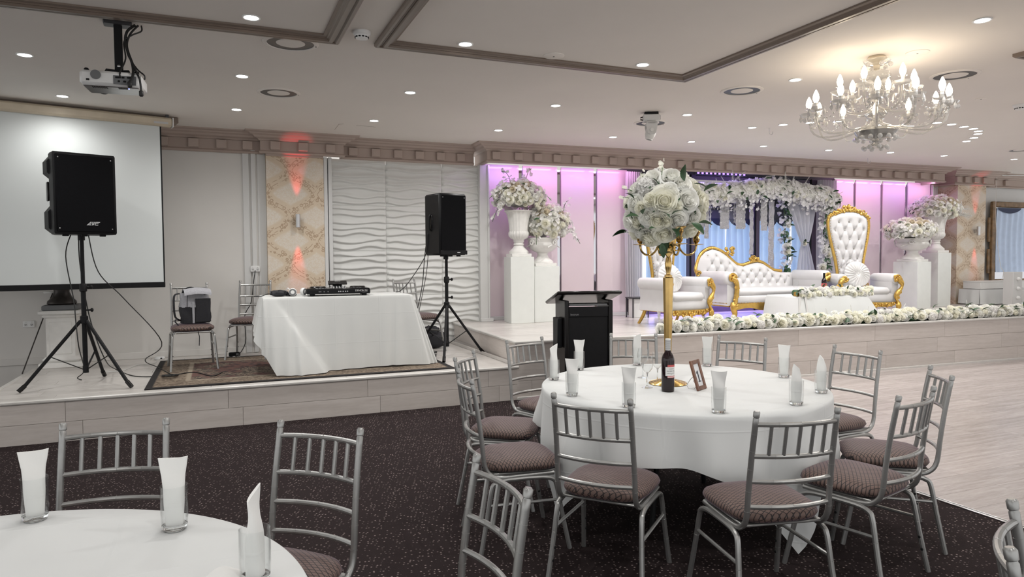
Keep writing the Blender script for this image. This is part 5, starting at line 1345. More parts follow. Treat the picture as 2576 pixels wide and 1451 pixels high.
# bag under the third chair
bg = thing('gear_bag', 'soft black gear bag under the chair by the wave panels', 'bag', (2.46, 8.95, ZP), R(-8))
blob(21, .33, .16, .105, .08, sq=.55).build('body', M['blackpack'], bg, 60); m = blob(22, .12, .08, .08, .15); o = m.build('raised_flap', M['blackpack'], bg, 60); o.location = (.12, -.03, .12)
m = MB(); m.tube(spline([(-.2,-.14,.16),(-.1,-.19,.24),(.05,-.19,.25),(.15,-.15,.18)], 5), .010, 7, flat=.5); m.build('handle', M['black'], bg)

# cables
def cable(name, pts, label, r_=.005, mat='cable', cat='cable', sub=7):
    q = MB(); q.tube(spline(pts, sub), r_, 6); return tag(q.build(name, M[mat], smooth=180), label, cat)
F = lambda px, py, dz=.006: g(px, py, ZP+dz)
SPK = Vector((sx_, sy_, 0))
cable('speaker_cable', [Vector((sx_-.10,sy_+.12,1.82)), Vector((sx_-.14,sy_+.05,1.6)), Vector((sx_-.08,sy_,1.2)), Vector((sx_-.06,sy_-.05,1.0)), Vector((sx_-.04,sy_-.06,.75)), F(212,930,.10), F(195,950), F(205,955)], 'black lead hanging from the big loudspeaker to the platform floor')
cable('speaker_cable', [Vector((sx_-.05,sy_+.16,1.82)), Vector((sx_-.03,sy_+.08,1.5)), Vector((sx_+.05,sy_,1.0)), Vector((sx_+.16,sy_,.62)), F(290,928,.02), F(335,945), F(385,947), F(425,943,.02)], 'black lead running from the big loudspeaker stand along the floor to the rug')
cable('speaker_cable', [Vector((sx_+.03,sy_+.16,1.82)), Vector((sx_+.10,sy_+.2,1.45)), Vector((sx_+.30,sy_+.3,1.18)), Vector((sx_+.62,sy_+.38,.72)), F(365,905,.06), F(398,924,.016), F(428,940,.02)], 'black lead sweeping in a slack curve from the big loudspeaker to the rug')
q = MB()
for k in range(6):
    p0 = F(428, 944, .016+.006*k); q.tube([p0+Vector(((.075-.004*k)*math.cos(a+k), (.05-.003*k)*math.sin(a+k), .002*math.sin(3*a))) for a in [2*PI*j/16 for j in range(17)]], .006, 6)
o = q.build('coiled_cable', M['cable'], smooth=180); tag(o, 'small coil of black cable on the rug corner before the backpack chair', 'cable')
cable('rug_cable', [F(428,944,.02), F(455,940,.018), F(490,936,.018), F(535,945,.018), F(560,935,.018)], 'black cable end trailing over the rug between the chair legs')
cable('white_extension_lead', [F(262,936), F(290,934), F(310,932), F(345,918), F(385,914), F(395,907,.01), F(400,903,.02)], 'white extension lead on the platform floor left of the backpack chair', .004, 'whitecable')
cable('white_extension_lead', [F(418,903,.01), F(430,905), F(455,906), F(500,902), F(520,900), F(560,898), F(620,895)], 'white extension lead on the floor behind the backpack chair', .004, 'whitecable')
cable('black_floor_lead', [F(500,903,.008), F(530,901,.008), F(560,899,.012), F(585,897,.02)], 'black lead on the floor by the wall, running to the plug pack', .006)
pb_ = thing('plug_pack', 'black plug pack on the floor beneath the half hidden chair', 'adaptor', F(590, 896, 0), R(5))
MB().box((0,0,.025),(.13,.06,.05), b=.01).build('body', M['black'], pb_); MB().box((.03,-.031,.03),(.03,.004,.02)).build('socket_face', M['greypelmet'], pb_)
hb = thing('hub_box', 'white rounded adaptor box on the floor behind the backpack chair', 'adaptor', F(402, 904, 0), R(20)); MB().lathe([(.0001,0),(.05,0),(.06,.015),(.05,.035),(.0001,.04)], 20).build('body', M['whitegloss'], hb); MB().box((0,-.05,.02),(.02,.02,.012)).build('socket_face', M['black'], hb)
sk = wy(642, 680, 9.39)
cable('socket_lead', [sk, sk+Vector((-.02,-.04,-.12)), sk+Vector((-.06,-.05,-.40)), Vector((.30,9.34,.85)), Vector((.30,9.2,.55)), F(600,894,.02), F(593,896,.03)], 'black lead from the wall socket by the pilaster down to the plug pack')
cable('deck_lead', [Vector((s2x-.20,s2y+.1,1.86)), Vector((2.30,8.1,1.6)), Vector((2.12,8.15,1.30)), Vector((1.98,8.05,tz+.02)), Vector((1.90,7.95,tz+.01))], 'taut black cable from the smaller loudspeaker down to the long table', .005)
cable('speaker_lead', [Vector((s2x-.19,s2y+.12,1.88)), Vector((2.32,8.2,1.6)), Vector((2.30,8.25,1.25)), Vector((2.25,8.3,.95)), Vector((2.24,8.45,.75)), Vector((2.32,8.5,.55)), Vector((2.36,8.35,.42)), F(1065,893,.012)], 'slack black lead from the smaller loudspeaker passing its chair to the floor', .005)
cable('speaker_lead', [Vector((s2x-.18,s2y+.12,1.75)), Vector((2.34,8.2,1.4)), Vector((2.28,8.28,1.0)), Vector((2.30,8.5,.8)), Vector((2.36,8.9,.60)), Vector((2.40,9.40,.55))], 'second slack black lead from the smaller loudspeaker to the low socket', .004)
q = MB(); rr = random.Random(5)
for k in range(7):
    p0 = F(1068+rr.uniform(-12,14), 893+rr.uniform(-7,7), .008+.003*k); ax, ay, a0 = rr.uniform(.05,.13), rr.uniform(.03,.09), rr.random()*6
    q.tube([p0+Vector((ax*math.cos(a+a0)+.5*ay*math.sin(a), ay*math.sin(a), .004*math.sin(2*a))) for a in [2*PI*j/18 for j in range(19)]], .0045, 5)
o = q.build('tangled_cable', M['cable'], smooth=180); tag(o, 'tangle of thin black cable on the floor by the tripod foot', 'cable')

# wall sconces
def sconce(loc, rz, label, wdn, wup, nrm):
    t = thing('wall_sconce', label, 'wall lamp', loc, rz)
    MB().lathe([(.026,-.085),(.030,-.083),(.030,.083),(.026,.085),(.026,-.083)], 24, c=(0,-.075,0), caps=False).build('tube_shade', M['steel'], t)
    MB().box((0,-.03,0),(.045,.06,.06), b=.006).build('wall_bracket', M['steel'], t)
    for sz in (-1,1): MB().lathe([(.0001,sz*.06),(.025,sz*.06)], 16, c=(0,-.075,0), caps=False).build('lamp_lens', M['redfoil'], t)
    a = Vector(loc)+nrm*.075
    spot_light('red_beam', a+Vector((0,0,.10)), (-nrm.x*.06, -nrm.y*.06, 1), wup, (1,.05,.07), 30, .9, .012)
    spot_light('red_beam', a+Vector((0,0,-.10)), (-nrm.x*.10, -nrm.y*.10, -1), wdn, (1,.05,.07), 26, .9, .012)
p = wy(748, 556, 9.35); sconce(p, 0, 'steel tube wall lamp with red light on the near damask pilaster', 16, 15, Vector((0,-1,0)))
s_, z_ = ws(2452, 581, 2.40); sconce(S(s_, 2.40, z_), TH, 'steel tube wall lamp with red light on the far damask pilaster', 12, 11, -SV)
# ------------------------------------------------------------------ stage furniture
def sthing(name, label, cat, s, t, z=0., rz=0., group=None):
    return thing(name, label, cat, S(s, t, ZS+z), TH+rz, group)
def GS(px, py, z=0.): p = g(px, py, ZS+z)-S0; return p.dot(SU), p.dot(SV)
def segdist(px, pz, a, b):
    dx, dz = b[0]-a[0], b[1]-a[1]; k = max(0, min(1, ((px-a[0])*dx+(pz-a[1])*dz)/(dx*dx+dz*dz+1e-9)))
    return math.hypot(px-a[0]-k*dx, pz-a[1]-k*dz)
def tuft(x, z, btn, segs):
    d = 0
    for b in btn: d += .030*math.exp(-((x-b[0])**2+(z-b[1])**2)/.0016)
    q = min([segdist(x, z, *s_) for s_ in segs] or [9]); return d+.018*math.exp(-(q/.012)**2)
def diamonds(rows):
    btn = [b for r_ in rows for b in r_]; segs = []
    for a, b in zip(rows, rows[1:]):
        for p in a:
            for q in b:
                if abs(p[0]-q[0]) < .17: segs.append((p, q))
    return btn, segs
btn_me = MB().sph((0,0,0), (.011,.008,.011), 8, 5).mesh('tuft_button', M['crystalbutton'], 180)
nail_me = MB().sph((0,0,0), (.008,.006,.008), 6, 4)
def carved(m, pts, r_, rnd, n=1):
    for p in pts:
        for k in range(n):
            q = Vector(p)+Vector((rnd.uniform(-1,1)*r_*.8, rnd.uniform(-.4,.2)*r_, rnd.uniform(-1,1)*r_*.8)); m.sph(q, (r_*rnd.uniform(.35,.7), r_*rnd.uniform(.3,.5), r_*rnd.uniform(.35,.7)), 7, 5)
def scroll(m, c, r_, y, turns=1.6, sgn=1, a0=0, th=.012):
    pts = []
    for i in range(22):
        f = i/21; a = a0+sgn*2*PI*turns*f; rr = r_*(1-f*.85); pts.append((c[0]+rr*math.cos(a), y, c[1]+rr*math.sin(a)))
    m.tube(pts, [th*(1-.4*i/21) for i in range(22)], 7)
HWK = [(.44,.245),(.52,.235),(.62,.222),(.75,.225),(.95,.255),(1.15,.300),(1.35,.345),(1.50,.368),(1.62,.372),(1.70,.350)]
def make_throne(label, s, t, rz):
    th = sthing('throne_chair', label, 'chair', s, t, 0, rz, 'tall white and gold throne chairs'); rnd = random.Random(31)
    G_, L_ = M['goldpaint'], M['leather']
    yb = .30
    def back_y(z): return yb+.10*((z-.45)/1.3)
    top = lambda x: 1.70+.115*(1-(abs(x)/.352)**2.2) if abs(x) < .352 else 1.70
    zr = [.66, .82, .98, 1.15, 1.32, 1.48, 1.62]; rows = []
    for i, z in enumerate(zr):
        w = interp(HWK, z); n = 3 if i % 2 == 0 else 4; sp_ = w*.50 if n == 3 else w*.48
        rows.append([((k-(n-1)/2)*sp_, z) for k in range(n)])
    btn, segs = diamonds(rows)
    def padf(u, v):
        z = lerp(.46, 1.70, v); w = interp(HWK, z)-.018; x = (u*2-1)*w; zt = z+ (top(x)-1.70-.02)*sstep(.78, 1, v)
        edge = (1-abs(u*2-1)**5)*(1-sstep(.96, 1, v)*.8)
        y = back_y(zt)-.025-.062*edge+tuft(x, zt, btn, segs)*edge
        return (x, y, zt)
    MB().grid(padf, 44, 72).build('back_pad', L_, th, 180)
    for b in btn: o = link('tuft_button', btn_me, th); o.location = (b[0], back_y(b[1])-.060, b[1])
    rear = MB(); rear.grid(lambda u, v: ((u*2-1)*(interp(HWK, lerp(.40,1.70,v))-.01), back_y(lerp(.40,1.7,v))+.02, lerp(.40,1.70,v)+(top((u*2-1)*.35)-1.70-.02)*sstep(.78,1,v)), 12, 20); rear.build('back_rear', L_, th, 180)
    side = []
    for sx in (-1, 1):
        pts = [(sx*(interp(HWK, z)+.004), back_y(z)-.02, z) for z in [.44+.06*k for k in range(22)]]
        pts = [(sx*.30, back_y(.44)-.03, .40)]+pts
        m = MB(); m.tube(spline(pts, 2), [.030+.010*math.sin(k*.5) if k < 6 else .031 for k in range(len(spline(pts, 2)))], 9, flat=.8)
        scroll(m, (sx*.275, .50), .052, back_y(.5)-.045, 1.4, -sx, PI/2); carved(m, [(sx*(interp(HWK,z)+.0), back_y(z)-.045, z) for z in (.47,.53,.60,.66)], .03, rnd, 2)
        m.build('back_frame', G_, th, 50)
        nl = MB()
        for k in range(26):
            z = .56+.045*k
            if z < 1.70: nl.sph((sx*(interp(HWK, z)-.030), back_y(z)-.052, z), .0075, 6, 4)
        o = nl.build('nailheads', M['gold'], th, 180); o['kind'] = 'stuff'
    cr = MB(); cr.tube([(x, back_y(1.72)-.02, top(x)+.01) for x in [-.372+.031*k for k in range(25)]], .030, 8)
    for k in range(27):
        x = -.36+.0277*k; carved(cr, [(x, back_y(1.75)-.045, top(x)+.012)], .036, rnd, 2)
    for x, r_ in ((0,.06),(-.09,.045),(.09,.045),(-.18,.035),(.18,.035)): carved(cr, [(x, back_y(1.8)-.03, top(x)+.035+r_*.3)], r_, rnd, 4)
    scroll(cr, (-.10, 1.85), .04, back_y(1.8)-.05, 1.3, 1); scroll(cr, (.10, 1.85), .04, back_y(1.8)-.05, 1.3, -1); scroll(cr, (-.26, 1.79), .035, back_y(1.8)-.05, 1.3, -1); scroll(cr, (.26, 1.79), .035, back_y(1.8)-.05, 1.3, 1)
    cr.build('carved_crest', G_, th, 50)
    MB().box((0,.0,.30),(.88,.66,.18), b=.03).build('seat_base', L_, th, 50)
    MB().box((0,-.06,.42),(.74,.60,.13), b=.05).build('seat_cushion', L_, th, 60)
    for sx in (-1, 1):
        x = sx*.455
        m = MB(); m.lathe([(.0001,-.345),(.06,-.345),(.088,-.33),(.092,-.28),(.090,.20),(.085,.32),(.0001,.33)], 22, M=Matrix.Translation((x+sx*.015, 0, .625)) @ Matrix.Rotation(-PI/2, 4, 'X')); m.build('arm_roll', L_, th, 60)
        m = MB(); m.grid(lambda u, v, x=x, sx=sx: (x+sx*(.055-.05*math.sin(PI*v)*.6), lerp(-.315,.33,u), lerp(.22,.60,v)), 10, 8); m.grid(lambda u, v, x=x, sx=sx: (x-sx*.06, lerp(-.315,.33,u), lerp(.30,.62,v)), 6, 6); m.grid(lambda u, v, x=x, sx=sx: (x+sx*lerp(-.06,.05,u), -.315, lerp(.22,.62,v)), 4, 6); m.build('arm_side', L_, th, 60)
        m = MB(); pts = spline([(x+sx*.02,-.37,.64),(x+sx*.075,-.375,.56),(x+sx*.08,-.375,.49),(x+sx*.02,-.37,.40),(x-sx*.01,-.365,.32),(x+sx*.02,-.37,.24),(x+sx*.03,-.38,.17),(x+sx*.005,-.39,.10),(x+sx*.03,-.41,.03)], 4)
        m.tube(pts, [.040+.012*math.sin(i*.6) for i in range(len(pts))], 9, flat=.8); scroll(m, (x+sx*.0, .635), .062, -.375, 1.5, sx, 0, .018)
        carved(m, [tuple(p) for p in pts[::2]], .045, rnd, 2); carved(m, [(x, -.37, .635)], .05, rnd, 6); m.build('arm_front_carving', G_, th, 50)
        m = MB(); pts = spline([(sx*.40,.28,.24),(sx*.415,.32,.14),(sx*.43,.38,.05),(sx*.44,.42,.0)], 4); m.tube(pts, [.034-.012*i/(len(pts)-1) for i in range(len(pts))], 8); m.build('rear_leg', G_, th, 50)
        MB().box((x, .0, .225), (.06, .66, .035), b=.008).build('side_rail', G_, th, 40)
    ap = MB(); n = 24
    ap.prism([(-.43,.235)]+[(-.43+.86*k/n, .185-.035*math.sin(PI*k/n)**2-.018*abs(math.sin(3*PI*k/n))) for k in range(n+1)]+[(.43,.235)], -.365, -.325, axis='y')
    for k in range(19): carved(ap, [(-.40+.80*k/18, -.37, .20-.03*math.sin(PI*k/18))], .034, rnd, 2)
    for sx in (-1,1): scroll(ap, (sx*.12, .19), .04, -.375, 1.4, sx); scroll(ap, (sx*.30, .20), .035, -.375, 1.4, -sx)
    carved(ap, [(0,-.375,.15)], .05, rnd, 7); ap.build('carved_apron', G_, th, 50, fix=False)
    return th
def round_cushion(parent_loc, rz, tilt, label):
    c = thing('round_cushion', label, 'cushion', parent_loc, rz); c.rotation_euler = (R(90)-tilt, 0, rz)
    def fn(u, v):
        a = 2*PI*u; r_ = .205*math.sin(PI*v/2) if v < 1 else .205; k = v; h = .06*math.cos(PI*k/2)**.8 if k < 1 else 0
        h -= .030*math.exp(-(r_/.03)**2); pl = .010*math.sin(22*a+3*r_*10)*sstep(.02,.08,r_)*(1-sstep(.19,.205,r_)*.7)
        return (r_*math.cos(a), r_*math.sin(a), h+pl)
    m = MB(); m.grid(fn, 132, 12, cu=True); m.grid(lambda u, v: (.205*math.cos(2*PI*u)*(1-v), .205*math.sin(2*PI*u)*(1-v), -.05*math.sin(PI*v/2)), 40, 6, cu=True); m.build('pleated_cover', M['cushionw'], c, 70)
    m = MB(); m.sph((0,0,.035), (.022,.022,.012), 12, 6); m.build('centre_button', M['cushionw'], c, 180); return c
sL = ws(1690, 700, .95)[0]-.02
thL = make_throne('tall white and gold throne chair behind the gold candelabra', 2.70, 1.04, R(9)); thL.scale = (.78, .82, .90)
s_b = ws(2131, 600, 1.52)[0]; 
thR = make_throne('tall white and gold throne chair beside the right-hand flower urns', s_b-.06, 1.22, R(-17)); thR.scale = (.90, .90, .905)
def on_throne(th, x, y, z): return th.matrix_basis @ Vector((x, y, z))
bpy.context.view_layer.update()
round_cushion(on_throne(thL, -.05, .06, .70), TH+R(9), R(16), 'round pleated white cushion on the throne chair behind the candelabra')
round_cushion(on_throne(thR, .0, .06, .70), TH+R(-17), R(16), 'round pleated white cushion on the far throne chair')

# chaise sofa
sf0 = ws(1840, 700, 1.33)[0]; sf1 = ws(2082, 700, 1.33)[0]; sofa_s = (sf0+sf1)/2; SW = (sf1-sf0)/2
so = sthing('chaise_sofa', 'white tufted chaise sofa with gold frame on the stage', 'sofa', sofa_s, 1.72); rnd = random.Random(77)
def bp_(px, py):      # point of the sofa back plane in sofa coordinates
    s_, z_ = ws(px, py, 2.02); return (s_-sofa_s, z_-ZS)
topk = [bp_(*p) for p in ((1752,668),(1760,645),(1772,632),(1790,625),(1808,630),(1824,640),(1838,653),(1852,665),(1868,668),(1885,662),(1903,658),(1918,662),(1930,670),(1945,680),(1965,683),(1990,683))]
xa, xb = topk[0][0], topk[-1][0]; ztopf = lambda x: interp(topk, x)
rows = []
for i, zz in enumerate((.50,.60,.70,.82,.94)):
    r_ = []
    for k in range(14):
        x = xa+.16+(k+.5*(i % 2))*.165
        if x < xb-.05 and ztopf(x) > zz+.055: r_.append((x, zz))
    rows.append(r_)
btn, segs = diamonds(rows)
def spad(u, v):
    x = lerp(xa, xb, u); zt = ztopf(x); z = lerp(.40, zt-.012, v); e = min(1, 8*u)*min(1, 8*(1-u))*(1-v**8)
    return (x, .30-.02-.075*e+tuft(x, z, btn, segs)*e-.02*(1-v), z)
MB().grid(spad, 110, 40).build('back_pad', M['leather'], so, 180)
for b in btn: o = link('tuft_button', btn_me, so); o.location = (b[0], .232, b[1])
m = MB(); m.grid(lambda u, v: (lerp(xa, xb, u), .33, lerp(.2, ztopf(lerp(xa, xb, u))-.01, v)), 40, 4); m.build('back_rear', M['leather'], so, 180)
m = MB(); pts = [(x, .30, z+.012) for x, z in topk[:-1]]; pts = [(xa-.015,.27,topk[0][1]-.12),(xa-.03,.28,topk[0][1]-.06)]+pts; P_ = spline(pts, 3)
m.tube(P_, .026, 8); scroll(m, (xa+.0, topk[0][1]-.13), .05, .25, 1.3, 1, 0, .016); carved(m, [(topk[3][0]+.0,.28,topk[3][1]+.02)], .03, rnd, 3)
cx_, cz_ = bp_(1830, 632); carved(m, [(cx_, .28, cz_), (cx_+.06, .28, cz_+.01), (cx_+.03,.28,cz_-.04)], .05, rnd, 5); scroll(m, (cx_+.06, cz_+.03), .045, .26, 1.4, 1)
cx_, cz_ = bp_(1893, 651); carved(m, [(cx_, .28, cz_), (cx_-.05,.28,cz_-.02), (cx_+.06, .28, cz_-.02)], .045, rnd, 5); scroll(m, (cx_, cz_+.03), .04, .26, 1.4, -1); m.build('carved_top_rail', M['goldpaint'], so, 50)
MB().box((0, -.02, .275), (SW*2+.02, .68, .13), b=.02).build('seat_base', M['leather'], so, 50)
MB().box((0, -.06, .385), (SW*2-.14, .58, .12), b=.045).build('seat_cushion', M['leather'], so, 60)
for sx in (-1, 1):
    x = sx*SW
    m = MB(); m.lathe([(.0001,-.385),(.07,-.385),(.098,-.365),(.102,-.30),(.10,.20),(.10,.31),(.0001,.32)], 24, M=Matrix.Translation((x-(0 if sx < 0 else .0), 0, .60)) @ Matrix.Rotation(-PI/2, 4, 'X')); m.build('arm_roll', M['leather'], so, 60)
    m = MB(); m.grid(lambda u, v, x=x, sx=sx: (x+sx*(.05-.04*math.sin(PI*v)), lerp(-.36,.32,u), lerp(.20,.58,v)), 10, 8); m.grid(lambda u, v, x=x, sx=sx: (x-sx*.085, lerp(-.36,.32,u), lerp(.30,.62,v)), 6, 6); m.grid(lambda u, v, x=x, sx=sx: (x+sx*lerp(-.085,.05,u), -.36, lerp(.20,.6,v)), 4, 6); m.build('arm_side', M['leather'], so, 60)
    m = MB(); pts = spline([(x+sx*.015,-.40,.60),(x-sx*.055,-.405,.57),(x-sx*.085,-.405,.50),(x-sx*.09,-.40,.40),(x-sx*.075,-.395,.30),(x-sx*.06,-.40,.22)], 4)
    m.tube(pts, [.045-.008*i/len(pts) for i in range(len(pts))], 9, flat=.8); scroll(m, (x-sx*.01, .605), .07, -.405, 1.5, -sx, 0, .02); carved(m, [(x,-.40,.61)], .055, rnd, 6); carved(m, [tuple(p) for p in pts[3::2]], .04, rnd, 2); m.build('arm_front_carving', M['goldpaint'], so, 50)
    m = MB(); pts = spline([(x-sx*.06,-.37,.22),(x-sx*.035,-.40,.16),(x-sx*.055,-.40,.09),(x-sx*.03,-.42,.02),(x-sx*.03,-.43,.0)], 4); m.tube(pts, [.055-.030*i/(len(pts)-1) for i in range(len(pts))], 9); carved(m, [(x-sx*.045,-.42,.18)], .045, rnd, 4); m.build('front_leg', M['goldpaint'], so, 50)
    m = MB(); pts = spline([(x-sx*.06,.27,.22),(x-sx*.04,.30,.12),(x-sx*.03,.34,.0)], 4); m.tube(pts, [.036-.014*i/(len(pts)-1) for i in range(len(pts))], 8); m.build('rear_leg', M['goldpaint'], so, 50)
ap = MB(); n = 30; ap.prism([(-SW+.04,.225)]+[(-SW+.04+(2*SW-.08)*k/n, .15-.02*math.cos(6*PI*k/n)-.02*math.sin(PI*k/n)) for k in range(n+1)]+[(SW-.04,.225)], -.385, -.345, axis='y'); carved(ap, [(0,-.385,.16),(-.06,-.385,.17),(.06,-.385,.17)], .045, rnd, 4); scroll(ap, (-.16,.17), .035, -.39, 1.3, 1); scroll(ap, (.16,.17), .035, -.39, 1.3, -1); ap.build('apron', M['goldpaint'], so, 40)
m = MB()
for sx in (-1,1): m.box((sx*(SW-.02), 0, .20), (.05, .66, .05), b=.006)
MB().box((-SW+.02,0,.20),(.05,.66,.05), b=.006).build('side_rail', M['goldpaint'], so); MB().box((SW-.02,0,.20),(.05,.66,.05), b=.006).build('side_rail', M['goldpaint'], so)
nl = MB()
for k in range(60): nl.sph((-SW+.06+(2*SW-.12)*k/59, -.365, .232), .008, 6, 4)
for k in range(20): nl.sph((-SW-.045, -.34+.033*k, .232), .008, 6, 4)
o = nl.build('nailheads', M['gold'], so, 180); o['kind'] = 'stuff'

# low table with cloth, ribbons, bottle and glasses
CT0, CT1 = .60, 1.24
ct0 = ws(2008, 747, CT0)[0]; ct1 = ws(2180, 744, CT0)[0]; CTZ = ws(2008, 747, CT0)[1]-ZS
tb = sthing('coffee_table', 'low coffee table under a white cloth before the sofa', 'table', (ct0+ct1)/2, (CT0+CT1)/2); cw = (ct1-ct0)/2
MB().box((0,0,CTZ-.02),(cw*2-.02,CT1-CT0-.02,.03), b=.005).build('tabletop', M['walllight'], tb)
for sx in (-1,1):
    for sy in (-1,1): MB().tube([(sx*(cw-.06), sy*.26, 0), (sx*(cw-.06), sy*.26, CTZ-.03)], .018, 8).build('leg', M['goldpaint'], tb)
P = lambda s_, t_: (S(s_, t_, 0).x, S(s_, t_, 0).y)
PP = lambda s_, t_, z_: tuple(S(s_, t_, ZS+z_))
top = [P(ct0,CT0), P(lerp(ct0,ct1,.2),CT0), P(lerp(ct0,ct1,.4),CT0), P(lerp(ct0,ct1,.65),CT0), P(lerp(ct0,ct1,.85),CT0), P(ct1,CT0), P(ct1,CT0+.3), P(ct1,CT1), P(lerp(ct0,ct1,.5),CT1), P(ct0,CT1), P(ct0,CT0+.3)]
hem = [PP(ct0-.03,CT0-.04,.03), PP(lerp(ct0,ct1,.2),CT0-.05,.03), PP(lerp(ct0,ct1,.4),CT0-.04,.03), PP(lerp(ct0,ct1,.65),CT0-.08,.03), PP(lerp(ct0,ct1,.9),CT0-.10,.02), PP(ct1+.20,CT0-.10,.01), PP(ct1+.12,CT0+.3,.02), PP(ct1+.05,CT1+.02,.04), PP(lerp(ct0,ct1,.5),CT1+.02,.04), PP(ct0-.03,CT1+.02,.05), PP(ct0-.04,CT0+.3,.04)]
drape('tablecloth', top, hem, 'white cloth over the low coffee table on the stage', M['cloth'], ZS+CTZ+.004, None, 12, 8)
for k, (f, w_, dx) in enumerate(((.02,.055,-.06),(.09,.04,.02))):
    s_ = lerp(ct0, ct1, f); m = SMB(); m.grid(lambda u, v: (s_+(u-.5)*w_+dx*v, CT0-.055*v-.012-.006*math.sin(3*u+5*v), ZS+lerp(CTZ+.008,.02,v)), 3, 10)
    tag(m.build('ribbon', M['cushionw'], smooth=80), ('broad' if k == 0 else 'narrow')+' white ribbon hanging down the front of the low stage table', 'ribbon')
def stage_glass(px, py, label):
    s_, z_ = ws(px, py, CT0+.34); t = sthing('wine_glass', label, 'glass', s_, CT0+.34, CTZ+.006, 0, 'glasses on the low stage table')
    m = MB(); m.lathe([(.006,.09),(.03,.115),(.04,.15),(.038,.19),(.035,.21)], 20, caps=False); m.build('bowl', M['glass'], t); m = MB(); m.lathe([(.034,0),(.01,.006),(.004,.02),(.004,.09)], 16); m.build('stem_and_foot', M['glass'], t)
stage_glass(2002, 735, 'clear wine glass standing on the low stage table before the sofa'); stage_glass(2146, 735, 'clear wine glass on the low stage table before the pleated cushion')
s_, _ = ws(2073, 720, CT0+.30)
wb2 = wine_bottle(S(s_, CT0+.30, ZS+CTZ+.006), 'dark wine bottle with red label on the low stage table', 1.0, 0)
m = MB(); m.lathe([(.0152,.244),(.0158,.246),(.0158,.312),(.0001,.315)], 20, caps=False); m.build('capsule', M['black'], wb2)
m = MB(); m.grid(lambda u, v: (.0384*math.sin(lerp(-1.5,1.5,u)-.6), -.0384*math.cos(lerp(-1.5,1.5,u)-.6), lerp(.075,.165,v)), 18, 2); m.build('label', M['redfoil'], wb2)
m = MB(); m.grid(lambda u, v: (.0387*math.sin(lerp(-.3,.5,u)), -.0387*math.cos(lerp(-.3,.5,u)), lerp(.11,.135,v)), 8, 2); m.build('label_crest', M['gold'], wb2)

# ------------------------------------------------------------------ garlands
rg = random.Random(99)
def garland_bits(parent, s0, s1, t0, depth, height, n, size, seed, z0=0., leafn=40, inv=None):
    rnd = random.Random(seed)
    for i in range(n):
        f = (i+rnd.random()*.8)/n; s_ = lerp(s0, s1, f); k = i % 3
        a = (-.15, .55, 1.15)[k]+rnd.uniform(-.15, .25)
        t_ = t0+depth*(.5-.5*math.cos(a))+rnd.uniform(-.02, .02); z_ = z0+height*math.sin(max(.25, a))*rnd.uniform(.75, 1.1)
        nn = SU*rnd.uniform(-.45,.35)-SV*(math.cos(a)+.2)+Vector((0,0,math.sin(a)*.9+.1))
        sz = size*rnd.choice((.75,.85,1,1,1.15,1.35)); me = rnd.choice(ROSES) if rnd.random() < .93 else RUFFLE
        child('rose' if me is not RUFFLE else 'ruffled_bloom', me, parent, inv @ S(s_, t_, ZS+z_), nn, sz, rnd.random()*6)
    for i in range(leafn):
        s_ = rnd.uniform(s0, s1); a = rnd.uniform(-.2, 1.6); t_ = t0+depth*(.5-.55*math.cos(a)); z_ = z0+height*math.sin(max(.1, a))*1.05
        leaf_at(parent, inv @ S(s_, t_, ZS+z_), SU*rnd.uniform(-1,1)-SV*rnd.uniform(-.1,.8)+Vector((0,0,rnd.uniform(-.5,.9))), rnd.uniform(.07,.115)*size/.12, rnd)
gs0 = ws(1652, 835, .12)[0]; gs1 = 10.4
gl = sthing('floral_garland', 'long garland of ivory roses laid along the stage front edge', 'flowers', gs0, .12); gl.rotation_euler = (0,0,0)
inv = Matrix.Translation(-Vector(gl.location))
m = MB(); m.tube([inv @ S(lerp(gs0+.05, gs1, k/40), .14+.01*math.sin(k), ZS+.055) for k in range(41)], .062, 8); m.build('foliage_base', M['greenleaf'], gl, 180)
garland_bits(gl, gs0, gs1, .04, .20, .125, 232, .128, 5, .03, 95, inv)
for i in range(16):
    s_ = lerp(gs0-.02, gs1, rg.random()) if i > 3 else (gs0+.02, gs0+.08, gs0+.35, gs0+.0)[i]
    leaf_at(gl, inv @ S(s_, .12, ZS+.10 if i > 3 else ZS+(.16,.05,.0,-.02)[i]), SU*rg.uniform(-.5,.5)-SV*(.1 if i not in (1,2) else .9)+Vector((0,0,1 if i not in (1,2,3) else -.3)), rg.uniform(.13,.18), rg, FERN, 'fern_sprig')
tg0, tg1 = ws(2002, 735, CT0+.08)[0], ws(2186, 735, CT0+.08)[0]
tg = sthing('table_garland', 'garland of small white roses on the low stage table', 'flowers', tg0, CT0+.08); tg.rotation_euler = (0,0,0); inv = Matrix.Translation(-Vector(tg.location))
MB().tube([inv @ S(lerp(tg0, tg1, k/16), CT0+.12, ZS+CTZ+.05) for k in range(17)], .045, 8).build('foliage_base', M['greenleaf'], tg, 180)
garland_bits(tg, tg0, tg1, CT0+.0, .20, .12, 84, .085, 9, CTZ-.005, 16, inv)
bx = sthing('planter_box', 'small gold trough at the end of the garland on the low table', 'planter', tg0+.04, CT0+.07, CTZ+.006); MB().box((0,0,.03),(.12,.07,.06), b=.006).build('trough', M['goldpaint'], bx); MB().box((0,0,.06),(.10,.05,.01)).build('soil', M['greenleaf'], bx)
for k in range(9): leaf_at(bx, (rg.uniform(-.06,.06), -.03, .07), Vector((rg.uniform(-1,1),-.5,rg.uniform(-.9,.5))), rg.uniform(.07,.11), rg)

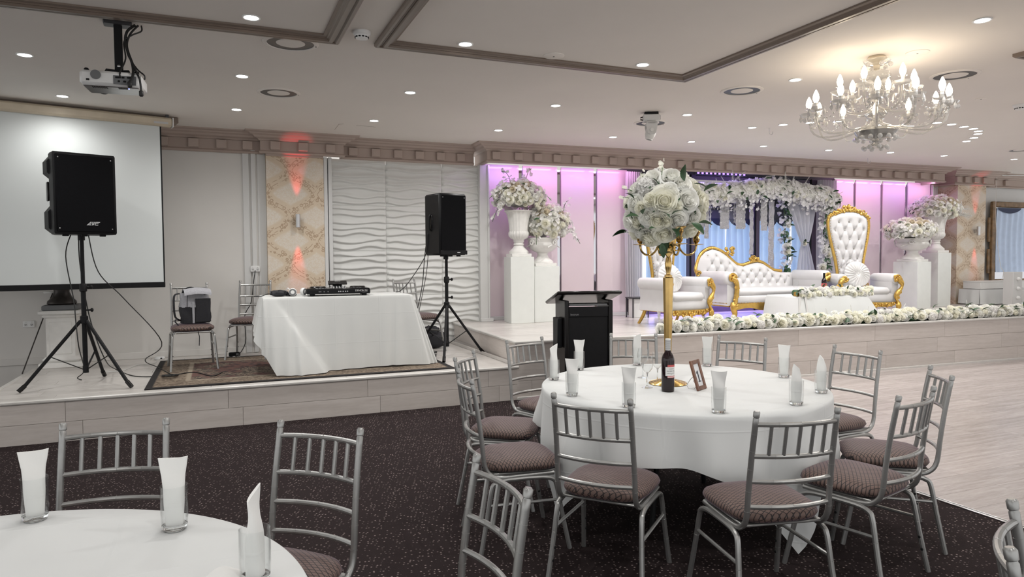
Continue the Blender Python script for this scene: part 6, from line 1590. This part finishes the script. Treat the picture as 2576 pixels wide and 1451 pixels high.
# plinths, urns and their flowers
def plinth(px, py, w, d, h, rz, label, slabw=.84):
    c = g(px, py, ZS); a = TH+rz; u_ = Vector((math.cos(a), math.sin(a), 0)); v_ = Vector((-math.sin(a), math.cos(a), 0)); c = c+u_*(w/2)+v_*(d/2)
    t = thing('flower_plinth', label, 'pedestal', c, a, 'white flower plinths on the stage')
    MB().box((0,0,h/2),(w,d,h), b=.004).build('shaft', M['pedestal'], t); MB().box((0,0,h+.022),(w*slabw,d*slabw,.044), b=.004).build('top_slab', M['plaster'], t)
    return c, a, h+.044
def tall_urn(c, a, z, s_, label):
    t = thing('tall_urn', label, 'urn', c+Vector((0,0,z)), a, 'white fluted urns'); t.scale = (s_, s_, s_)
    fl = lambda n, d: (lambda a_, z_: 1-d*abs(math.cos(n*a_/2))**3)
    MB().lathe([(.0001,0),(.14,0),(.14,.03),(.12,.05),(.085,.085),(.065,.12)], 48, rmod=fl(24,.06), caps=False).build('foot', M['plaster'], t, 60)
    m = MB(); m.lathe([(.065,.118),(.075,.125),(.075,.14),(.065,.15)], 40, caps=False); m.build('rope_ring', M['plaster'], t)
    MB().lathe([(.062,.148),(.07,.165),(.08,.18),(.075,.195),(.085,.205)], 40, caps=False).build('knop', M['plaster'], t)
    MB().lathe([(.08,.20),(.115,.215),(.145,.25),(.15,.29),(.14,.315)], 64, rmod=fl(20,.10), caps=False).build('lower_bowl', M['plaster'], t, 60)
    MB().lathe([(.138,.312),(.138,.34),(.142,.42),(.155,.50),(.175,.56),(.195,.595)], 64, rmod=fl(20,.07), caps=False).build('fluted_body', M['plaster'], t, 60)
    MB().lathe([(.19,.59),(.205,.597),(.207,.607),(.19,.612),(.16,.58),(.0001,.57)], 48, caps=False).build('rim', M['plaster'], t, 60); return t
def low_urn(c, a, z, s_, label):
    t = thing('low_urn', label, 'urn', c+Vector((0,0,z)), a, 'white bowl urns'); t.scale = (s_, s_, 1.0)
    MB().lathe([(.0001,0),(.15,0),(.15,.025),(.13,.04),(.09,.075),(.07,.115),(.075,.14),(.085,.15)], 40, caps=False).build('foot', M['plaster'], t, 60)
    MB().lathe([(.075,.148),(.12,.165),(.18,.20),(.212,.245),(.215,.275),(.20,.30)], 48, rmod=lambda a_, z_: 1-.03*abs(math.cos(9*a_))**4, caps=False).build('bowl', M['plaster'], t, 60)
    MB().lathe([(.198,.298),(.205,.32),(.225,.345),(.228,.36),(.205,.365),(.17,.33),(.0001,.32)], 48, caps=False).build('rim', M['plaster'], t, 60)
    for k in range(4):
        b_ = k*PI/2+.5; m = MB(); MM = Matrix.Rotation(b_+PI/2, 4, 'Z') @ Matrix.Translation((0, -.215, 0))
        pts = []
        for i in range(16): f = i/15; aa = 2*PI*1.3*f; pts.append(MM @ Vector(((.045*(1-.7*f))*math.cos(aa), -.012, .29+(.045*(1-.7*f))*math.sin(aa))))
        m.tube(pts, .010, 7); m.tube([MM @ Vector((x, -.004, .26-.25*x*x*8)) for x in (-.14,-.10,-.05)], .008, 6); m.build('scroll_handle', M['plaster'], t, 60)
    return t
def arrangement(c, rx, ry, rz, n, size, seed, label, lean=(0,0), cream=.14, sprays=(), feathers=()):
    t = thing('flower_arrangement', label, 'flowers', c); rnd = random.Random(seed)
    m = MB(); m.sph((lean[0]*.4, lean[1]*.4, rz*.25), (rx*.74, ry*.74, rz*.60), 16, 9); m.build('moss_core', M['mossy'], t, 180)
    cl = [Vector((rnd.uniform(-1,1), rnd.uniform(-1,.2), rnd.uniform(-.3,1))).normalized() for _ in range(2)]
    for i in range(n):
        z = 1-1.62*(i+.5)/n; a = i*2.39996+.3; q = math.sqrt(max(0, 1-z*z)); nn = Vector((q*math.cos(a), q*math.sin(a), z))
        k = rnd.uniform(.86, 1.08); p = Vector((nn.x*rx*k+lean[0]*max(0,z), nn.y*ry*k+lean[1]*max(0,z), rz*.25+nn.z*rz*k))
        cr_ = any((nn-c_).length < .45 for c_ in cl) and rnd.random() < .8
        child('rose', rnd.choice(ROSEC if cr_ else ROSES), t, p, nn+Vector((rnd.uniform(-.3,.3), rnd.uniform(-.3,.3), rnd.uniform(-.1,.3))), size*rnd.uniform(.8, 1.2), rnd.random()*6)
    bl = MB(); br = MB()
    for i in range(170):
        z = rnd.uniform(-.5, 1); a = rnd.random()*6.28; q = math.sqrt(max(0, 1-z*z)); nn = Vector((q*math.cos(a), q*math.sin(a), z)); k = rnd.uniform(.92, 1.16)
        blossom_into(bl, Vector((nn.x*rx*k+lean[0]*max(0,z), nn.y*ry*k+lean[1]*max(0,z), rz*.25+nn.z*rz*k)), nn+Vector((rnd.uniform(-.6,.6),)*3), rnd.uniform(.04, .07), rnd)
    for (a0, a1, n_) in sprays:
        a0, a1 = Vector(a0), Vector(a1); mid = (a0+a1)/2+Vector((0,0,.08)); pts = bez(a0, mid, mid, a1, 8); br.tube(pts, .004, 5)
        for i in range(n_):
            f = (i+.5)/n_; p = pts[int(f*8)]; blossom_into(bl, p+Vector((rnd.uniform(-.05,.05), rnd.uniform(-.05,.05), rnd.uniform(-.05,.05))), Vector((rnd.uniform(-1,1), rnd.uniform(-1.5,.2), rnd.uniform(-.6,1))), rnd.uniform(.045,.07), rnd)
    o = bl.build('blossom_sprays', M['blossom'], t, 180); o['kind'] = 'stuff'
    if br.v: o = br.build('branch', M['stem'], t, 180)
    for d, l_ in feathers:
        for k in range(4): leaf_at(t, Vector(d[0])+Vector((rnd.uniform(-.03,.03),)*3), Vector(d[1])+Vector((rnd.uniform(-.25,.25), rnd.uniform(-.25,.25), rnd.uniform(-.2,.2))), l_*rnd.uniform(.8,1.1), rnd, FERN, 'feather_leaf')
    for i in range(10):
        z = rnd.uniform(-.4, .7); a = rnd.random()*6.28; q = math.sqrt(1-z*z); nn = Vector((q*math.cos(a), q*math.sin(a), z)); leaf_at(t, Vector((nn.x*rx, nn.y*ry, rz*.25+nn.z*rz)), nn.cross(Vector((0,.3,1)))+nn*.3, rnd.uniform(.06,.09), rnd)
    return t
c, a, h = plinth(1286, 814, .345, .345, .935, R(-3), 'white square plinth under the tall fluted urn, first from the wave wall')
tall_urn(c, a, h, 1.0, 'tall white fluted urn by the wave panel wall')
arrangement(c+Vector((0,0,h+.74)), .36, .30, .24, 88, .118, 61, 'white rose arrangement in the tall urn by the wave panel wall', (0,0), .15, (((-.2,-.1,.1),(-.50,-.15,.02),26),((-.25,-.1,.0),(-.46,-.15,-.30),24),((.2,-.1,.1),(.46,-.12,.02),20),((-.1,0,.25),(-.30,-.1,.40),8),((.1,0,.25),(.16,-.1,.46),9)), ())
c, a, h = plinth(1345, 811, .385, .36, .80, R(-2), 'white square plinth under the bowl urn, second from the wave wall')
low_urn(c, a, h, 1.02, 'low white bowl urn next to the tall fluted urn')
arrangement(c+Vector((.06,-.02,h+.50)), .33, .30, .27, 84, .125, 62, 'white and cream rose arrangement in the low bowl urn by the lectern', (0,0), .3, (((.25,-.1,.0),(.48,-.12,-.22),26),((-.22,-.12,.0),(-.26,-.2,-.24),14),((.2,-.1,.2),(.30,-.1,.40),8)), ())
c, a, h = plinth(2307, 777, .40, .44, .815, R(9), 'white square plinth turned cornerwise under the bowl urn by the far throne')
low_urn(c, a, h, 1.22, 'low white bowl urn beside the far throne chair')
arrangement(c+Vector((-.08,-.02,h+.44)), .45, .36, .21, 80, .125, 63, 'white rose and feather arrangement in the bowl urn beside the far throne', (0,0), .1, (((-.3,-.1,.0),(-.55,-.2,-.10),20),), ((((-.30,-.1,.05),(-1,-.2,.35)),.28),(((.35,-.1,.05),(1,-.2,.2)),.26),(((-.36,-.1,-.02),(-1,-.3,-.2)),.22)))
c, a, h = plinth(2358, 771, .36, .36, .97, R(4), 'white square plinth under the tall urn before the far damask pilaster')
tall_urn(c, a, h, 1.02, 'tall white fluted urn before the far damask pilaster')
arrangement(c+Vector((-.02,0,h+.68)), .45, .34, .24, 80, .128, 64, 'white rose and feather arrangement in the tall urn before the far pilaster', (0,0), .2, (), ((((.35,-.1,.0),(1,-.2,-.15)),.34),(((.38,-.1,.08),(1,-.2,.15)),.32),(((-.35,-.1,.05),(-1,-.2,.1)),.28),(((-.38,-.1,-.02),(-1,-.2,-.2)),.26)))

# ------------------------------------------------------------------ floral arch, foil, drapes
TA = 2.28
def ap_(px, py, t_=TA): s_, z_ = ws(px, py, t_); return S(s_, t_, z_)
arch = thing('floral_arch', 'rectangular arch covered in white blossom behind the sofa', 'arch', ap_(1880, 700)); O_ = Vector(arch.location); ra = random.Random(17)
m = MB(); fl_, fr_ = ap_(1660, 450), ap_(2082, 470)
for p in (fl_, fr_): m.tube([Vector((p.x, p.y, ZS))-O_, p-O_], .018, 8)
m.tube([fl_-O_, fr_-O_], .018, 8); m.tube([fl_+SV*.3-O_, fr_+SV*.3-O_], .018, 8); m.build('frame', M['white'], arch, fix=False)
path = [ap_(*p) for p in ((1655,486),(1700,474),(1750,484),(1800,486),(1850,482),(1900,476),(1945,472),(1985,478),(2030,490),(2070,492),(2092,505))]
path = spline(path, 8); bl = MB(); core = MB(); core.tube([p-O_ for p in path], [.12]*len(path), 8); core.build('foliage_core', M['mossy'], arch, 180)
def mass(points, n, rad, sizes, drop=0.):
    for i in range(n):
        p = points[ra.randrange(len(points))]; d = Vector((ra.gauss(0,1), ra.gauss(0,1), ra.gauss(0,1))).normalized(); r_ = rad*ra.uniform(.75, 1.12); q = p+SU*d.x*r_*1.2+SV*d.y*r_*.8+Vector((0,0,d.z*r_-drop*ra.random()))
        blossom_into(bl, q-O_, d*.8-SV*.7+Vector((ra.uniform(-.4,.4),)*3), ra.uniform(*sizes), ra)
mass(path, 3400, .155, (.05,.085)); mass(path[8:], 700, .15, (.045,.07), .20)
legR = spline([ap_(2088,505), ap_(2078,540), ap_(2072,590), ap_(2077,640), ap_(2070,690), ap_(2074,735)], 6); legRefl = spline([ap_(1968,500,2.5), ap_(1976,560,2.5), ap_(1972,600,2.5), ap_(1982,640,2.5), ap_(1974,680,2.5), ap_(1978,720,2.5)], 6); legL = spline([ap_(1655,490), ap_(1660,560), ap_(1664,640), ap_(1660,700), ap_(1664,770)], 6)  # middle column is the far leg's mirror reflection, built as flowers
for lg_, nm in ((legR, 300), (legRefl, 170), (legL, 300)):
    mass(lg_, nm, .085, (.045,.08)); m = MB(); m.tube([p-O_ for p in lg_], .012, 6); m.build('vine', M['stem'], arch, 180)
o = bl.build('blossom_mass', M['blossom'], arch, 180); o['kind'] = 'stuff'
for i in range(64):
    p = path[ra.randrange(len(path))]; d = Vector((ra.uniform(-1,1), -.8, ra.uniform(-1,1))).normalized(); q = p+SU*d.x*.15-SV*.10+Vector((0,0,d.z*.15))
    child('rose', ra.choice(ROSES), arch, q-O_, d-SV*.5, ra.uniform(.07,.11), ra.random()*6)
for lg_, n1, n2 in ((legR,16,60),(legRefl,7,46),(legL,14,40)):
    for i in range(n1): p = lg_[ra.randrange(len(lg_))]; child('rose', ra.choice(ROSES), arch, p+SU*ra.uniform(-.09,.09)-SV*.07-O_, -SV+SU*ra.uniform(-.6,.6)+Vector((0,0,ra.uniform(-.3,.5))), ra.uniform(.09,.15), ra.random()*6)
    for i in range(n2): p = lg_[ra.randrange(len(lg_))]; leaf_at(arch, p-O_+SU*ra.uniform(-.03,.03)-SV*.03, SU*ra.uniform(-1,1)-SV*.4+Vector((0,0,ra.uniform(-.8,.6))), ra.uniform(.09,.16), ra)
for i in range(34): p = path[ra.randrange(len(path))]; leaf_at(arch, p-O_+SU*ra.uniform(-.15,.15)-SV*.12+Vector((0,0,ra.uniform(-.16,.16))), SU*ra.uniform(-1,1)-SV*.5+Vector((0,0,ra.uniform(-.6,.9))), ra.uniform(.07,.12), ra)
for i in range(14): p = path[10+ra.randrange(len(path)-14)]; leaf_at(arch, p-O_+SU*ra.uniform(-.1,.1)-SV*.14+Vector((0,0,ra.uniform(-.02,.18))), SU*ra.uniform(-1,1)-SV*.2+Vector((0,0,ra.uniform(0,1))), ra.uniform(.16,.24), ra, FERN, 'white_frond')
# foil strips
for i, (x0, x1, y0, y1, tt) in enumerate(((1773,1783,495,600,2.34),(1786,1789,500,572,2.36),(1812,1834,500,576,2.34),(1846,1849,500,560,2.36),(1851,1875,498,576,2.34),(1886,1895,498,640,2.36),(1752,1772,500,590,2.35),(1914,1930,500,580,2.34),(1934,1946,505,690,2.36))):
    a, b_ = ws(x0, y0, tt), ws(x1, y1, tt); m = SMB(); r2 = random.Random(i); ph = r2.random()*6
    m.grid(lambda u, v: (lerp(a[0], b_[0], u)+.003*math.sin(6*v+ph), tt+.004*math.sin(17*v+ph+2*u)+.006*math.sin(41*v+5*u), lerp(a[1], b_[1], v)), 4, 40)
    o = m.build('foil_streamer', M['foil'], smooth=60); tag(o, 'crinkled silver foil streamer under the arch, %s from the rose ball' % ('second','fourth','fifth','sixth','seventh','eighth','first, broad','ninth','last')[i], 'streamer', 'foil streamers')
# LED bar
a, b_ = ws(1750, 434, 2.40), ws(1876, 440, 2.40)
lb = thing('led_bar', 'slim violet LED bar under the stage cornice above the arch', 'light bar', S((a[0]+b_[0])/2, 2.40, (a[1]+b_[1])/2), TH); L_ = b_[0]-a[0]
MB().box((0,.015,0),(L_+.04,.05,.06), b=.008).build('housing', M['darkgrey'], lb)
for k in range(12): MB().box((-L_/2+L_*(k+.5)/12,-.014,0),(.040,.010,.034), b=.006).build('led_cell', M['led'], lb)
# sheer drapes
def drape_strip(name, rowsf, label, mat, n=26, nv=20, folds=7, amp=.03, cat='curtain'):
    m = SMB()
    def fn(u, v):
        s0_, s1_, z_, t_ = rowsf(v); return (lerp(s0_, s1_, u), t_+amp*math.sin(folds*2*PI*u+1.5*math.sin(4*v))*min(1,(s1_-s0_)/.3+.15), z_)
    m.grid(fn, n*2, nv); return tag(m.build(name, mat, smooth=180), label, cat)
k0, k1 = ws(1574,430,2.5)[0], ws(1613,430,2.5)[0]
drape_strip('sheer_curtain', lambda v: (k0, k1+.02*math.sin(3*v), lerp(2.90, ZS+.28, v), 2.5), 'white sheer curtain hanging at the near side of the stage opening', M['tulle'])
tq = 2.44
def rr_(v):
    if v < .62:
        f = v/.62; a = ws(lerp(1972,2016,f**.8), lerp(500,612,f), tq); b_ = ws(lerp(2056,2034,f**1.6), lerp(500,612,f), tq)
    else:
        f = (v-.62)/.38; a = ws(lerp(2016,2000,f), lerp(612,700,f), tq); b_ = ws(lerp(2034,2052,f), lerp(612,700,f), tq)
    return (a[0], b_[0], a[1], tq)
drape_strip('tied_curtain', rr_, 'white sheer curtain tied back with a flower at the far side of the opening', M['tulle'], nv=34, folds=5, amp=.025)
kk = ws(2024, 612, tq-.06); tf = thing('curtain_tie', 'grey green flower tie holding the sheer curtain back', 'tie', S(kk[0], tq-.07, kk[1]))
child('rose', ROSES[1], tf, (0,0,0), -SV, .10); 
for k in range(5): leaf_at(tf, (0,.01,0), SU*rg.uniform(-1,1)+Vector((0,-.3,rg.uniform(-1,.6))), .09, rg)
j0, j1 = ws(2060,440,2.5)[0], ws(2106,440,2.5)[0]
drape_strip('sheer_curtain', lambda v: (j0, j1+.03*math.sin(2.5*v), lerp(2.90, ZS+.05, v), 2.52), 'white sheer curtain behind the flowered leg beside the far throne', M['tulle'])
# blue curtains of the mirror reflection, modelled as cloth behind the panes
q0 = 2.98; zsw = ws(1800, 556, q0)[1]
def blue(px0, px1, label):
    a, b_ = ws(px0, 600, q0)[0], ws(px1, 600, q0)[0]
    m = SMB(); r3 = random.Random(px0); ph = r3.random()*6
    m.grid(lambda u, v: (lerp(a, b_, u), q0+.035*math.sin(2*PI*u*(b_-a)/.13+ph+.8*math.sin(3*v+ph)), lerp(zsw+.02, ZS+.05, v)), 70, 12)
    tag(m.build('blue_curtain', M['bluecurtain'], smooth=180), label, 'curtain')
    sw_ = SMB(); n = max(1, round((b_-a)/.40))
    for k in range(n):
        x0, x1 = lerp(a, b_, k/n), lerp(a, b_, (k+1)/n)
        sw_.grid(lambda u, v: (lerp(x0, x1, u), q0-.07-.025*math.sin(PI*u), zsw+.04-v*(.04+.09*math.sin(PI*u)**.7)-.0), 10, 5)
    o = sw_.build('navy_swag', M['navy'], smooth=180); tag(o, 'navy swag pelmet above the '+label, 'swag')
blue(1628, 1734, 'reflected blue curtain behind the glass nearest the rose ball'); blue(1742, 1826, 'reflected blue curtain in the middle pane, behind the sofa crest'); blue(1829, 1903, 'reflected blue curtain in the middle pane, beside the tall mullion'); blue(1908, 1985, 'reflected blue curtain behind the flowered column'); blue(1988, 2060, 'reflected blue curtain behind the tied white drape')

# small side stand by the near sheer curtain
a_, b_ = ws(1584, 770, 2.2), ws(1622, 770, 2.2)
ss = sthing('side_stand', 'small dark metal stand holding a white box beside the near throne', 'stand', (a_[0]+b_[0])/2, 2.2); w_ = b_[0]-a_[0]
for sx in (-1,1):
    for y in (-.10,.10): MB().tube([(sx*w_/2, y, 0), (sx*w_/2, y, .30)], .010, 8).build('leg', M['darkgrey'], ss)
MB().box((0,0,.305),(w_+.03,.24,.014), b=.003).build('shelf', M['darkgrey'], ss)
q = sthing('white_box', 'plain white marbled box standing inside the small metal stand', 'box', (a_[0]+b_[0])/2, 2.2); MB().box((0,0,.14),(w_-.05,.17,.28), b=.006).build('body', M['white'], q); MB().box((0,0,.285),(w_-.04,.18,.012), b=.003).build('lid', M['white'], q)

# ------------------------------------------------------------------ far right corner
f0, f1 = ws(2492, 600, 2.52)[0], ws(2600, 600, 2.52)[0]; zt_, zb_ = ws(2500, 507, 2.52)[1], ws(2500, 716, 2.52)[1]
mr = thing('framed_mirror', 'tall mirror in a worn brown frame on the far wall', 'mirror', S((f0+f1)/2, 2.52, (zt_+zb_)/2), TH); W_, H_ = f1-f0, zt_-zb_; fw_ = .11
for x, z, w, h in ((-W_/2+fw_/2,0,fw_,H_),(W_/2-fw_/2,0,fw_,H_),(0,H_/2-fw_/2,W_-2*fw_,fw_),(0,-H_/2+fw_/2,W_-2*fw_,fw_)): MB().box((x,0,z),(w,.06,h), b=.012).build('frame_bar', M['oldwood'], mr)
MB().box((0,.012,0),(W_-2*fw_,.01,H_-2*fw_)).build('mirror_glass', M['mirror'], mr, 0)
for k in range(3): MB().box((-W_/2-.035, .01, H_/2-.55-k*.62),(.07,.03,.48), b=.006).build('side_block', M['oldwood'], mr)
ix0, ix1 = f0+fw_, f1-fw_
m = SMB(); zc0, zc1 = zt_-fw_-.01, ws(2530, 684, 2.49)[1]
m.grid(lambda u, v: (lerp(ix0+.005, ix1-.005, u), 2.487+.010*math.sin(u*40+2*math.sin(3*v)), lerp(zc0, zc1, v)), 60, 10); tag(m.build('blue_curtain', M['bluecloth'], smooth=180), 'pale blue curtain hanging inside the brown mirror frame', 'curtain')
m = SMB(); m.grid(lambda u, v: (lerp(ix0+.01, lerp(ix0, ix1, .66), u), 2.470, zc0-v*(.02+.09*math.sin(PI*u)**.7)), 14, 4); tag(m.build('navy_swag', M['navy'], smooth=180), 'small navy scallop at the top of the brown mirror frame', 'swag')
gr = thing('wall_grille', 'grey louvred air grille high on the far wall', 'grille', S(ws(2600,478,2.615)[0], 2.615, ws(2562,478,2.615)[1]), TH)
MB().box((0,.006,0),(.48,.012,.16)).build('back_plate', M['bronze'], gr)
for k in range(5): MB().box((0,-.006,-.064+.032*k),(.48,.014,.018), b=.003).build('louvre', M['walllight'], gr)
# draped bench with boxes, marquee letter
d0, d1 = ws(2440, 750, 2.1)[0], ws(2600, 750, 2.1)[0]
bn = sthing('draped_bench', 'low bench covered by a pale cloth under the framed mirror', 'bench', (d0+d1)/2, 2.12)
MB().box((0,0,.14),(d1-d0-.06,.40,.28), b=.01).build('bench_body', M['walllight'], bn)
m = MB(); bw_ = (d1-d0)/2; m.grid(lambda u, v: (lerp(-bw_, bw_, u)*(1+.03*v), -.205-.03*v-.018*math.sin(u*34)*v, lerp(.29, .02, v)), 60, 6); m.grid(lambda u, v: (lerp(-bw_, bw_, u), lerp(-.205,.2,v), .291), 4, 2); m.grid(lambda u, v: (-bw_-.02*v-.015*math.sin(u*12)*v, lerp(.2,-.205,u), lerp(.29,.02,v)), 12, 6); m.build('cover_cloth', M['cloth'], bn, 70)
b0, b1 = ws(2448, 735, 2.05)[0], ws(2560, 735, 2.05)[0]
bx2 = sthing('flat_box', 'flat white box lying on the draped bench', 'box', (b0+b1)/2, 2.08, .298); MB().box((0,0,.065),(b1-b0,.34,.13), b=.005).build('body', M['white'], bx2); MB().box((0,0,.135),(b1-b0+.01,.35,.014), b=.003).build('lid', M['white'], bx2)
e0, e1 = ws(2548, 740, 1.40)[0], ws(2571, 740, 1.40)[0]; eh = ws(2540, 684, 1.45)[1]-ZS; ew = e1-e0
mq = sthing('marquee_letter', 'white wooden marquee letter with round bulbs at the edge of the stage', 'sign', (e0+e1)/2, 1.40)
MB().box((0,.09,eh/2),(ew,.18,eh), b=.005).build('stroke', M['walllight'], mq); MB().box((ew/2+.20,.09,eh*.30),(.40,.18,.22), b=.005).build('cross_stroke', M['walllight'], mq)
MB().box((ew/2+.50,.09,eh/2),(ew,.18,eh), b=.005).build('stroke', M['walllight'], mq)
for k in range(3): MB().sph((0, -.012, eh*(.80-.27*k)), .034, 12, 8).build('bulb', M['whitegloss'], mq, 180)
for k in range(2): MB().sph((ew/2+.12+.16*k, -.012, eh*.30), .034, 12, 8).build('bulb', M['whitegloss'], mq, 180)

# ------------------------------------------------------------------ lectern on the carpet before the stage
lx = g(1466, 960, .02); 
LYY = 6.30; lc = wy(1468, 850, LYY)
le = thing('lectern', 'black lectern with slanted top standing in front of the stage', 'lectern', (lc.x, LYY, 0), R(-22)+R(9)); 
hz = wy(1440, 757, LYY-.2).z
w = .50
for sx in (-1,1): MB().box((sx*(w/2-.022), 0, hz/2+.02), (.044, .40, hz-.04), b=.006).build('side_panel', M['blackgloss'], le)
MB().box((0,-.165,hz/2-.07),(w-.09,.03,hz-.18), b=.004).build('front_panel', M['black'], le); MB().box((0,-.17,hz-.115),(w-.09,.04,.10), b=.004).build('name_band', M['black'], le)
MB().box((0,-.10,hz-.045),(w-.10,.16,.02), b=.003).build('ledge', M['greypelmet'], le)
MB().box((0,.0,.02),(w+.06,.46,.04), b=.01).build('base', M['blackgloss'], le)
tp = MB(); tp.box((0,0,0),(w+.17,.56,.036), b=.012, M=Matrix.Translation((0,.03,hz+.02)) @ Matrix.Rotation(R(-13),4,'X')); tp.build('slanted_top', M['blackgloss'], le)
me = text_mesh('lectrum', .028, .0004); me.materials.append(M['greyink']); o = link('lettering', me, le); place(o, (-.145,-.1912,hz-.14), (PI/2,0,0))
MB().box((-w/2-.03,-.02,hz-.33),(.05,.20,.30), b=.006, M=Matrix.Rotation(R(0),4,'Y')).build('paper_holder', M['black'], le)
